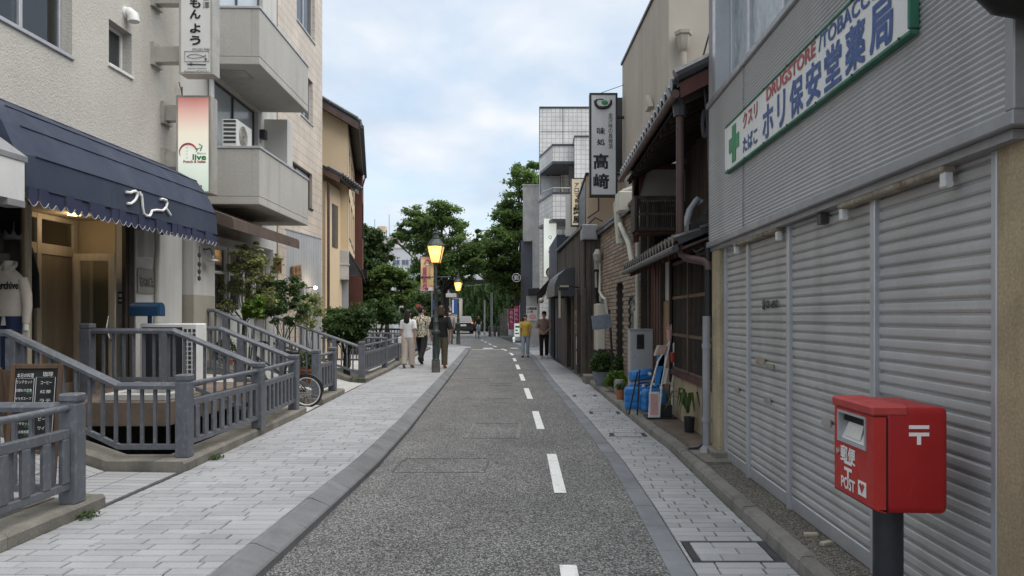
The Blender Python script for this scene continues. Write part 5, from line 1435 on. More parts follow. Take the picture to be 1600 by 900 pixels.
m = MB(); m.slab([(x0-.003,yc-.15+q[0]*.028,.823+q[1]*.024) for q in ((-1,.6),(-.4,1),(0,.6),(.4,1),(1,.6),(0,-1))], (-.001,0,0)); part(m, 'sticker_emblem', MT['redtop'], st_)
m = MB(); m.tube([(x0-.01,y1-.06,.95),(x0+.002,y1-.06,.95)], .014, 12); part(m, 'lock', MT['chrome'], pb)
m = MB(); m.box(x0+.056,x0+.06,y0-.001,y1,zb+.0,zt_-.05); part(m, 'door_gap', MT['void'], pb)
m = MB(); m.lathe([(.105,0.0),(.105,.02),(.066,.03),(.066,.745)], (1.625,3.42,ST), 24); m.lathe([(.1,.0),(.1,.02)], (1.625,3.42,.72), 20); part(m, 'pole', MT['pole'], pb, 40)
# ------------------------------------------------------------------ timber house, right
th = thing('timber_house', 'dark old timber house with tiled eaves and a latticed front', 'house', (3, 10.7, 0))
Yn, Yf = 8.06, 13.3
def roof_rows(root, x0, z0, x1, z1, ya, yb, pitch, r=.06, ridge=True):
    """tile roof pitching up from the eave (x0,z0) to (x1,z1); one round tile row every pitch"""
    m = MB(); m.slab([(x0,ya,z0-.03),(x1,ya,z1-.03),(x1,yb,z1-.03),(x0,yb,z0-.03)], (0,0,.05))
    rf = part(m, 'roof', MT['rtile'], root)
    n = int((yb-ya)/pitch); L_ = math.hypot(x1-x0, z1-z0); k = max(2, int(L_/.28)); 
    for i in range(n+1):
        y = ya+.08+i*pitch
        if y > yb: break
        q = MB()
        for j in range(k):
            a, b = j/k, (j+1)/k+.02
            q.tube([(x0+(x1-x0)*a-(.03 if j == 0 else 0), y, z0+(z1-z0)*a+.035), (x0+(x1-x0)*b, y, z0+(z1-z0)*b+.02)], [r*1.08, r*.9], 8)
        q.tube([(x0-.05,y,z0+.03),(x0-.03,y,z0+.032)], r*1.25, 10)
        part(q, 'roof_tile', MT['rtile'], rf)
    for i in range(n):
        y = ya+.08+(i+.5)*pitch; q = MB()
        for j in range(k):
            a, b = j/k, (j+1)/k+.02; w = pitch*.4
            q.slab([(x0+(x1-x0)*a-.02,y-w,z0+(z1-z0)*a+.03),(x0+(x1-x0)*a-.02,y+w,z0+(z1-z0)*a+.03),(x0+(x1-x0)*b,y+w,z0+(z1-z0)*b+.018),(x0+(x1-x0)*b,y-w,z0+(z1-z0)*b+.018)], (0,0,.014))
        part(q, 'pan_tile', MT['rtile'], rf)
    return rf
roof_rows(th, 1.52, 4.13, 3.6, 5.15, Yn, Yf, .25, .055)
m = MB(); m.slab([(1.55,Yn-.03,3.98),(3.6,Yn-.03,5.0),(3.6,Yn-.03,5.17),(1.55,Yn-.03,4.15)], (0,.04,0)); part(m, 'bargeboard', MT['redwood'], th)
m = MB(); m.tube([(1.5,Yn-.02,4.22),(3.6,Yn-.02,5.25)], .075, 10); m.tube([(1.95,Yn+.05,4.43),(1.9,Yn+.02,4.62)], .03, 6); part(m, 'verge_tile', MT['rtile'], th)
m = MB(); m.slab([(1.6,Yn+.02,4.02),(3.6,Yn+.02,5.0),(3.6,Yf,5.0),(1.6,Yf,4.02)], (0,0,.03)); part(m, 'eave_boarding', MT['house_dk'], th)
for i in range(14):
    y = Yn+.15+i*.38; m = MB(); m.slab([(1.62,y,3.96),(3.0,y,4.64),(3.0,y,4.7),(1.62,y,4.03)], (0,.06,0)); part(m, 'rafter', MT['house_dk'], th)
m = MB(); m.tube([(1.49,Yn-.05,4.02),(1.49,Yf,4.06)], .05, 10); gt = part(m, 'eave_gutter', MT['copper'], th)
# rain hopper and pipes
m = MB(); hy = 8.3; m.lathe([(.075,-.3),(.08,-.24),(.1,-.1),(.13,-.08),(.14,0),(.13,.02)], (1.6,hy,4.15), 8, a0=R(22.5)); part(m, 'rain_hopper', MT['dkmetal'], th)
m = MB(); m.tube([(1.6,hy,3.9),(1.6,hy,2.4),(1.62,hy,2.3),(1.68,8.2,2.24),(1.82,8.06,2.2),(1.86,8.03,2.16),(1.86,8.02,2.1)], .045, 12); part(m, 'downpipe', MT['copper'], th, 50)
m = MB(); m.tube([(1.86,8.05,2.4),(1.86,8.05,1.55)], .04, 10); part(m, 'upper_pipe', MT['black'], th, 50)
m = MB(); m.tube([(1.83,8.0,1.6),(1.83,8.0,.1)], .042, 12); m.tube([(1.83,8.0,1.3),(1.83,8.0,1.25)], .052, 12); m.tube([(1.83,8.0,.5),(1.83,8.0,.45)], .052, 12); m.lathe([(.09,0),(.07,.06),(.05,.1)], (1.83,8.0,.09), 12); part(m, 'lower_pipe', MT['greypipe'], th, 40)
m = MB(); m.tube([(1.83,8.14,1.5),(1.83,8.14,.2),(1.77,8.15,.15),(1.66,8.15,.14)], .02, 8); part(m, 'thin_pipe', MT['dkmetal'], th, 40)
# body: ground floor
GX = 2.08
m = MB(); m.box(GX+.05,5,Yn,Yf+.3,.0,2.9); m.box(2.62,5,Yn,Yf+.3,2.9,4.6); part(m, 'core', MT['void'], th)
m = MB(); m.box(GX-.03,GX+.06,8.06,11.25,.0,.72); part(m, 'plaster_plinth', MT['beigepillar'], th)
m = MB(); m.cbox(GX-.07,GX+.08,8.06,11.25,.72,.8,.006); part(m, 'window_sill', MT['redwood'], th)
lw = MB()
for a in (8.06,8.75,10.0,11.2): lw.cbox(GX-.05,GX+.04,a,a+.07,.8,2.5,.004)
for z in (.8,1.3,1.85,2.36): lw.cbox(GX-.04,GX+.03,8.13,11.2,z,z+.045,.003)
lt = part(lw, 'lattice_window', MT['oldwood'], th)
y = 8.18
while y < 11.18:
    q = MB(); q.box(GX-.03,GX-.005,y,y+.022,.845,2.36); part(q, 'lattice_bar', MT['house_dk'], lt); y += .085
m = MB(); m.box(GX+.01,GX+.03,8.1,11.22,.82,2.45); part(m, 'pane', MT['dkglass'], lt)
m = MB(); m.box(GX-.0,GX+.06,11.27,12.1,1.85,2.5); part(m, 'white_panel', MT['plaster'], th)
for i in range(5):
    q = MB(); q.cbox(GX-.03,GX+.02,11.27+i*.166,11.27+(i+1)*.166-.005,.1,1.84,.003); part(q, 'board', MT['wood'], th)
for i in range(8):
    q = MB(); q.cbox(GX-.06+.012*(i%2),GX+.0,12.12+i*.15,12.12+(i+1)*.15-.005,.1,2.5,.003); part(q, 'board', MT['redwood'], th)
m = MB(); m.cbox(GX-.08,GX+.02,12.06,12.14,.1,2.5,.005); m.cbox(GX-.1,GX+.02,13.25,13.35,.1,4.0,.005); m.cbox(GX-.08,GX+.02,11.2,11.28,.1,2.5,.005); part(m, 'post', MT['house_dk'], th)
# lower eave
roof_rows(th, 1.55, 2.42, 2.6, 2.85, Yn+.1, Yf-.2, .235, .05)
m = MB(); m.tube([(1.52,Yn+.1,2.35),(1.52,Yf-.2,2.37)], .04, 8); part(m, 'lower_gutter', MT['dkmetal'], th)
m = MB(); m.slab([(1.6,Yn+.1,2.34),(2.6,Yn+.1,2.74),(2.6,Yf-.2,2.74),(1.6,Yf-.2,2.34)], (0,0,.03)); part(m, 'lower_eave_boarding', MT['house_dk'], th)
for i in range(12): y = Yn+.25+i*.42; m = MB(); m.slab([(1.62,y,2.29),(2.1,y,2.48),(2.1,y,2.54),(1.62,y,2.35)], (0,.05,0)); part(m, 'lower_rafter', MT['redwood'], th)
m = MB(); m.cbox(1.95,2.15,7.99,8.06,2.42,2.56,.01); part(m, 'purlin_end', MT['palewood'], th)
# wing wall facing the viewer with the small railing
WY = 12.9
m = MB(); m.box(1.72,2.6,WY,WY+.12,3.62,4.25); part(m, 'white_gable_panel', MT['greigeplaster'], th)
m = MB(); m.cbox(1.68,2.62,WY-.04,WY+.02,4.17,4.27,.008); m.cbox(1.66,1.76,WY-.05,WY+.14,2.9,4.2,.008); m.slab([(1.64,WY-.05,3.6),(1.72,WY-.05,3.6),(1.95,WY-.05,4.28),(1.8,WY-.05,4.4)], (0,.08,0)); part(m, 'wing_post', MT['redwood'], th)
rl = MB(); rl.cbox(1.64,2.36,WY-.5,WY-.46,3.57,3.63,.004); rl.cbox(1.64,2.36,WY-.5,WY-.46,3.3,3.34,.004); rl.cbox(1.64,2.36,WY-.5,WY-.44,3.04,3.1,.004)
rl.cbox(1.62,1.67,WY-.52,WY,3.04,3.63,.004); 
bl2 = part(rl, 'balcony_railing', MT['dkwood'], th)
for i in range(20): q = MB(); x = 1.68+i*.035; q.box(x,x+.017,WY-.49,WY-.47,3.1,3.57); part(q, 'railing_bar', MT['dkwood'], bl2)
m = MB(); m.box(1.68,2.6,WY-.44,WY-.02,3.0,3.05); part(m, 'balcony_floor', MT['redwood'], th)
# recessed upper wall
for i in range(17):
    q = MB(); q.cbox(2.57,2.62,Yn+.05+i*.28,Yn+.05+(i+1)*.28-.008,2.9,4.6,.003); part(q, 'wall_board', MT['house_dk'], th)
m = MB(); m.slab([(2.0,8.2,2.9),(2.08,8.2,2.9),(2.06,8.2,4.35),(1.98,8.2,4.35)], (0,.09,0)); m.slab([(1.92,8.25,3.0),(1.99,8.25,3.0),(1.95,8.25,4.3),(1.88,8.25,4.3)], (0,.05,0)); part(m, 'brace', MT['redwood'], th)
# meters, ducts and unit over the lower eave
m = MB(); m.cbox(1.93,2.02,8.15,8.3,3.3,3.5,.01); part(m, 'junction_box', MT['stain'], th)
m = MB()
for q in range(6): m.tube([(1.85+.03*math.cos(a)+.006*q, 8.22, 3.75+.16*math.sin(a)) for a in [2*math.pi*i/16 for i in range(16)]], .006, 5, closed=True)
m.tube([(1.9,8.2,3.6),(1.95,8.15,3.2),(1.9,8.2,2.9)], .01, 6); m.tube([(1.88,8.1,4.7),(1.8,8.12,4.4),(1.84,8.12,4.0),(1.9,8.12,3.4),(1.9,8.1,2.6)], .01, 6); part(m, 'cable_coil', MT['dkmetal'], th)
m = MB()
for q in (0,.11): m.tube([(1.98,8.9+q,2.98),(1.93,8.9+q,3.02),(1.85,8.9+q,2.9),(1.75,8.9+q,2.55)], .035, 8)
part(m, 'duct', MT['greypipe'], th, 40)
m = MB(); m.cbox(1.7,2.0,8.3,8.75,2.5,2.66,.02); part(m, 'black_unit', MT['black'], th)
m = MB(); m.tube([(1.75,8.35,2.48),(1.73,8.3,2.38),(1.78,8.25,2.32),(1.85,8.22,2.36)], .02, 6); part(m, 'unit_hose', MT['dkmetal'], th)

# taupe building behind
tb = thing('taupe_building', 'tall taupe rendered building rising behind the timber house', 'building', (5,16,0))
m = MB(); m.slab([(2.42,13.65,0),(2.16,18.9,0),(9,18.9,0),(9,13.65,0)], (0,0,8.05)); part(m, 'wall', MT['taupebld'], tb)
m = MB(); m.slab([(2.38,13.6,8.05),(2.12,18.94,8.05),(9,18.94,8.05),(9,13.6,8.05)], (0,0,.06)); part(m, 'coping', MT['dkmetal'], tb)
m = MB(); m.lathe([(.055,-.62),(.055,-.3),(.1,-.26),(.13,-.02),(.16,.0),(.17,.06),(.0,.06)], (PX(1068,13.5),13.5,PZ(55,13.5)), 6); m.tube([(PX(1068,13.5),13.5,PZ(55,13.5)-.5),(PX(1067,13.5),13.52,PZ(55,13.5)-.68),(PX(1066,13.5),13.66,PZ(55,13.5)-.74)], .055, 10); part(m, 'drain_hopper', MT['taupebld'], tb, 40)
m = MB(); m.slab([(2.32,15.2,5.1),(2.25,16.6,3.9),(2.2,18.0,3.9),(2.25,16.9,5.6)][:3], (-.1,0,0)); part(m, 'buttress', MT['taupebld'], tb)
m = MB(); m.slab([(2.34,14.9,5.85),(2.3,15.15,5.8),(2.3,15.15,6.15)], (-.1,0,0)); part(m, 'wall_hook', MT['taupebld'], tb)

# brick fronted house
bh = thing('brick_house', 'low house faced in tan brick between the timber house and dark plank shop', 'house', (2.2,16.2,0))
P0, P1 = Vector((1.86,13.45,0)), Vector((1.52,18.75,0)); dv = P1-P0; Ln = dv.length; dv.normalize(); nv = Vector((-dv.y,dv.x,0))
TB = Matrix.Translation(P0) @ Matrix(((nv.x,dv.x,0,0),(nv.y,dv.y,0,0),(0,0,1,0),(0,0,0,1)))   # local +x faces the street
BH = [(.55,1.15,1.2,1.95),(1.75,2.55,.1,2.3)]
m = MB(TB); wall_cells(m, -.14, -.012, 0, Ln, .0, 3.68, BH); part(m, 'mortar_wall', MT['brickjoint'], bh)
bricks = MB(TB); z = .03; row = 0; bme = []; cnt = 0
cand = []
while z < 3.6:
    y = -.12 if row % 2 else 0
    while y < Ln:
        a, b = max(y,0)+.001, min(y+.239, Ln)-.001
        if b-a > .03 and not any(h[0]-.01 < (a+b)/2 < h[1]+.01 and h[2]-.02 < z+.03 < h[3]+.02 for h in BH): cand.append((a,b,z))
        y += .24
    z += .082; row += 1
unitb = MB(TB); unitb.cbox(-.02,.0,0,.229,0,.068,.004)
for i, (a,b,z) in enumerate(cand): bricks.box(-.02,rnd.uniform(-.002,.002),a,b,z,z+.068)
o = struct(bricks, 'brick_course', MT['brick'], kind='stuff', parent=bh)
m = MB(TB); m.box(-6,-.15,0,Ln,0,3.6); m.box(-.9,-.1,1.7,2.6,.1,2.4); part(m, 'core', MT['void'], bh)
m = MB(TB); m.slab([(.12,-.05,3.68),(.12,Ln+.05,3.68),(-5,Ln+.05,4.3),(-5,-.05,4.3)][::-1], (0,0,.07)); m.box(-.02,.1,0,Ln,3.6,3.68); part(m, 'roof', MT['dkmetal'], bh)
m = MB(TB); m.cbox(-.1,-.04,.55,1.15,1.2,1.95,.005); w = part(m, 'window', MT['dkmetal'], bh); m = MB(TB); m.box(-.035,-.03,.6,1.1,1.25,1.9); part(m, 'pane', MT['dkglass'], w)
m = MB(TB); m.cbox(-.05,.03,.5,1.2,1.13,1.195,.006); part(m, 'sill', MT['curb2'], bh)
m = MB(TB); m.box(-.85,-.8,1.75,2.55,.1,2.25); part(m, 'door', MT['house_dk'], bh)
m = MB(TB); m.tube([(.05,1.7,3.1),(.12,1.65,3.9),(.05,1.3,4.05),(-.2,.9,4.1)], .1, 10); m.tube([(.08,.25,2.5),(.1,.6,3.0),(.12,1.4,3.45),(.08,1.65,3.2)], .05, 10)
part(m, 'duct', MT['cream'], bh, 40)
m = MB(TB); m.cbox(.0,.3,.55,.95,3.6,3.98,.02); part(m, 'roof_box', MT['cream'], bh)
m = MB(TB); m.tube([(.03,.1,3.3),(.03,.1,.1)], .035, 8); part(m, 'white_pipe', MT['cream'], bh)
m = MB(TB); m.box(.0,.055,.16,.32,.35,1.7); part(m, 'yellow_pole_guard', MT['litcream'] if False else MT['palewood'], bh)
m = MB(TB); m.cbox(.0,.16,4.7,5.1,2.75,3.15,.01); part(m, 'meter_box', MT['stain'], bh); m = MB(TB); m.cbox(.0,.14,4.75,5.05,2.3,2.7,.01); part(m, 'meter_box', MT['stain'], bh); m = MB(TB); m.lathe([(.1,0),(.12,.15),(.06,.28)], (.12,4.5,2.95), 10); part(m, 'meter_box', MT['stain'], bh)
m = MB(TB); m.cbox(.0,.2,4.1,4.65,.78,1.9,.012); part(m, 'meter_cabinet', MT['cream'], bh)
m = MB(TB)
for q in (0,.13): m.tube([(.1,4.2+q,.12),(.1,4.2+q,.62),(.1,4.28,.72)], .035, 8)
m.cbox(.05,.18,4.15,4.4,.35,.45,.01); part(m, 'water_pipe', MT['cream'], bh, 40)
m = MB(TB); m.tube([(.02,3.6,1.6),(.08,3.6,2.0),(.1,3.9,2.05),(.06,4.6,2.2),(.02,4.7,2.6)], .035, 8); m.tube([(.06,4.5,1.95),(.06,4.55,2.9)], .02, 6); part(m, 'conduit', MT['cream'], bh, 40)
m = MB(TB); 
for q in range(7): m.tube([(.05+.02*math.sin(q*2),4.75+.05*q,3.2),(.1,4.7+.04*q,2.6),(.08+.03*math.sin(q),4.8+.05*q,2.1),(.05,4.9+.03*q,1.7)], .014, 5)
part(m, 'cable', MT['black'], bh)
m = MB(TB); m.cbox(-.02,.5,3.9,4.5,.0,.2,.015); part(m, 'step', MT['conc'], bh)
m = MB(TB); m.box(.001,.006,.7,.95,.35,.95); part(m, 'poster', MT['paper'], bh)

# dark plank shop
ws = thing('plank_shop', 'dark weathered plank shop front with a small hanging sign', 'building', (2,21.5,0))
P0, P1 = Vector((1.13,18.35,0)), Vector((.66,25.2,0)); dv = P1-P0; Ln = dv.length; dv.normalize(); nv = Vector((-dv.y,dv.x,0))
TW = Matrix.Translation(P0) @ Matrix(((nv.x,dv.x,0,0),(nv.y,dv.y,0,0),(0,0,1,0),(0,0,0,1)))
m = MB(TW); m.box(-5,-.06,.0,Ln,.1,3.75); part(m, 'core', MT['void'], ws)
y = 0; i = 0
while y < Ln:
    e = min(Ln, y+.2); z0 = .1 if (y < .25 or .9 < y < 2.2 or y > 3.4) else 2.15
    q = MB(TW); q.cbox(-.05,rnd.uniform(-.008,.004),y+.004,e-.004,z0,3.82-.02*y,.004); part(q, 'plank', MT['dkwood'], ws); y = e
for y in (-.05,.85,2.15,3.35):
    q = MB(TW); q.cbox(-.06,.06,y,y+.12,.1,2.3,.01); part(q, 'post', MT['dkwood'], ws)
m = MB(TW); 
for i in range(4): m.box(-.06-.14*i-.13,-.06-.14*i,-.02,0,.1,3.7)
part(m, 'side_plank', MT['dkwood'], ws)
m = MB(TW); m.cbox(-.1,.08,-.06,Ln,3.78,3.86,.01); part(m, 'roof_edge', MT['dkmetal'], ws)
m = MB(TW); m.cbox(-.35,.05,-.12,.3,3.5,3.88,.02); part(m, 'roof_box', MT['grey'], ws)
m = MB(TW); m.cbox(.02,.045,1.05,1.5,1.15,1.75,.006); hs = part(m, 'hanging_sign', MT['wood'], ws)
m = MB(TW); m.cbox(-.3,-.05,-.045,-.03,1.2,1.75,.006)
m = MB(); t_ = TW @ Vector((.05,1.28,1.55)); rr_ = -dv
for i, s in enumerate(('あ','香')): text(m, s, t_-Vector((0,0,.26*i)), rr_, UP, .26, .2, 0, .004)
part(m, 'sign_lettering', MT['ink'], hs)
m = MB(TW); m.box(.005,.012,1.05,1.45,.72,1.05); m.box(.005,.012,1.05,1.45,.3,.65); part(m, 'notice', MT['paper'], ws)
m = MB(TW)
for a in (1.1,1.25): m.box(.0125,.014,a,a+.1,.78,1.0)
for a in range(6): m.box(.0125,.014,1.1,1.4,.36+.04*a,.375+.04*a)
part(m, 'notice_print', MT['pink'], ws)
m = MB(TW); m.box(-.4,-.1,2.3,3.3,.1,2.1); m.box(-.05,.0,2.5,2.6,.2,2.0); part(m, 'door_recess', MT['house_dk'], ws)
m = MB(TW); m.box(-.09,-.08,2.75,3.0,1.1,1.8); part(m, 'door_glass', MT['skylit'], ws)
# barrel awning
m = MB(TW); pr = [(.0,2.95),(.25,2.9),(.45,2.72),(.55,2.45),(.56,2.15)]
v = [(x,yy,z) for yy in (1.9,4.6) for x,z in pr]; n = len(pr)
m.add(v, [(i,i+1,i+1+n,i+n) for i in range(n-1)]); m.add([(x,1.9,z) for x,z in pr]+[(0,1.9,2.15)], [tuple(range(n+1))]); m.add([(x,4.6,z) for x,z in pr]+[(0,4.6,2.15)], [tuple(range(n+1))[::-1]])
part(m, 'barrel_awning', MT['dkmetal'], ws, 60)
m = MB(TW); m.tube([(0,.9,2.35),(.35,.85,2.4),(.45,.85,2.3)], .02, 6); m.cbox(.3,.55,.75,.95,2.28,2.36,.01); part(m, 'lamp_arm', MT['black'], ws)
m = MB(TW); m.box(.49,.54,.86,.9,1.55,2.27); m.box(.28,.5,.8,.9,2.36,2.4); part(m, 'cream_bracket', MT['palewood'], ws)
m = MB(TW); m.ball((.3,3.9,2.55),.07,8,5); m.tube([(.05,3.9,2.75),(.3,3.9,2.6)], .02, 6); part(m, 'spot_lamp', MT['stain'], ws)
nb = thing('navy_shop_building', 'navy metal clad front beyond the dark plank shop', 'building', (1.5,27,0))
m = MB(); m.slab([(.64,25.3,.1),(.42,30.5,.1),(5,30.5,.1),(5,25.3,.1)], (0,0,4.3)); part(m, 'wall', MT['navywall'], nb)
m = MB(); m.slab([(.55,26.2,.1),(.48,28.5,.1),(.7,28.5,.1),(.7,26.2,.1)], (0,0,2.3)); part(m, 'entrance', MT['void'], nb)
m = MB()
for i in range(5): m.slab([(.4-.03*i,26.0+.05*i,2.9-.12*i),(-.05,26.2,2.4-.08*i),(-.05,29.5,2.4-.08*i),(.4-.03*i,29.5,2.9-.12*i)], (0,0,.03))
part(m, 'slatted_awning', MT['dkwood'], nb)
m = MB(); m.ball((.1,26.0,2.15),(.1,.12,.1),10,6); m.tube([(.3,26,2.4),(.12,26,2.2)], .02, 6); part(m, 'spot_lamp', MT['stain'], nb)
# signs on this side
tk = thing('tall_sign', 'tall silver board sign with brush characters and a bowl mark', 'sign', (1.65,18.5,4.6))
Y = 18.5; x0,x1,z0,z1 = PX(921,Y),PX(965,Y),PZ(307,Y),PZ(145,Y)
m = MB(); m.cbox(x0,x1,Y+.02,Y+.22,z0,z1,.01)
for q in ((x0,x0+.05,z0,z1),(x1-.05,x1,z0,z1),(x0+.05,x1-.05,z0,z0+.05),(x0+.05,x1-.05,z1-.05,z1)): m.box(q[0],q[1],Y,Y+.019,q[2],q[3])
part(m, 'case', MT['black'], tk)
m = MB(); m.box(x0+.05,x1-.05,Y+.008,Y+.0195,z0+.05,z1-.05); part(m, 'sign_face', MT['signgrey'], tk)
ink = MB(); Y -= .0
def at2(px, py): return (PX(px,Y), Y+.004, PZ(py,Y))
vtext(ink, '金沢味の真骨頂', at2(954,180), RX, UP, .11, .12, 8.1*Y/F)
text(ink, '味', at2(939,204.5), RX, UP, .2, .17, 0, .004); text(ink, '処', at2(939,222), RX, UP, .2, .15, 0, .004)
text(ink, '高', at2(939,252), RX, UP, .35, .36, 0, .014); text(ink, '﨑', at2(939.5,283), RX, UP, .37, .36, 0, .014)
ink.tube([at2(a,b) for a,b in ((933,155.5),(930,158),(931,163),(935,167.5),(942,168.5),(950,167),(954.5,162),(955,156))], [.02,.035,.035,.04,.045,.04,.035,.025], 6)
ink.tube([at2(a,b) for a,b in ((933,155.3),(938,154.6),(943,155.5))], .012, 6)
part(ink, 'lettering', MT['ink'], tk)
m = MB(); m.ball(at2(945,160),(.085,.01,.06),10,6); part(m, 'green_mark', MT['igreen'], tk)
m = MB(); m.box(x1-.02,2.6,18.66,18.72,z1-.6,z1-.54); m.box(x1-.02,2.6,18.66,18.72,z0+.4,z0+.46); m.tube([(PX(935,18.5),18.6,z1),(2.2,18.7,PZ(130,18.6))], .008, 5); part(m, 'bracket', MT['black'], tk)
ar = thing('aroma_sign', 'cream lit box sign with vertical brush characters beside the tall silver sign', 'sign', (1.3,24,4.5))
Y = 23.6; x0,x1,z0,z1 = PX(892,Y),PX(916,Y),PZ(353,Y),PZ(278,Y)
m = MB(); m.cbox(x0,x1,Y+.02,Y+.25,z0,z1,.01)
for q in ((x0,x0+.03,z0,z1),(x1-.03,x1,z0,z1),(x0+.03,x1-.03,z0,z0+.03),(x0+.03,x1-.03,z1-.03,z1)): m.box(q[0],q[1],Y,Y+.019,q[2],q[3])
part(m, 'case', MT['dkmetal'], ar)
m = MB(); m.box(x0+.03,x1-.03,Y+.008,Y+.0195,z0+.03,z1-.03); part(m, 'sign_face', MT['litcream'], ar)
ink = MB(); vtext(ink, '香りの専門店', at2(910,286), RX, UP, .1, .11, 6.3*Y/F); vtext(ink, 'アロマ香房', at2(901,289), RX, UP, .13, .13, 8.2*Y/F, 0, .003)
text(ink, '焚', at2(901.5,329), RX, UP, .24, .24, 0, .008); text(ink, '屋', at2(901.5,343), RX, UP, .24, .22, 0, .008); part(ink, 'lettering', MT['ink'], ar)
tn = thing('tan_building', 'tan rendered building behind the tall silver sign', 'building', (3,21,0))
m = MB(); m.box(1.3,6,19.6,24.6,3.6,5.35); part(m, 'wall', MT['tan'], tn)
m = MB(); m.box(1.28,1.3,19.9,24.5,3.7,5.3); m.cbox(1.25,6,19.55,24.65,5.35,5.42,.01); m.box(1.75,6,20.2,24.5,5.42,7.6); m.box(1.9,5,19.8,24,.1,3.6); part(m, 'dark_block', MT['black'], tn)
m = MB(); m.tube([(1.6,19.55,5.3),(1.6,19.5,4.4),(1.3,19.5,4.2)], .02, 5); m.tube([(1.2,19.4,3.9),(1.5,19.4,4.2),(1.7,19.4,4.1)], .02, 5); part(m, 'cable', MT['dkmetal'], tn)
m = MB(); m.box(.93,1.55,24.8,25.0,4.3,5.7); solo(m, 'blank_signboard', MT['whitem'], 'blank white panel beside the cream lit box sign', 'panel')
# tiled white building
wb = thing('white_tile_building', 'white tiled building with stacked balconies beyond the signs', 'building', (2,39,0))
Yw = 34.0; X0 = PX(843.5,Yw)
m = MB(); wall_cells(m, Yw, Yw+.3, X0, 5, 0, 11.2, [(X0+.02,X0+.98,7.2,9.1)], axis='x'); m.box(X0,X0+.3,Yw+.3,46,0,11.2); part(m, 'tiled_wall', MT['whitetile'], wb)
m = MB(); m.box(X0+.31,5,Yw+.31,46,0,11.1); part(m, 'core', MT['void'], wb)
m = MB(); m.cbox(X0-.03,5,Yw-.04,46,11.2,11.28,.01); m.box(X0,5,Yw-.004,Yw,10.1,10.13); m.box(X0+1.05,X0+1.08,Yw-.004,Yw,0,11.2); part(m, 'coping', MT['dkmetal'], wb)
m = MB(); m.box(X0+.05,X0+.95,Yw+.2,Yw+.25,8.2,9.1); m.box(X0+.05,X0+.95,Yw+.1,Yw+.2,7.2,8.1, 1); m.cbox(X0+.48,X0+.53,Yw+.05,Yw+.1,7.2,9.1,.004, 1); part(m, 'louvre_window', [MT['dkglass'], MT['alum']], wb)
for (pa,pb_,py0,py1,yy) in ((864,898,228,252,31.5),(864,892,303,342,29.5)):
    xa, xb = PX(pa,yy), PX(pb_,yy); za, zb2 = PZ(py1,yy), PZ(py0,yy)
    m = MB(); xl = xa-.55
    m.slab([(xa,yy,za),(xb+.4,yy,za),(xb+.4,yy+2.4,za),(xl,yy+2.4,za)], (0,0,zb2-za)); bc = part(m, 'balcony', MT['whitetile'], wb)
    m = MB(); m.slab([(xa-.03,yy-.03,zb2),(xb+.4,yy-.03,zb2),(xb+.4,yy+2.4,zb2),(xl-.03,yy+2.4,zb2)], (0,0,.08)); m.slab([(xa-.03,yy-.03,za-.12),(xb+.4,yy-.03,za-.12),(xb+.4,yy+2.4,za-.12),(xl-.03,yy+2.4,za-.12)], (0,0,.118)); part(m, 'balcony_edge', MT['dkmetal'], bc)
m = MB(); m.box(PX(898,31),PX(921,31)+.5,31,34,PZ(330,31),PZ(214,31)); part(m, 'tiled_pier', MT['whitetile'], wb)
m = MB(); m.box(PX(897,31),PX(921,31)+.5,30.95,34,PZ(214,31),PZ(212,31)); m.box(PX(890,31),PX(898,31),31.6,31.8,3.6,PZ(252,31)); part(m, 'dark_trim', MT['dkmetal'], wb)
m = MB(); m.tube([(PX(864,29.5),29.5,PZ(294,29.5)),(PX(893,29.5),29.5,PZ(294,29.5))], .03, 6); m.tube([(PX(864,29.5),29.5,PZ(294,29.5)),(PX(846,31.9),31.9,PZ(301,31.9))], .03, 6)
for px in (866,879,891): m.tube([(PX(px,29.5),29.5,PZ(303,29.5)),(PX(px,29.5),29.5,PZ(294,29.5))], .02, 6)
part(m, 'balcony_rail', MT['stain'], wb)
# lit round-lettered hanging sign
qs = thing('long_white_sign', 'long white hanging sign with sparse letters and a round pink disc', 'sign', (.5,30,3.2))
Y = 30.0; x0,x1,z0,z1 = PX(849,Y),PX(870,Y),PZ(433,Y),PZ(341,Y)
m = MB(); m.cbox(x0,x1,Y+.02,Y+.2,z0,z1,.01); part(m, 'case', MT['stain'], qs)
m = MB(); m.box(x0+.02,x1-.02,Y+.008,Y+.0195,z0+.02,z1-.02); part(m, 'sign_face', MT['litwhite'], qs)
ink = MB(); 
for s, py, h in (('Q',371,.15),(':',380,.08),('t',386,.09),('Q',394,.15),(':',402,.08),('n',408,.07)): text(ink, s, at2(859.5,py), RX, UP, None, h)
text(ink, 'カフェ', at2(865,416), RX, UP, .18, .1); part(ink, 'lettering', MT['ink'], qs)
m = MB(); m.tube([(PX(862,29.9),29.9,PZ(426,29.9)),(PX(862,29.9),29.96,PZ(426,29.9))], .19, 20); part(m, 'pink_disc', MT['pink'], qs)
m = MB(); m.tube([(PX(861,29.95),29.97,PZ(425.5,29.95)),(PX(861,29.95),30.0,PZ(425.5,29.95))], .215, 20); part(m, 'disc_rim', MT['black'], qs)
m = MB(); m.box(x1-.02,x1+.9,Y+.08,Y+.14,z1-.4,z1-.34); m.box(x1-.02,x1+.9,Y+.08,Y+.14,z0+.4,z0+.46); m.tube([(x0+.1,Y+.1,z1),(x1+.4,Y+.1,z1+.9)], .012, 5); part(m, 'bracket', MT['stain'], qs)
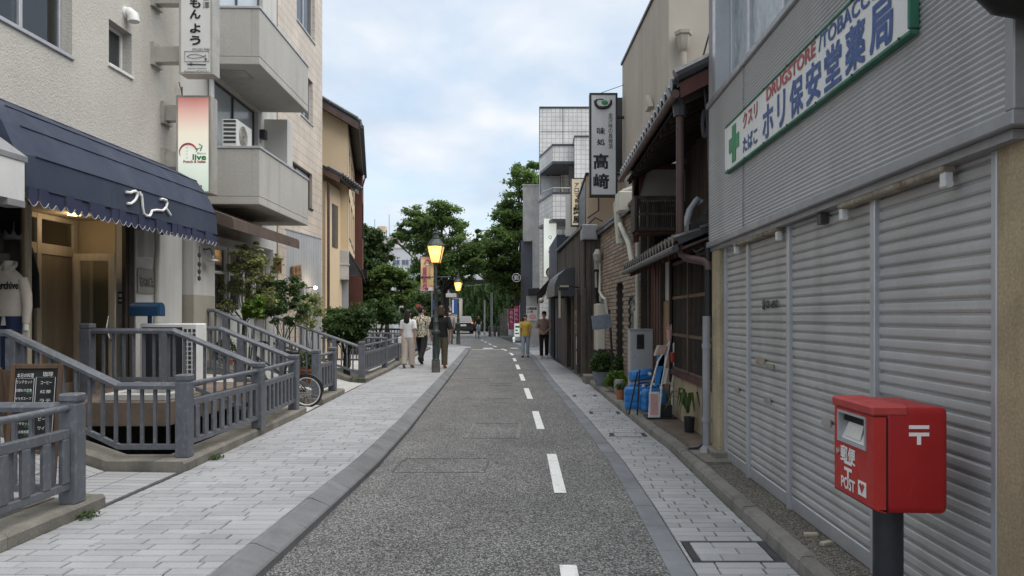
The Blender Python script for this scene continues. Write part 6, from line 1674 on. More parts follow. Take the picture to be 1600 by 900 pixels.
# grey and white corner building
gc = thing('corner_building', 'two tone corner building, white above dark grey', 'building', (.2,47,0))
Y = 44.5; x0 = PX(817,Y)
m = MB(); m.box(x0,2,Y,56,PZ(376,Y),PZ(290,Y)); part(m, 'white_upper_wall', MT['conc2'], gc)
m = MB(); m.box(x0-.12,PX(836,Y),Y-.1,56,.05,PZ(376,Y)-.004); part(m, 'grey_lower_wall', MT['darkgreywall'], gc)
m = MB(); m.box(PX(832,Y-.2),2,Y-.3,Y-.001,.05,PZ(362,Y)); m.box(PX(838,Y),2,Y-.5,Y-.301,.05,2.4); part(m, 'pale_pier', MT['conc2'], gc)
m = MB(); m.box(x0-.05,2,Y-.05,56,PZ(290,Y),PZ(288,Y)); m.box(PX(818,44),PX(830,44),43.9,44.4,PZ(377,44),PZ(375,44)); part(m, 'coping', MT['stain'], gc)
Y = 38.0
m = MB(); m.cbox(PX(825,Y),PX(862,Y),Y,Y+3,PZ(461,Y),PZ(450,Y),.02); solo(m, 'porch_roof', MT['black'], 'flat black porch roof over the poster covered shop entrance', 'porch')
sf = thing('shop_front', 'small shop front with a poster board under the black porch', 'shop', (.3,39,0))
m = MB(); m.box(PX(822,Y),PX(842,Y),Y+.5,Y+.8,.1,PZ(462,Y)); m.box(PX(841,Y),PX(846,Y),Y+.3,Y+.5,.1,PZ(462,Y)); part(m, 'wall', MT['conc2'], sf)
m = MB(); m.box(PX(846,Y),PX(870,Y)+.4,Y+.6,Y+.9,.1,PZ(462,Y)); part(m, 'dark_opening', MT['void'], sf)
m = MB(); m.box(PX(849,Y),PX(857,Y),Y+.5,Y+.55,PZ(500,Y),PZ(483,Y)); m.box(PX(859,Y),PX(866,Y),Y+.5,Y+.55,PZ(492,Y),PZ(484,Y)); part(m, 'shop_poster', MT['pink'], sf)
m = MB(); m.box(PX(822,Y),PX(840,Y),Y+.42,Y+.49,PZ(501,Y),PZ(478,Y)); pbx = part(m, 'poster_board', MT['paper'], sf)
m = MB(); text(m, '北陸銘菓', (PX(831,Y),Y+.415,PZ(482,Y)), RX, UP, .5, .14, 0, .004); text(m, 'よい茶', (PX(828,Y),Y+.415,PZ(487,Y)), RX, UP, .3, .13, 0, .004); part(m, 'poster_lettering', MT['ink'], pbx)
m = MB(); m.ball((PX(832,Y),Y+.41,PZ(495,Y)),(.2,.005,.14),12,6); part(m, 'poster_picture', MT['pink'], pbx)
m = MB(); m.box(PX(872,36),PX(878,36),35.9,36,PZ(513,36),PZ(484,36)); solo(m, 'narrow_banner', MT['pwhite'], 'narrow white banner beside the dark shop opening', 'banner')
rs_ = thing('round_sign', 'round dark sign with pale characters above the far footway', 'sign', (PX(807,44),44,PZ(440,44)))
m = MB(); c = (PX(807,44),44,PZ(434,44)); m.tube([c,(c[0],44.08,c[2])], .27, 24); part(m, 'disc', MT['black'], rs_)
m = MB(); m.tube([(c[0]+.25*math.cos(a*math.pi/12),43.99,c[2]+.25*math.sin(a*math.pi/12)) for a in range(24)], .018, 5, closed=True); text(m, '彩', (c[0],43.985,c[2]), RX, UP, .3, .28, 0, .006); part(m, 'lettering', MT['whitem'], rs_)
m = MB(); m.box(c[0]+.2,c[0]+.7,44.02,44.06,c[2]-.03,c[2]+.03); m.box(c[0]+.3,c[0]+.36,44.0,44.3,.05,c[2]); part(m, 'bracket', MT['dkmetal'], rs_)
# ------------------------------------------------------------------ street lamps
def street_lamp(label, x, y, zb, H=3.85, light=2.5):
    r = thing('street_lamp', label, 'street lamp', (x,y,zb), 'green lantern street lamps')
    m = MB(); m.lathe([(.115,0),(.115,.3),(.11,.31)], (x,y,zb), 8, a0=R(22.5)); part(m, 'base', MT['lampbase'], r)
    k = H/3.85
    m = MB(); m.lathe([(.1,.31),(.105,.33),(.085,.36),(.08,.95),(.085,.97),(.115,1.0),(.12,1.06),(.105,1.1),(.07,1.14),(.068,1.32),(.075,1.34),(.055,1.37),(.047,2.2*k),(.055,2.22*k),(.04,2.25*k),(.036,2.86*k)], (x,y,zb), 14); part(m, 'pole', MT['lampgreen'], r, 45)
    for i in range(8):
        m = MB(); a = i*math.pi/4; m.box(-.006,.006,-.006,.006,.38,.93); m.v = [(x+.083*math.cos(a)+p[0], y+.083*math.sin(a)+p[1], zb+p[2]) for p in m.v]; part(m, 'flute', MT['lampgreen'], r)
    m = MB(); z = zb+2.86*k
    m.lathe([(.04,0),(.075,.02),(.075,.04),(.03,.05)], (x,y,z-.03), 12); m.tube([(x-.35,y,z-.35),(x+.35,y,z-.35)], .018, 8); m.ball((x-.36,y,z-.35),.03,8,5); m.ball((x+.36,y,z-.35),.03,8,5)
    for s in (-1,1): m.tube([(x+s*.04,y,z-.5),(x+s*.12,y,z-.42),(x+s*.2,y,z-.35)], .012, 6)
    part(m, 'cross_arm', MT['lampgreen'], r, 45)
    w0, w1, h = .11, .2, .44
    q4 = lambda w, zz: [(x-w,y-w,zz),(x+w,y-w,zz),(x+w,y+w,zz),(x-w,y+w,zz)]
    lo, hi = q4(w0, z+.02), q4(w1, z+.02+h)
    fr = MB()
    for a, b in zip(lo, hi): fr.tube([a,b], .012, 6)
    for q in (lo, hi): fr.tube(q, .013, 6, closed=True)
    fr.lathe([(.235,0),(.24,.02),(.15,.16),(.1,.2),(.11,.22),(.085,.25),(.075,.33),(.095,.35),(.03,.39),(.03,.42),(.045,.45),(.012,.5),(.006,.62)], (x,y,z+.02+h), 8, a0=R(22.5))
    ln = part(fr, 'lantern', MT['lampgreen'], r, 35)
    for i in range(4):
        a, b = lo[i], lo[(i+1)%4]; c, d = hi[(i+1)%4], hi[i]
        m = MB(); m.quad(a,b,c,d); part(m, 'lit_pane', MT['lampglass'], ln)
    m = MB(); m.ball((x,y,z+.24),(.065,.065,.1),10,8); part(m, 'lit_bulb', MT['bulb'], ln, 60)
    lamp('lantern_light', (x,y-.33,z+.25), light, .1, (1,.65,.28))
    return z
LX, LY = PX(681,19.4), 19.4
zl = street_lamp('green lantern lamp post with the pink banner, beside the walking group', LX, LY, SW)
street_lamp('distant green lantern lamp post beside the masked man', PX(716,38.7), 38.7, SW, 3.75, 4)
bn = thing('festival_banner', 'yellow and pink festival banner hanging from the lamp post arm', 'banner', (PX(667,LY),LY,2.1))
x0,x1 = PX(657.5,LY), PX(677.5,LY); z0,z1 = PZ(457,LY), PZ(401,LY)
m = MB()
for i in range(8):
    a, b = x0+(x1-x0)*i/8, x0+(x1-x0)*(i+1)/8; f = lambda x: LY+.012*math.sin((x-x0)*16)
    m.add([(a,f(a),z0+.19),(b,f(b),z0+.19),(b,f(b),z1-.06),(a,f(a),z1-.06),(a,f(a)+.004,z0+.19),(b,f(b)+.004,z0+.19),(b,f(b)+.004,z1-.06),(a,f(a)+.004,z1-.06)], [(0,1,2,3),(7,6,5,4),(0,4,5,1),(3,2,6,7)])
part(m, 'cloth', MT['banner'], bn)
m = MB(); m.box(x0,x1,LY-.004,LY+.006,z0+.03,z0+.19); part(m, 'pink_band', MT['pink'], bn); m = MB(); m.box(x0,x1,LY-.004,LY+.006,z1-.06,z1); part(m, 'pink_band', MT['pink'], bn)
m = MB(); m.tube([(x0-.02,LY,z1),(LX,LY,z1)], .012, 6); m.tube([(x0-.02,LY,z0+.03),(LX,LY,z0+.03)], .01, 6); part(m, 'banner_rod', MT['dkmetal'], bn)
m = MB(); vtext(m, '縁結びまつり', (PX(664,LY),LY-.02,PZ(420,LY)), RX, UP, .1, .1, 5.6*LY/F, 0, .003); vtext(m, 'せせらぎの', (PX(671.5,LY),LY-.02,PZ(420,LY)), RX, UP, .055, .055, 3.8*LY/F)
m.tube([(PX(a,LY),LY-.02,PZ(b,LY)) for a,b in ((664,413),(665,408),(668,406),(671,408),(672,413))], .014, 6); m.box(PX(664.5,LY),PX(669,LY),LY-.008,LY-.005,PZ(453.5,LY),PZ(449.5,LY)); part(m, 'printed_lettering', MT['pink'] if False else mat('banner_magenta', (.42,.06,.2), .8), bn)
m = MB(); m.box(PX(667,LY),PX(676,LY),LY-.008,LY-.005,PZ(454,LY),PZ(449,LY)); m.ball((PX(668,LY),LY-.02,PZ(413.5,LY)),(.03,.004,.02),8,4); part(m, 'pale_print', MT['pwhite'], bn)

# ------------------------------------------------------------------ trees and shrubs
def lobes_px(pts, Y, jit=.7, seed=1, flat=.85):
    q = random.Random(seed)
    return [(PX(a,Y), Y+q.uniform(-1,1)*r*Y/F*jit, PZ(b,Y), r*Y/F, r*Y/F, r*Y/F*flat) for a,b,r in pts]
def tree(name, label, cat, base, lobes, n, size, leaf, fork=.45, tr=.2, seed=1, group=None, droop=.3, stems=1, shell=.55, cl=0):
    r = thing(name, label, cat, base, group)
    q = random.Random(seed); m = MB(); b = Vector(base)
    cz = sum(l[2] for l in lobes)/len(lobes); cx = sum(l[0] for l in lobes)/len(lobes); cy = sum(l[1] for l in lobes)/len(lobes)
    for s in range(stems):
        off = Vector((q.uniform(-1,1),q.uniform(-1,1),0))*tr*2*(stems > 1)
        f = b+off + (Vector((cx,cy,cz))-b-off)*fork + Vector((q.uniform(-1,1),q.uniform(-1,1),0))*tr
        m.tube([b+off-Vector((0,0,.1)), b+off+(f-b-off)*.15, b+off+(f-b-off)*.6+Vector((q.uniform(-1,1)*tr*.4,0,0)), f], [tr*1.3,tr,tr*.85,tr*.7], 8)
        for i, l in enumerate(lobes):
            if i % stems != s: continue
            c = Vector(l[:3]); mid = f+(c-f)*.5+Vector((q.uniform(-1,1),q.uniform(-1,1),-.3))*l[3]*.25
            m.tube([f, mid, c], [tr*.5,tr*.32,tr*.15], 6)
            for k in range(4):
                e = c+Vector((q.uniform(-1,1),q.uniform(-1,1),q.uniform(-.5,1)))*l[3]*.75
                m.tube([mid+(c-mid)*q.random(), (mid+c+e)/3+Vector((0,0,.02)), e], [tr*.2,tr*.13,tr*.05], 5)
    part(m, 'trunk', MT['bark'], r, 60)
    c = MB(); c.leaves(lobes, n, size, seed, droop, shell, .55, cl); part(c, 'crown', MT[leaf], r)
    return r
G = 'street trees at the far end'
tree('zelkova_tree', 'broad open crowned tree rising behind the first lamp post', 'tree', (PX(697,55),55,0), lobes_px([(648,340,24),(668,352,24),(690,330,20),(707,345,22),(722,362,20),(652,372,26),(680,385,30),(712,388,28),(738,392,22),(632,358,14),(660,412,26),(700,415,26),(735,415,20),(745,372,10),(752,362,7),(642,432,16),(668,440,16),(716,442,14),(690,345,18),(728,425,16),(748,412,16),(620,375,14),(690,440,14),(655,350,16)],55,1.1,2), 30000, .115, 'leaf1', .52, .17, 2, G, stems=3, cl=12)
tree('broadleaf_tree', 'tall dense green tree beside the white corner building', 'tree', (PX(815,58),58,0), lobes_px([(820,285,26),(800,310,24),(832,300,22),(790,345,26),(820,345,32),(775,380,26),(808,390,34),(765,410,20),(795,430,30),(835,420,26),(760,385,16),(838,270,18),(778,425,22),(822,455,26),(795,452,14),(757,405,20),(770,372,18),(752,432,14),(785,325,16),(812,265,16)],58,.9,3), 38000, .13, 'leaf1', .5, .25, 3, G, cl=14)
tree('broadleaf_tree', 'dark feathery tree beside the red brown block', 'tree', (PX(568,44),44,0), lobes_px([(560,380,26),(580,375,26),(595,400,20),(572,405,28),(590,420,20),(556,425,24),(600,385,12)],44,.7,4), 15000, .11, 'leaf2', .5, .2, 4, G, droop=.7, cl=16)
tree('weeping_tree', 'drooping green tree below the dark feathery tree', 'tree', (PX(600,33),33,0), lobes_px([(585,435,22),(610,430,22),(630,445,20),(595,460,22),(620,465,22),(570,455,20),(640,462,14),(575,478,16)],33,.8,5), 15000, .08, 'leaf1', .5, .12, 5, G, droop=1.2, cl=14)
tree('broadleaf_tree', 'mid green tree behind the walking couple', 'tree', (PX(655,62),62,0), lobes_px([(645,470,22),(668,475,22),(632,480,18),(690,468,16),(655,492,18)],62,.8,6), 7000, .14, 'leaf2', .5, .2, 6, G)
tree('broadleaf_tree', 'low spreading tree over the ivy wall', 'tree', (PX(815,66),66,0), lobes_px([(818,455,18),(830,470,20),(812,445,14),(838,485,18),(822,495,14)],66,.8,7), 7000, .15, 'leaf2', .5, .2, 7, G)
tree('shrub', 'round glossy shrub behind the fence by the ochre house', 'shrub', (-4.75,18.2,.1), lobes_px([(530,498,20),(550,492,20),(568,500,18),(515,505,16),(540,512,22),(562,512,16),(525,486,12),(575,490,12),(530,524,17),(553,526,16),(515,520,12)],17.9,.8,8), 8000, .042, 'leaf3', .4, .04, 8, stems=4, cl=22)
tree('shrub', 'spreading light green shrub beyond the round glossy shrub', 'shrub', (PX(590,26),26,.1), lobes_px([(585,482,16),(602,478,14),(575,492,14),(598,492,16),(612,488,10)],26,.8,9), 4000, .06, 'leaf3', .4, .05, 9, stems=3, droop=.8)
hd = MB(); hd.leaves([(PX(x,30.2),30.2,PZ(497,30.2),.4,.4,.24) for x in range(588,630,7)], 4000, .045, 20, .2, .7); solo(hd, 'hedge', MT['leaf2'], 'low clipped dark hedge behind the level grey railings', 'hedge')
pg = 'plants on the restaurant terrace'
tree('olive_tree', 'thin pale leaved tree in front of the white framed windows', 'tree', (-5.35,13.2,.6), lobes_px([(388,398,20),(405,410,18),(372,420,18),(395,430,20),(365,448,16),(385,460,18),(412,440,16),(378,395,12),(420,425,14),(352,462,14),(345,440,10),(398,385,10),(430,405,10),(360,480,14),(410,465,16)],13.2,1.2,10), 4200, .032, 'leaf4', .5, .02, 10, pg, stems=5, shell=.05, cl=10)
tree('bright_shrub', 'bright yellow green shrub at the foot of the thin tree', 'shrub', (-5.1,13.0,.6), lobes_px([(392,478,12),(405,470,10),(385,488,10),(402,488,10)],13.0,.9,11), 900, .045, 'leaf5', .4, .015, 11, pg, stems=3)
tree('bamboo_clump', 'dark arching bamboo clump against the grey boarded front', 'bamboo', (PX(445,15),15,.5), lobes_px([(430,455,20),(450,445,18),(465,462,20),(440,475,22),(415,470,18),(470,485,16),(425,492,18),(455,495,16),(480,470,10),(408,450,12)],15,1.2,12), 5500, .04, 'leaf6', .4, .012, 12, pg, stems=9, droop=.9, shell=.1, cl=10)
tree('bamboo_clump', 'sparse wispy bamboo in front of the grey boarded wall', 'bamboo', (PX(482,15.9),15.9,.5), lobes_px([(480,480,14),(490,468,14),(472,495,14),(495,485,12),(488,505,12)],15.9,.9,13), 900, .04, 'leaf4', .3, .01, 13, pg, stems=6, droop=.9, shell=.2)
def pot(name, label, x, y, z, r, h, mt, group='plant pots'):
    t = thing(name, label, 'plant pot', (x,y,z), group)
    m = MB(); m.lathe([(r*.72,0),(r*.95,h*.85),(r,h*.86),(r,h),(r*.88,h),(r*.84,h*.86),(0,h*.84)], (x,y,z), 18); part(m, 'pot', mt, t, 40)
    return t
def foliage(t, lobes, n, size, leaf, seed, droop=.3):
    m = MB(); m.leaves(lobes, n, size, seed, droop); part(m, 'foliage', MT[leaf], t)
    q = random.Random(seed); s = MB()
    b = Vector((OFF[t.name].x, OFF[t.name].y, OFF[t.name].z+.1))
    for l in lobes: s.tube([b, b+(Vector(l[:3])-b)*.5+Vector((q.uniform(-.03,.03),0,0)), Vector(l[:3])], [.012,.009,.005], 5)
    part(s, 'stem', MT['bark'], t)
t = pot('potted_plant', 'terracotta pot on the bridge behind the bicycle saddle', PX(483,13.1), 13.1, .35, .17, .32, MT['terra']); foliage(t, [(PX(483,13.1),13.1,.85,.2,.2,.16)], 300, .04, 'leaf6', 30)
t = pot('potted_plant', 'dark pot below the bright yellow green shrub', PX(352,12.8), 12.8, .62, .14, .25, MT['terra']); foliage(t, [(PX(352,12.8),12.8,1.05,.16,.16,.16)], 250, .04, 'leaf3', 31)
t = pot('potted_plant', 'grey tub with a dense green plant beside the white water pipes', 1.39, 16.0, ST, .21, .3, MT['greypot']); foliage(t, lobes_px([(935,562,12),(950,560,12),(942,570,16),(930,572,10),(955,572,10),(942,553,9)],16,.8,32), 2200, .035, 'leaf3', 32)
t = pot('potted_plant', 'pale pot with a bright lime plant beside the grey cabinet', 1.6, 14.6, ST, .13, .26, MT['conc2']); foliage(t, lobes_px([(955,590,9),(967,588,10),(962,596,11),(973,594,8),(950,597,7)],14.6,.8,33), 1100, .035, 'leaf5', 33)
t = pot('potted_plant', 'low pot with a loose green plant against the tan brick', 1.68, 15.2, ST, .13, .2, MT['greypot']); foliage(t, lobes_px([(965,572,9),(972,580,9),(960,580,8),(968,562,7)],15.2,.8,34), 900, .035, 'leaf3', 34)
t = pot('potted_plant', 'small terracotta pot beside the blue jerry cans', PX(969,13.3), 13.3, ST, .085, .17, MT['terra']); foliage(t, [(PX(969,13.3),13.3,.33,.08,.08,.06)], 120, .025, 'leaf3', 35)
sp_ = thing('spiky_plant', 'spiky long leaved plant against the beige plinth', 'plant', (1.95,9.5,ST))
q = random.Random(4); 
for i in range(13):
    a = q.uniform(0,6.28); L_ = q.uniform(.35,.6); m = MB(); b = Vector((1.93,9.5,.35)); d = Vector((math.cos(a)*.8-.35,math.sin(a),0))*L_*.6
    p0,p1,p2,p3 = b, b+d*.4+Vector((0,0,.25*L_*2)), b+d*.8+Vector((0,0,.26*L_*2)), b+d*1.15+Vector((0,0,.02))
    sd = Vector((-d.y,d.x,0)).normalized()*.016
    m.add([p0-sd,p0+sd,p1-sd*1.3,p1+sd*1.3,p2-sd,p2+sd,p3], [(0,1,3,2),(2,3,5,4),(4,5,6)]); part(m, 'leaf', MT['leaf3'], sp_)
m = MB(); m.lathe([(.06,0),(.075,.2),(.065,.2),(0,.18)], (1.95,9.5,ST), 14); part(m, 'pot', MT['black'], sp_)
# weeds and moss at the plinth
wd = MB(); wd.leaves([(pl(5.35)+.06,5.4,SW+.02,.07,.09,.035),(pl(7.4)+.05,7.6,SW+.02,.06,.12,.04),(pl(16.6)-.1,16.3,.2,.2,.1,.03)], 500, .014, 60, 0, .2)
struct(wd, 'weeds', MT['leaf3'], kind='stuff')

# ------------------------------------------------------------------ props along the right
cbn = thing('utility_cabinet', 'tall grey metal utility cabinet with a small dark meter window', 'cabinet', (1.82,13,ST))
m = MB(); m.cbox(1.61,2.03,12.95,13.24,ST,1.36,.01); part(m, 'body', MT['greybox'], cbn)
m = MB(); m.cbox(1.625,2.015,12.935,12.951,.62,1.33,.006); part(m, 'upper_door', MT['greybox'], cbn); m = MB(); m.cbox(1.625,2.015,12.935,12.951,.14,.605,.006); part(m, 'lower_door', MT['greybox'], cbn)
m = MB(); m.cbox(1.73,1.86,12.922,12.936,1.02,1.28,.006); part(m, 'meter_frame', MT['black'], cbn); m = MB(); m.box(1.755,1.835,12.918,12.923,1.1,1.25); part(m, 'meter_glass', MT['dkglass'], cbn)
m = MB(); m.ball((1.68,12.93,.9),.014,8,4); m.ball((1.68,12.93,.36),.014,8,4); part(m, 'lock', MT['chrome'], cbn)
m = MB(); m.cbox(1.6,2.04,12.93,13.25,1.36,1.375,.004); part(m, 'cap', MT['greybox'], cbn)
def jerry(label, T):
    r = thing('jerry_can', label, 'jerry can', T.to_translation(), 'blue jerry cans')
    m = MB(T); w, d, h = .185, .09, .3
    rings = [(0,.92,.9),(.02,1,1),(.09,1,1),(.1,.97,.96),(.115,.97,.96),(.125,1,1),(.2,1,1),(.21,.97,.96),(.225,.97,.96),(.235,1,1),(.3,1,1),(.34,.9,.86),(.355,.78,.7)]
    pts = [(-1,-.75),(-.88,-1),(.88,-1),(1,-.75),(1,.75),(.88,1),(-.88,1),(-1,.75)]
    v = [(px*w*a, py*d*b, z) for z,a,b in rings for px,py in pts]; n = 8
    f = [(i*n+j, i*n+(j+1)%n, (i+1)*n+(j+1)%n, (i+1)*n+j) for i in range(len(rings)-1) for j in range(n)] + [tuple(range(n))[::-1], tuple((len(rings)-1)*n+j for j in range(n))]
    m.add(v, f); part(m, 'body', MT['bluecan'], r, 40)
    m = MB(T); m.tube([(-.1,0,.345),(-.09,0,.385),(.0,0,.4),(.06,0,.385),(.07,0,.345)], .015, 8); part(m, 'handle', MT['bluecan'], r, 50)
    m = MB(T); m.lathe([(.03,.345),(.03,.385),(.027,.39)], (0.125,0,0), 12) if False else m.lathe([(.03,.345),(.03,.385),(.027,.39)], (.125,0,0), 12); part(m, 'cap', MT['wht'], r)
    m = MB(T); m.box(.06,.11,-d-.002,-d+.001,.24,.29); part(m, 'label', MT['paper'], r)
    return r
jerry('blue jerry can standing closest to the grey cabinet', Matrix.Translation((1.585,11.95,ST)))
jerry('blue jerry can partly hidden behind the brochure rack', Matrix.Translation((1.82,11.6,ST)) @ Matrix.Rotation(R(12),4,'Z'))
jerry('blue jerry can standing at the back under the top one', Matrix.Translation((1.78,12.22,ST)) @ Matrix.Rotation(R(-6),4,'Z'))
jerry('blue jerry can lying tilted on top of the others', Matrix.Translation((1.7,12.36,.6)) @ Matrix.Rotation(R(-7),4,'Y') @ Matrix.Rotation(R(83),4,'X'))
rk = thing('brochure_rack', 'white leaning brochure rack with a pink poster at its foot', 'rack', (1.75,10.7,ST))
RY = 10.7
rp = lambda px, py, y=RY: (PX(px,y), y, PZ(py,y))
m = MB()
for yy in (RY, RY+.3):
    m.tube([rp(1014,652,yy),rp(1017,605,yy),rp(1028,565,yy),rp(1047,533,yy)], .014, 8); m.tube([rp(1030,652,yy),rp(1034,600,yy),rp(1047,533,yy)], .014, 8)
for py in (655,602,568,545): a = rp(1015+max(0,(650-py))*.2,py); m.tube([a,(a[0],RY+.3,a[2])], .01, 6)
part(m, 'frame', MT['wht'], rk, 50)
m = MB(); m.box(PX(1014,RY),PX(1030,RY),RY-.012,RY-.002,PZ(654,RY),PZ(612,RY)); part(m, 'white_panel', MT['wht'], rk)
m = MB(); m.box(PX(1016,RY),PX(1028,RY),RY-.016,RY-.012,PZ(648,RY),PZ(615,RY)); part(m, 'pink_poster', MT['pink'], rk)
m = MB(); m.cbox(PX(1030,RY),PX(1051,RY),RY+.02,RY+.26,PZ(652,RY),PZ(633,RY),.01); part(m, 'bottom_box', MT['black'], rk)
m = MB(); m.cbox(PX(1010,RY),PX(1058,RY),RY-.02,RY+.3,ST,ST+.03,.008); part(m, 'base', MT['black'], rk)
for (a,b,c,d,mt) in ((1023,1034,555,602,'bluecan'),(1030,1040,575,600,'paper'),(1028,1038,556,572,'paper')):
    m = MB(); m.slab([rp(a,d),rp(b,d),rp(b+5,c),rp(a+5,c)], (0,.05,0)); part(m, 'leaflet_stack', MT[mt], rk)
m = MB(); m.slab([rp(1024,556),rp(1040,556),rp(1046,540),rp(1030,540)], (0,.2,0)); part(m, 'cardboard_tray', MT['palewood'], rk)
m = MB(); m.slab([rp(1028,552,RY-.005),rp(1038,552,RY-.005),rp(1043,540,RY-.005),rp(1033,540,RY-.005)], (0,-.012,0)); part(m, 'pink_leaflets', MT['pink'], rk)
m = MB(); m.lathe([(.03,0),(.045,.16),(.04,.16),(.0,.02)], (PX(1048,RY),RY+.1,PZ(533,RY)), 10)
for q in range(4): m.box(PX(1044+q*2,RY),PX(1045.5+q*2,RY),RY+.09,RY+.11,PZ(530,RY),PZ(510-q%2*3,RY))
part(m, 'leaflet_cup', MT['pink'], rk)
for (px, mt, lab, dy) in ((1053.5,'redpl','white folding stand with a red collar behind the brochure rack',0),(1061.5,'orange','white folding stand with an orange collar behind the brochure rack',.12)):
    y = 11.15+dy; r = thing('folding_stand', lab, 'stand', (PX(px,y),y,ST), 'white folding stands with coloured collars')
    x = PX(px,y); m = MB()
    m.tube([(x-.02,y,ST),(x-.04,y,.5),(x,y,.75),(x,y,PZ(565,y))], .02, 8); m.tube([(x+.06,y+.08,ST),(x+.05,y+.05,.5),(x,y,.8)], .02, 8); m.tube([(x-.16,y,.62),(x-.05,y,.58),(x+.03,y,.4)], .018, 8)
    part(m, 'frame', MT['wht'], r, 50)
    m = MB(); m.lathe([(.05,0),(.058,.14),(.045,.15)], (x,y,PZ(566,y)), 14); part(m, 'collar', MT[mt], r)
    m = MB(); m.lathe([(.022,0),(.022,.13),(.01,.15)], (x,y,PZ(551,y)), 10); part(m, 'tip', MT['wht'], r)
m = MB(); m.tube([(1.38,11.2,ST),(1.52,11.25,.75)], .012, 6); m.tube([(1.5,11.15,ST),(1.55,11.25,.78)], .012, 6); solo(m, 'walking_sticks', MT['black'], 'thin black poles leaning beside the brochure rack', 'poles')
es = thing('slate_sign', 'tilted slate board on a leaning black post in front of the brick', 'sign', (1.35,15.6,ST))
Y = 15.4; T = Matrix.Translation((PX(940,Y),Y,PZ(503,Y))) @ Matrix.Rotation(R(-7),4,'Y') 
m = MB(T); m.cbox(-.205,.205,-.015,.015,-.15,.15,.005); part(m, 'board', MT['slate'], es)
m = MB(); m.tube([(PX(952,Y),Y+.03,PZ(484,Y)),(PX(960,Y),Y+.05,ST)], .025, 6); m.box(PX(935,Y),PX(962,Y),Y+.02,Y+.05,PZ(549,Y),PZ(546,Y)); part(m, 'post', MT['black'], es)

# ------------------------------------------------------------------ bicycles
def wheel(mb_parent, T, c, r, spokes=16):
    w = MB(T); w.tube([(c[0]+r*math.cos(2*math.pi*i/28),0,c[2]+r*math.sin(2*math.pi*i/28)) for i in range(28)], r*.075, 8, closed=True)
    wh = part(w, 'wheel', MT['rubber'], mb_parent, 60)
    q = MB(T); q.tube([(c[0]+r*.9*math.cos(2*math.pi*i/28),0,c[2]+r*.9*math.sin(2*math.pi*i/28)) for i in range(28)], r*.045, 6, closed=True); part(q, 'rim', MT['wht'], wh, 60)  # chrome rim: its bright reflection is put in as plain white colour
    q = MB(T)
    for i in range(spokes): a = 2*math.pi*i/spokes; q.tube([(c[0]+.02*math.cos(a+1),(-1)**i*.03,c[2]+.02*math.sin(a+1)),(c[0]+r*.88*math.cos(a),0,c[2]+r*.88*math.sin(a))], .0022, 4)
    q.tube([(c[0],-.045,c[2]),(c[0],.045,c[2])], .022, 10); part(q, 'spokes', MT['chrome'], wh)
def bicycle(label, T, r, wb, seat, bar, frame, basket=False):
    """rear wheel at the origin, front wheel at x = wb"""
    t = thing('bicycle', label, 'bicycle', T.to_translation())
    wheel(t, T, (0,0,r), r); wheel(t, T, (wb,0,r), r)
    bb = (wb*.42,0,r+.03); st = (wb*.3,0,seat-.12); hd_ = (wb*.88,0,bar-.22)
    f = MB(T)
    f.tube([bb,(wb*.36,0,seat-.25),st], .018, 8); f.tube([bb,(wb*.7,0,r+.2),hd_], .024, 8); f.tube([(wb*.34,0,seat-.4),hd_], .018, 8)
    for s in (-1,1): f.tube([(0,s*.05,r),bb], .01, 6); f.tube([(0,s*.05,r),(wb*.33,s*.015,seat-.3)], .009, 6); f.tube([(wb,s*.05,r),(wb*.93,s*.04,r*1.5+.1),hd_], .013, 6)
    part(f, 'frame', MT[frame], t, 50)
    m = MB(T); m.tube([hd_,(wb*.85,0,bar)], .014, 8); m.tube([(wb*.8,-.27,bar-.02),(wb*.86,-.2,bar+.01),(wb*.86,.2,bar+.01),(wb*.8,.27,bar-.02)], .012, 8)
    for s in (-1,1): m.tube([(wb*.8,s*.28,bar-.02),(wb*.82,s*.18,bar)], .019, 8)
    part(m, 'handlebar', MT['black'], t, 50)
    m = MB(T); m.tube([st,(wb*.28,0,seat-.03)], .014, 8); x = wb*.28
    m.loft([((x-.02,0,seat-.04),.1,.05),((x-.02,0,seat-.01),.13,.075),((x-.01,0,seat+.02),.135,.075),((x-.02,0,seat+.035),.1,.05)], 12); part(m, 'saddle', MT['black'], t, 60)
    m = MB(T); m.lathe([(.09,-.004),(.09,.004)], (0,0,0), 20); m.v = [tuple(T @ Vector((bb[0]+p[0],.05+p[2],bb[2]+p[1]))) for p in [tuple(T.inverted() @ Vector(x)) for x in m.v]]
    for s in (-1,1): m.tube([(bb[0],s*.06,bb[2]),(bb[0]+s*.1,s*.07,bb[2]-s*.12)], .01, 6); m.cbox(bb[0]+s*.1-.04,bb[0]+s*.1+.04,s*.07+(-.01 if s>0 else -.09),s*.07+(.09 if s>0 else .01),bb[2]-s*.12-.01,bb[2]-s*.12+.01,.004)
    m.tube([(0,.05,r+.03),(bb[0],.05,bb[2]+.088)], .005, 4); m.tube([(0,.05,r-.03),(bb[0],.05,bb[2]-.088)], .005, 4); part(m, 'crank', MT['dkmetal'], t)
    m = MB(T); m.tube([(r*1.1*math.cos(R(a)),0,r+r*1.1*math.sin(R(a))) for a in range(60,190,15)], .016, 6); part(m, 'mudguard', MT['black'], t)
    if basket:
        m = MB(T)
        for z in (bar-.3,bar-.18,bar-.06):
            m.tube([(wb+.02,-.16,z),(wb+.28,-.16,z),(wb+.28,.16,z),(wb+.02,.16,z)], .006, 4, closed=True)
        for i in range(8): a = -.16+.32*i/7; m.tube([(wb+.28,a,bar-.3),(wb+.28,a,bar-.06)], .004, 4); m.tube([(wb+.02,a,bar-.3),(wb+.28,a,bar-.3)], .004, 4)
        part(m, 'basket', MT['dkmetal'], t)
    return t
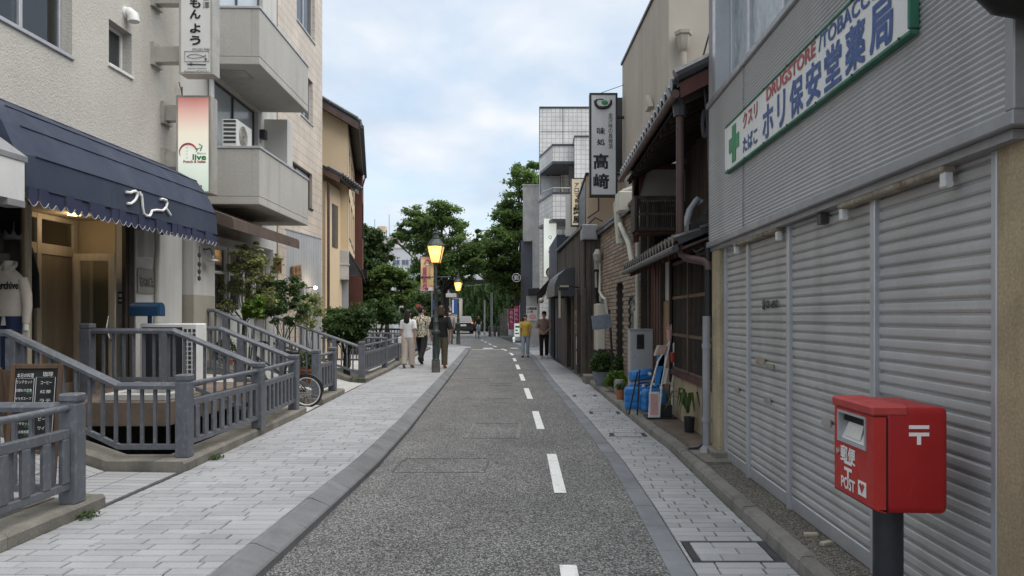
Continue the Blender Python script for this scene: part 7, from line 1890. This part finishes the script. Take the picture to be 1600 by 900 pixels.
bicycle('black small wheeled bicycle parked between the grey railings', Matrix.Translation((-3.79,12.05,SW)) @ Matrix.Rotation(R(176),4,'Z'), .25, .98, .88, 1.05, 'black')

# ------------------------------------------------------------------ people
def skin_mesh(joints, edges, sub=1):
    names = list(joints); me = bpy.data.meshes.new('body_skeleton')
    me.from_pydata([joints[k][0] for k in names], [(names.index(a), names.index(b)) for a,b in edges], [])
    o = bpy.data.objects.new('body_skeleton', me); COL.objects.link(o)
    md = o.modifiers.new('skin', 'SKIN'); 
    sk = me.skin_vertices[0].data if me.skin_vertices else None
    if sk is None:
        bpy.context.view_layer.objects.active = o
        import bmesh as bm_
        b = bm_.new(); b.from_mesh(me); b.verts.layers.skin.verify(); b.to_mesh(me); b.free(); sk = me.skin_vertices[0].data
    for i, k in enumerate(names): sk[i].radius = joints[k][1] if isinstance(joints[k][1], tuple) else (joints[k][1],)*2
    for i, k in enumerate(names): sk[i].use_root = (k == 'pelvis')
    md.use_smooth_shade = True; md.branch_smoothing = .6
    ss = o.modifiers.new('sub', 'SUBSURF'); ss.levels = sub; ss.render_levels = sub
    bpy.context.view_layer.update()
    out_ = bpy.data.meshes.new_from_object(o.evaluated_get(bpy.context.evaluated_depsgraph_get()))
    v = [tuple(p.co) for p in out_.vertices]; f = [tuple(p.vertices) for p in out_.polygons]
    bpy.data.objects.remove(o); bpy.data.meshes.remove(me); bpy.data.meshes.remove(out_)
    return v, f
def person(label, x, y, z, h, face, legs=((18,8),(-14,22)), arms=((-12,10,8),(14,14,8)), shirt='cwhite', trousers='cblack', hair='hair', hairlen=0, wide=1.0, shoe='cblack', sleeve=.55, head_turn=0, female=False, hem=.0, group=None, clasp=False, mask=False, jacket=None, seat=False, lean=0, leg_loose=1.0):
    k = h/1.72
    T = Matrix.Translation((x,y,z)) @ Matrix.Rotation(R(face),4,'Z') @ Matrix.Scale(k,4)
    r = thing('person', label, 'person', (x,y,z), group)
    J = {}; V = Vector
    sh = .17 if female else .195
    J['pelvis'] = (V((0,0,.94)),.11); J['waist'] = (V((0,-.005,1.08)),.1 if female else .115); J['chest'] = (V((0,.0,1.27)),.12 if female else .135); J['neckbase'] = (V((0,.01,1.43)),.07); J['neck'] = (V((0,.0,1.5)),.048)
    J['chin'] = (V((0,-.02,1.555)),.06); J['head'] = (V((0,-.012,1.625)),(.085,.095)); J['crown'] = (V((0,.0,1.68)),.065)
    E_ = [('pelvis','waist'),('waist','chest'),('chest','neckbase'),('neckbase','neck'),('neck','chin'),('chin','head'),('head','crown')]
    foot = []
    for s, nm, (ta, kb_) in ((-1,'l',legs[0]),(1,'r',legs[1])):
        hip = V((s*.09,0,.9)); a, b = R(ta), R(ta-kb_)
        knee = hip+V((s*.01,-math.sin(a),-math.cos(a)))*.42; ank = knee+V((0,-math.sin(b),-math.cos(b)))*.42
        toe = ank+V((s*.02,-math.cos(min(b,0)*.6)*.13,-.06+min(0,math.sin(b))*.1)); 
        J[nm+'hip'] = (hip,.085); J[nm+'knee'] = (knee,.055); J[nm+'ankle'] = (ank,.036); J[nm+'toe'] = (toe,.03)
        E_ += [('pelvis',nm+'hip'),(nm+'hip',nm+'knee'),(nm+'knee',nm+'ankle'),(nm+'ankle',nm+'toe')]
        foot.append(min(ank.z-.075, toe.z-.03))
    for s, nm, (ua, fb, outw) in ((-1,'l',arms[0]),(1,'r',arms[1])):
        shd = V((s*sh,.01,1.39)); a, o_ = R(ua), R(outw)
        el = shd+V((s*math.sin(o_),-math.sin(a)*math.cos(o_),-math.cos(a)*math.cos(o_)))*.29
        b = R(ua+fb); inn = -.75 if clasp else .1
        fd = V((s*math.sin(o_)*inn,-math.sin(b),-math.cos(b)));
        if clasp: fd = V((-s*.62,-.55,-.55))
        fd.normalize(); wr = el+fd*.25; hn = wr+fd*.07
        J[nm+'sh'] = (shd,.055); J[nm+'el'] = (el,.04); J[nm+'wr'] = (wr,.027); J[nm+'palm'] = (hn,(.036,.02))
        E_ += [('neckbase',nm+'sh'),(nm+'sh',nm+'el'),(nm+'el',nm+'wr'),(nm+'wr',nm+'palm')]
        sidev = V((0,1,0)) if not clasp else V((0,0,1))
        sidev = (sidev-fd*sidev.dot(fd)).normalized()
        cu = V((-s,0,0))
        for i, ln in enumerate((.066,.078,.072,.056)):
            p0 = hn+fd*.03+sidev*(i-1.5)*.019; p1 = p0+fd*ln*.55+cu*.008; p2 = p1+fd*ln*.4+cu*.022
            J[f'{nm}f{i}a'] = (p0,.0095); J[f'{nm}f{i}b'] = (p1,.0088); J[f'{nm}f{i}c'] = (p2,.0075); E_ += [(nm+'palm',f'{nm}f{i}a'),(f'{nm}f{i}a',f'{nm}f{i}b'),(f'{nm}f{i}b',f'{nm}f{i}c')]
        t0 = hn-fd*.01-sidev*.03; t1 = t0+fd*.035-sidev*.018+cu*.012
        J[nm+'ta'] = (t0,.011); J[nm+'tb'] = (t1,.009); E_ += [(nm+'palm',nm+'ta'),(nm+'ta',nm+'tb')]
    dz = -min(foot)
    if lean:
        M_ = Matrix.Translation((0,0,.94)) @ Matrix.Rotation(R(lean),4,'X') @ Matrix.Translation((0,0,-.94))
        for q in list(J):
            if q not in ('pelvis',) and not q[1:] in ('hip','knee','ankle','toe'): J[q] = (M_ @ J[q][0], J[q][1])
    else: M_ = Matrix.Identity(4)
    T = T @ Matrix.Translation((0,0,dz))
    v, f = skin_mesh(J, E_)
    m = MB(T); m.add(v, f); part(m, 'body', MT['skin'], r, 80)
    P = lambda q: J[q][0]
    MT_ = T @ M_
    # shirt
    sm = MB(MT_); w = 1.06*wide; hz = .9-hem
    fem = .9 if female else 1
    sm.loft([((0,0,hz),.165*w,.125*w),((0,0,1.0),.158*w,.12*w),((0,0,1.12),.15*w*fem,.115*w),((0,-.004,1.25),.172*w*fem,.125*w),((0,0,1.34),.185*w*fem,.12*w),((0,.005,1.41),.165*fem,.095),((0,.008,1.45),.09,.07),((0,.01,1.475),.062,.058)], 18)
    sm2 = MB(T)
    for nm in 'lr':
        a, b, c = P(nm+'sh'), P(nm+'el'), P(nm+'wr')
        if sleeve <= 1: e = a+(b-a)*(sleeve*1.3); sm2.tube([a+(V((0,a.y,a.z))-a)*.3+V((0,0,.01)), a, (a+e)/2, e], [.06,.074,.072,.076], 12)
        else: sm2.tube([a+(V((0,a.y,a.z))-a)*.3+V((0,0,.01)), a, (a+b)/2, b, (b+c)/2, c], [.06,.072,.066,.056,.05,.044], 12)
    sm.v += sm2.v; n0 = len(sm.v)-len(sm2.v); sm.f += [tuple(n0+i for i in q) for q in sm2.f]; sm.m += sm2.m
    part(sm, 'shirt', MT[shirt], r, 70)
    if jacket:
        jm = MB(MT_)
        jm.loft([((0,.02,.78),.2,.13),((0,.02,1.0),.19,.13),((0,.015,1.25),.2,.13),((0,.015,1.4),.19,.11),((0,.02,1.46),.1,.07)], 18)
        jm.f = [q for q in jm.f if len(q) == 4 and not all(jm.v[i][1] < (MT_ @ V((0,-.085,1)))[1] if False else False for i in q)]
        part(jm, 'jacket', MT[jacket], r, 70)
        jm = MB(MT_); jm.slab([(-.055,-.148,.95),(.055,-.148,.95),(.05,-.135,1.42),(-.05,-.135,1.42)], (0,.01,0)); part(jm, 'shirt_front', MT[shirt], r)
    # trousers
    tm = MB(T); tm.loft([((0,0,.8),.15,.115),((0,0,.88),.165,.125),((0,0,.97),.155,.115),((0,0,1.03),.145,.11)], 18)
    for nm in 'lr':
        a, b, c = P(nm+'hip'), P(nm+'knee'), P(nm+'ankle'); q = leg_loose
        tm.tube([a+V((0,0,.03)), a+(b-a)*.3, b, b+(c-b)*.5, c+(c-b)*(-.02)], [.098,.095*max(1,q*.95),.074*q,.068*q,.066*q], 14)
    part(tm, 'trousers', MT[trousers], r, 70)
    for nm in 'lr':
        a, t_ = P(nm+'ankle'), P(nm+'toe'); d = (t_-a); d.z *= .4; d.normalize()
        fm = MB(T); b = a+V((0,0,-.035))
        fm.tube([b-d*.055, b-d*.02, b+d*.07+V((0,0,-.012)), b+d*.15+V((0,0,-.02)), b+d*.185+V((0,0,-.022))], [.03,.042,.042,.036,.02], 10); part(fm, 'shoe', MT[shoe], r, 60)
    # hair, face
    HT = MT_ @ Matrix.Translation((0,-.005,1.63)) @ Matrix.Rotation(R(head_turn),4,'Z') @ Matrix.Translation((0,.005,-1.63))
    hm = MB(HT)
    hm.ball((0,.018,1.672),(.092,.102,.088),14,8); hm.ball((0,.05,1.63),(.086,.075,.09),12,7)
    if hairlen: hm.loft([((0,.06,1.68),.08,.06),((0,.07,1.58),.1,.065),((0,.085,1.5),.105,.06),((0,.095,1.5-hairlen*.6),.1,.05),((0,.09,1.5-hairlen),.05,.03)], 12)
    part(hm, 'hair', MT[hair], r, 70)
    fm = MB(HT)
    for s in (-1,1): fm.ball((s*.034,-.098,1.635),(.014,.008,.008),8,5); fm.box(s*.034-.02,s*.034+.02,-.106,-.098,1.655,1.661)
    part(fm, 'eyes', MT['ink'], r)
    fm = MB(HT); fm.loft([((0,-.108,1.592),.016,.018),((0,-.112,1.6),.017,.02),((0,-.104,1.64),.008,.01)], 8)
    for s in (-1,1): fm.ball((s*.088,.0,1.62),(.012,.02,.032),8,5)
    part(fm, 'nose_and_ears', MT['skin'], r, 60)
    fm = MB(HT); fm.ball((0,-.092,1.565),(.022,.008,.006),8,4); part(fm, 'mouth', MT['ired'], r)
    if mask: fm = MB(HT); fm.ball((0,-.07,1.578),(.07,.05,.05),12,7); part(fm, 'face_mask', MT['pwhite'], r, 60)
    return r, T, J
wk = 'people walking away along the left footway'
pr_, T, J = person('woman with long dark hair in a white top and wide beige trousers', PX(638,21), 21, SW, 1.6, 174, ((4,4),(-6,10)), ((-6,8,10),(4,10,10)), 'cwhite', 'cbeige', 'hair', .22, 1.02, 'wood', .6, -20, True, 0, wk, leg_loose=1.45)
bg_ = MB(T); bg_.cbox(.2,.3,-.12,.1,.72,.92,.015); bg_.tube([(.2,0,.92),(.19,.0,1.15),(.1,.0,1.42)], .006, 5)
solo(bg_, 'handbag', MT['cwhite'], 'small white shoulder bag of the woman in beige trousers', 'bag')
person('man in a patterned cream and black shirt walking in dark trousers', PX(659,22.3), 22.3, SW, 1.76, 170, ((-20,22),(20,6)), ((8,14,8),(-10,10,8)), 'floral', 'cblack', 'hair', 0, 1.12, 'cblack', .75, -45, False, .06, wk, leg_loose=1.12)
person('man in a black T-shirt and olive trousers partly behind the lamp post', PX(689,20.8), 20.8, SW, 1.72, 178, ((6,8),(-14,24)), ((-10,12,16),(8,14,18)), 'cblack', 'colive', 'hair2', .04, 1.15, 'orange', .85, 10, False, .03, wk, leg_loose=1.3)
person('man in a white face mask and grey jacket walking towards the camera', PX(703,38.7), 38.7, SW, 1.72, 8, ((16,8),(-10,16)), ((40,60,10),(-10,10,8)), 'cbeige', 'cgrey', 'hair', 0, 1.02, 'cblack', 1.5, 0, False, 0, None, mask=True, jacket='cgrey')
cp = 'couple strolling towards the camera'
person('woman in a mustard blouse and pale jeans', PX(821,28.7), 28.7, .004, 1.6, -4, ((6,4),(-4,6)), ((4,8,8),(-4,8,8)), 'cyellow', 'cdenim', 'hair', .06, 1.04, 'cblack', .6, 45, True, .04, cp, leg_loose=1.0)
person('man in a taupe T-shirt and dark trousers with clasped hands', PX(850,27.9), 27.9, .004, 1.72, -3, ((5,3),(-7,12)), ((14,30,14),(14,30,14)), 'ctaupe', 'cblack', 'hair', 0, 1.12, 'wht', .75, -10, False, .03, cp, clasp=True, leg_loose=1.05)
YC = 54.0
Tb = Matrix.Translation((PX(748,YC),YC+.5,0)) @ Matrix.Rotation(R(-96),4,'Z')
bicycle('distant bicycle ridden along the road towards the camera', Tb, .32, 1.05, .86, 1.02, 'stain', True)
person('cyclist in a black top and pale trousers riding a bicycle', PX(748,YC), YC+.18, .2, 1.5, -6, ((52,60),(30,52)), ((38,20,14),(38,20,14)), 'cblack', 'cdenim', 'hair', .05, 1.0, 'cblack', .7, 0, True, 0, None, lean=8)
# ------------------------------------------------------------------ car at the bend
car = thing('parked_car', 'black sport utility car seen from behind with lit tail lamps', 'car', (PX(724,66),66,0))
T = Matrix.Translation((PX(724,66),66,0)) @ Matrix.Rotation(R(8),4,'Z')
m = MB(T)
secs = [(0,.85,.45,1.0,.8),(.08,.9,.32,1.08,.86),(.3,.91,.28,1.1,.88),(2.2,.92,.28,1.1,.9),(3.6,.9,.28,1.02,.86),(4.3,.84,.34,.9,.7),(4.5,.7,.42,.8,.6)]
v = []; 
for y, w, z0, z1, wt_ in secs: v += [(-w,y,z0),(-w*1.02,y,(z0+z1)/2),(-wt_,y,z1),(wt_,y,z1),(w*1.02,y,(z0+z1)/2),(w,y,z0)]
n = 6; f = [(i*n+j,i*n+(j+1)%n,(i+1)*n+(j+1)%n,(i+1)*n+j) for i in range(len(secs)-1) for j in range(n)] + [tuple(range(n))[::-1], tuple((len(secs)-1)*n+j for j in range(n))]
m.add(v, f)
secs = [(.15,.8,1.09),(.5,.7,1.58),(.9,.68,1.64),(2.2,.68,1.63),(3.0,.74,1.3),(3.3,.8,1.05)]
v = []
for y, w, z in secs: v += [(-w,y,z),(w,y,z)]
b = len(m.v); m.add(v+[(-.86,.15,1.05),(.86,.15,1.05),(-.86,3.3,1.03),(.86,3.3,1.03)], [(2*i,2*i+1,2*i+3,2*i+2) for i in range(5)] + [(12,0,2,4,6,8,10,14),(13,15,11,9,7,5,3,1)])
MT['carpaint'] = mat('black_car_paint', (.012,.012,.014), .2, .05, 3, bmp=0, spec=.6, coat=.6)
part(m, 'body', MT['carpaint'], car, 35)
m = MB(T); m.slab([(-.66,.2,1.14),(.66,.2,1.14),(.58,.45,1.52),(-.58,.45,1.52)], (0,-.03,.0)); part(m, 'rear_window', MT['dkglass'], car)
for s in (-1,1):
    m = MB(T); m.box(s*.8-.08,s*.8+.08,-.03,.1,.92,1.04); part(m, 'tail_lamp', emat('lit_tail_lamp', (.8,.12,.05), .5), car)
    for y in (.85,3.55):
        m = MB(T @ Matrix.Translation((s*.82,y,.33)) @ Matrix.Rotation(R(90),4,'Y')); m.lathe([(.2,-.12),(.32,-.11),(.33,0),(.32,.11),(.2,.12)], (0,0,0), 20); w = part(m, 'wheel', MT['rubber'], car)
m = MB(T); m.box(-.26,.26,-.03,.0,.7,.86); part(m, 'number_plate', MT['paper'], car)
m = MB(T); m.cbox(-.85,.85,-.06,.08,.36,.56,.02); part(m, 'bumper', MT['rubber'], car)

# ------------------------------------------------------------------ far end of the street
def far_building(name, label, x0, x1, y0, y1, h, wallm, rows=(), cols=0, wh=1.2, ww=1.2, margin=.8):
    r = thing(name, label, 'building', ((x0+x1)/2,y0,0), 'buildings beyond the bend')
    m = MB(); m.box(x0,x1,y0,y1,0,h); m.box(x0-.15,x1+.15,y0-.15,y1+.15,h,h+.25); part(m, 'wall', MT[wallm], r)
    for z in rows:
        for i in range(cols):
            x = x0+margin+(x1-x0-2*margin)*(i+.5)/cols
            f = MB(); f.box(x-ww/2,x+ww/2,y0-.06,y0-.002,z,z+wh); w = part(f, 'window', MT['alum'], r)
            g_ = MB(); g_.box(x-ww/2+.08,x-.03,y0-.09,y0-.062,z+.08,z+wh-.08); g_.box(x+.03,x+ww/2-.08,y0-.09,y0-.062,z+.08,z+wh-.08); part(g_, 'pane', MT['farglass'], w)
    return r
Yf_ = 130
far_building('apartment_block', 'stepped white apartment block beyond the dark feathery tree', PX(605,Yf_), PX(690,Yf_), Yf_, 150, PZ(388,Yf_), 'farwhite', [2.5,5.2,7.9,10.6], 5, 1.0, 1.3)
far_building('apartment_block', 'taller narrow beige block with a rooftop water tank', PX(585,150), PX(618,150), 150, 165, PZ(372,150), 'farbeige', [6,9,12,15], 2, 1.1, 1.3)
tk_ = thing('water_tank', 'tan rooftop water tank on a steel frame', 'water tank', (PX(596,155),155,PZ(372,150)))
x0,x1 = PX(590,152),PX(602,152); zt0 = PZ(372,150)+.25
m = MB(); m.cbox(x0,x1,152,154,zt0+1.2,zt0+2.5,.08); part(m, 'tank', MT['tan'], tk_)
m = MB()
for x in (x0+.1,x1-.1):
    for y in (152.2,153.8): m.tube([(x,y,zt0-.05),(x,y,zt0+1.25)], .07, 6)
m.tube([(x0+.1,152.2,zt0),(x1-.1,152.2,zt0+1.2)], .05, 5); m.tube([(x1-.1,152.2,zt0),(x0+.1,152.2,zt0+1.2)], .05, 5); m.tube([(x1+.6,153,zt0-.05),(x1+.6,153,zt0+5)], .05, 5); m.tube([(x0-.8,153,zt0-.05),(x0-.8,153,zt0+4)], .05, 5); part(m, 'frame', MT['dkmetal'], tk_)
far_building('pale_house', 'low pale building behind the zelkova trunk', PX(650,100), PX(712,100), 100, 112, PZ(415,100), 'farbeige', [1.0,4.0], 4, 1.5, 1.6)
far_building('white_hall', 'broad white hall with a dark opening behind the second lamp post', PX(700,95), PX(822,95), 95, 115, PZ(378,95), 'farwhite', [], 0)
m = MB(); m.box(PX(702,94.9),PX(815,94.9),94.7,94.95,PZ(470,94.9),PZ(437,94.9)); solo(m, 'dark_canopy_opening', MT['void'], 'dark opening in the front of the broad white hall', 'opening')
m = MB(); 
for px in (712,741,767): m.box(PX(px,94.9),PX(px+1.2,94.9),94.8,94.95,0,PZ(380,94.9))
solo(m, 'wall_ribs', MT['alum'], 'thin vertical ribs on the broad white hall', 'ribs')
far_building('pale_house', 'small grey roofed house left of the first lamp post', PX(615,85), PX(648,85), 85, 95, PZ(440,85), 'farwhite', [1.2], 2, 1.4, 1.6)
m = MB(); m.slab([(PX(622,84),84,PZ(441,84)),(PX(655,84),84,PZ(441,84)),(PX(648,84),88,PZ(432,84)),(PX(628,84),88,PZ(432,84))], (0,0,.2)); m.box(PX(613,84.5),PX(655,84.5),84.5,95,PZ(441,84),PZ(439,84)); solo(m, 'house_roof', MT['rtile'], 'dark tiled roof of the small house left of the lamp post', 'roof')
# ivy covered wall
iv = thing('ivy_wall', 'tall wall entirely covered with ivy beyond the car', 'wall', (PX(795,77),77,0))
m = MB(); m.slab([(PX(717,82),82,0),(PX(845,70),70,0),(PX(845,70)+1,72,0),(PX(717,82),84,0)], (0,0,4.6)); part(m, 'wall', MT['canalwall'], iv)
g_ = np.random.default_rng(9); n = 20000; u = g_.random(n); zq = g_.random(n)*4.9
a = np.array([PX(716,81.7),81.7]); b = np.array([PX(847,69.6),69.6]); pxy = a[None]+(b-a)[None]*u[:,None]
c = MB(); lob = []
bump_ = .35*np.sin(u*40)*np.cos(zq*2.3)+.25*np.sin(u*90+zq*3)
nv = np.array([-(b-a)[1],(b-a)[0]]); nv = nv/np.linalg.norm(nv); nv = nv if nv[1] < 0 else -nv
ctr = np.column_stack([pxy[:,0]+nv[0]*(.3+bump_*.6), pxy[:,1]+nv[1]*(.3+bump_*.6), zq])
dirs = g_.normal(size=(n,3))*.5+np.array([nv[0],nv[1],.5]); dirs /= np.linalg.norm(dirs,axis=1)[:,None]
tt = g_.normal(size=(n,3)); tt -= dirs*(tt*dirs).sum(1)[:,None]; tt /= np.linalg.norm(tt,axis=1)[:,None]; bb_ = np.cross(dirs,tt); s_ = .16*(.6+.8*g_.random(n))[:,None]
V4 = np.stack([ctr-tt*s_, ctr+bb_*s_*.7, ctr+tt*s_, ctr-bb_*s_*.7],1).reshape(-1,3)
c.v = [tuple(p) for p in V4.tolist()]; c.f = [(4*i,4*i+1,4*i+2,4*i+3) for i in range(n)]; c.m = [0]*n
part(c, 'ivy', MT['leaf7'], iv)
# low wall, poles, bollards by the bend
m = MB(); m.slab([(PX(786,64),64,0),(PX(797,62),62,0),(PX(815,52),52,0),(PX(818,52),52.4,0),(PX(800,62.5),62.5,0),(PX(786,64.5),64.5,0)], (0,0,.95)); solo(m, 'low_wall', MT['conc2'], 'low stone wall below the ivy beside the pink banners', 'wall')
m = MB(); m.cbox(PX(787,60),PX(792,60)+.1,60,60.4,0,2.2,.03); m.cbox(PX(781,60),PX(787,60),60,60.3,0,1.8,.03); solo(m, 'gate_pillar', MT['conc'], 'squat stone gate pillars at the end of the low wall', 'pillar')
for i, (px, top, Y, rr_) in enumerate(((757,469,62,.07),(768,457,60,.09))):
    m = MB(); m.tube([(PX(px,Y),Y,0),(PX(px,Y),Y,PZ(top,Y))], rr_, 8); m.lathe([(rr_*1.6,0),(rr_*1.6,.25),(rr_,.3)], (PX(px,Y),Y,0), 8); solo(m, 'steel_pole', MT['grey'], ('shorter plain grey pole in front of the ivy wall','taller plain grey pole in front of the ivy wall')[i], 'pole', 'grey poles by the ivy wall')
for i, px in enumerate((765,773,779)):
    Y = 58; m = MB(); m.lathe([(.1,0),(.1,.75),(.08,.8),(0,.83)], (PX(px,Y),Y,0), 10); solo(m, 'bollard', MT['dkmetal'], ('dark bollard closest to the cyclist by the ivy wall','middle dark bollard by the ivy wall','dark bollard nearest the squat gate pillars')[i], 'bollard', 'bollards by the ivy wall')
MT['pinkcloth'] = mat('pink_cloth', (.45,.05,.13), .85, .15, 4)
for i, (px, y0, y1) in enumerate(((799,482,515),(807,478,505))):
    Y = 50; r = thing('nobori_banner', ('tall magenta cloth banner on a pole beside the low wall','darker magenta cloth banner nearer the corner building')[i], 'banner', (PX(px,Y),Y,0), 'magenta banners by the low wall')
    m = MB(); m.tube([(PX(px+5,Y),Y,0),(PX(px+5,Y),Y,PZ(y0-1,Y))], .02, 6); part(m, 'pole', MT['whitem'], r)
    m = MB(); xa, xb = PX(px-4,Y), PX(px+5,Y)
    for j in range(6):
        q = lambda t: (xa+(xb-xa)*t, Y+.05*math.sin(t*7))
        a_, b_ = q(j/6), q((j+1)/6); m.slab([(a_[0],a_[1],PZ(y1,Y)),(b_[0],b_[1],PZ(y1,Y)),(b_[0],b_[1],PZ(y0,Y)),(a_[0],a_[1],PZ(y0,Y))], (0,.01,0))
    part(m, 'cloth', MT['pinkcloth'], r)
    m = MB(); vtext(m, 'のれん', (PX(px,Y),Y-.07,PZ(y0+7,Y)), RX, UP, .22, .2, 6.5*Y/F); part(m, 'lettering', MT['pwhite'], r)
lb = thing('menu_light_box', 'lit white menu box standing on the footway by the corner', 'sign', (PX(808,46),46,.05))
m = MB(); m.cbox(PX(803,46),PX(812.5,46),46,46.2,.06,PZ(505,46),.01); part(m, 'case', MT['whitem'], lb); m = MB(); m.box(PX(804,46),PX(812,46),45.985,45.999,PZ(526,46),PZ(506,46)); part(m, 'lit_face', MT['litwhite'], lb)
m = MB(); m.box(PX(805,46),PX(811,46),45.97,45.984,PZ(512,46),PZ(509,46)); m.box(PX(805,46),PX(809,46),45.97,45.984,PZ(517,46),PZ(515,46)); m.box(PX(805,46),PX(811,46),45.97,45.984,PZ(522,46),PZ(520,46)); part(m, 'menu_print', MT['igreen'], lb)
m = MB(); m.ball((PX(803,44),44,PZ(529,44)),(.09,.09,.1),10,6); m.lathe([(.06,0),(.05,.12)], (PX(803,44),44,.05), 8); solo(m, 'ground_lamp', MT['litwhite'], 'small glowing ground lamp beside the lit menu box', 'lamp')
# signs on poles among the trees
def pole_sign(label, px, Y, top, plates, pole=.04):
    r = thing('road_sign', label, 'sign', (PX(px,Y),Y,0), 'signs on poles near the bend')
    m = MB(); m.tube([(PX(px,Y),Y,0),(PX(px,Y),Y,PZ(top,Y))], pole, 8); part(m, 'pole', MT['grey'], r)
    for (a,b,c,d,mt) in plates: m = MB(); m.cbox(PX(a,Y),PX(b,Y),Y-.09,Y-.05,PZ(d,Y),PZ(c,Y),.01); part(m, 'plate', MT[mt], r)
    return r
pole_sign('white sign with an orange disc panel on a pole above the hedge', 624, 46, 458, [(623.5,631,461,468,'pwhite'),(623,631.5,468,476,'orange'),(623,631.5,476,480.5,'pwhite')])
pole_sign('blue sign panel beside the lamp post behind the walkers', 675, 48, 420, [(676,681,469,484,'iblue')])
pole_sign('small round red sign above the patterned shirt man', 655, 50, 476, [(651,658,476,481,'redpl')])
pole_sign('cream direction sign board beside the second lamp post', 703, 44, 456, [(697,713.5,458.5,464.5,'paper')])
st_ = thing('kiosk', 'small lit shop kiosk with blue panels behind the masked man', 'shop', (PX(703,72),72,0))
m = MB(); m.box(PX(690,72),PX(716,72),72,76,0,PZ(465,72)); part(m, 'wall', MT['farbeige'], st_)
m = MB(); m.box(PX(692,72),PX(700,72),71.9,71.99,PZ(472,72),PZ(466,72)); m.box(PX(705,72),PX(715,72),71.9,71.99,PZ(490,72),PZ(467,72)); part(m, 'blue_panel', MT['iblue'], st_)
m = MB(); m.box(PX(692,72),PX(699,72),71.9,71.99,PZ(478,72),PZ(472.5,72)); part(m, 'lit_panel', MT['litwhite'], st_)
m = MB(); m.box(PX(691,72),PX(704,72),71.9,71.99,PZ(495,72),PZ(480,72)); part(m, 'warm_window', emat('lit_warm_window', (.8,.42,.16), .2), st_)
m = MB(); m.box(PX(700,72),PX(705,72),71.8,71.89,PZ(495,72),PZ(481,72)); m.box(PX(707,72),PX(709,72),71.88,71.899,PZ(489,72),PZ(468,72)); part(m, 'white_panel', MT['pwhite'], st_)
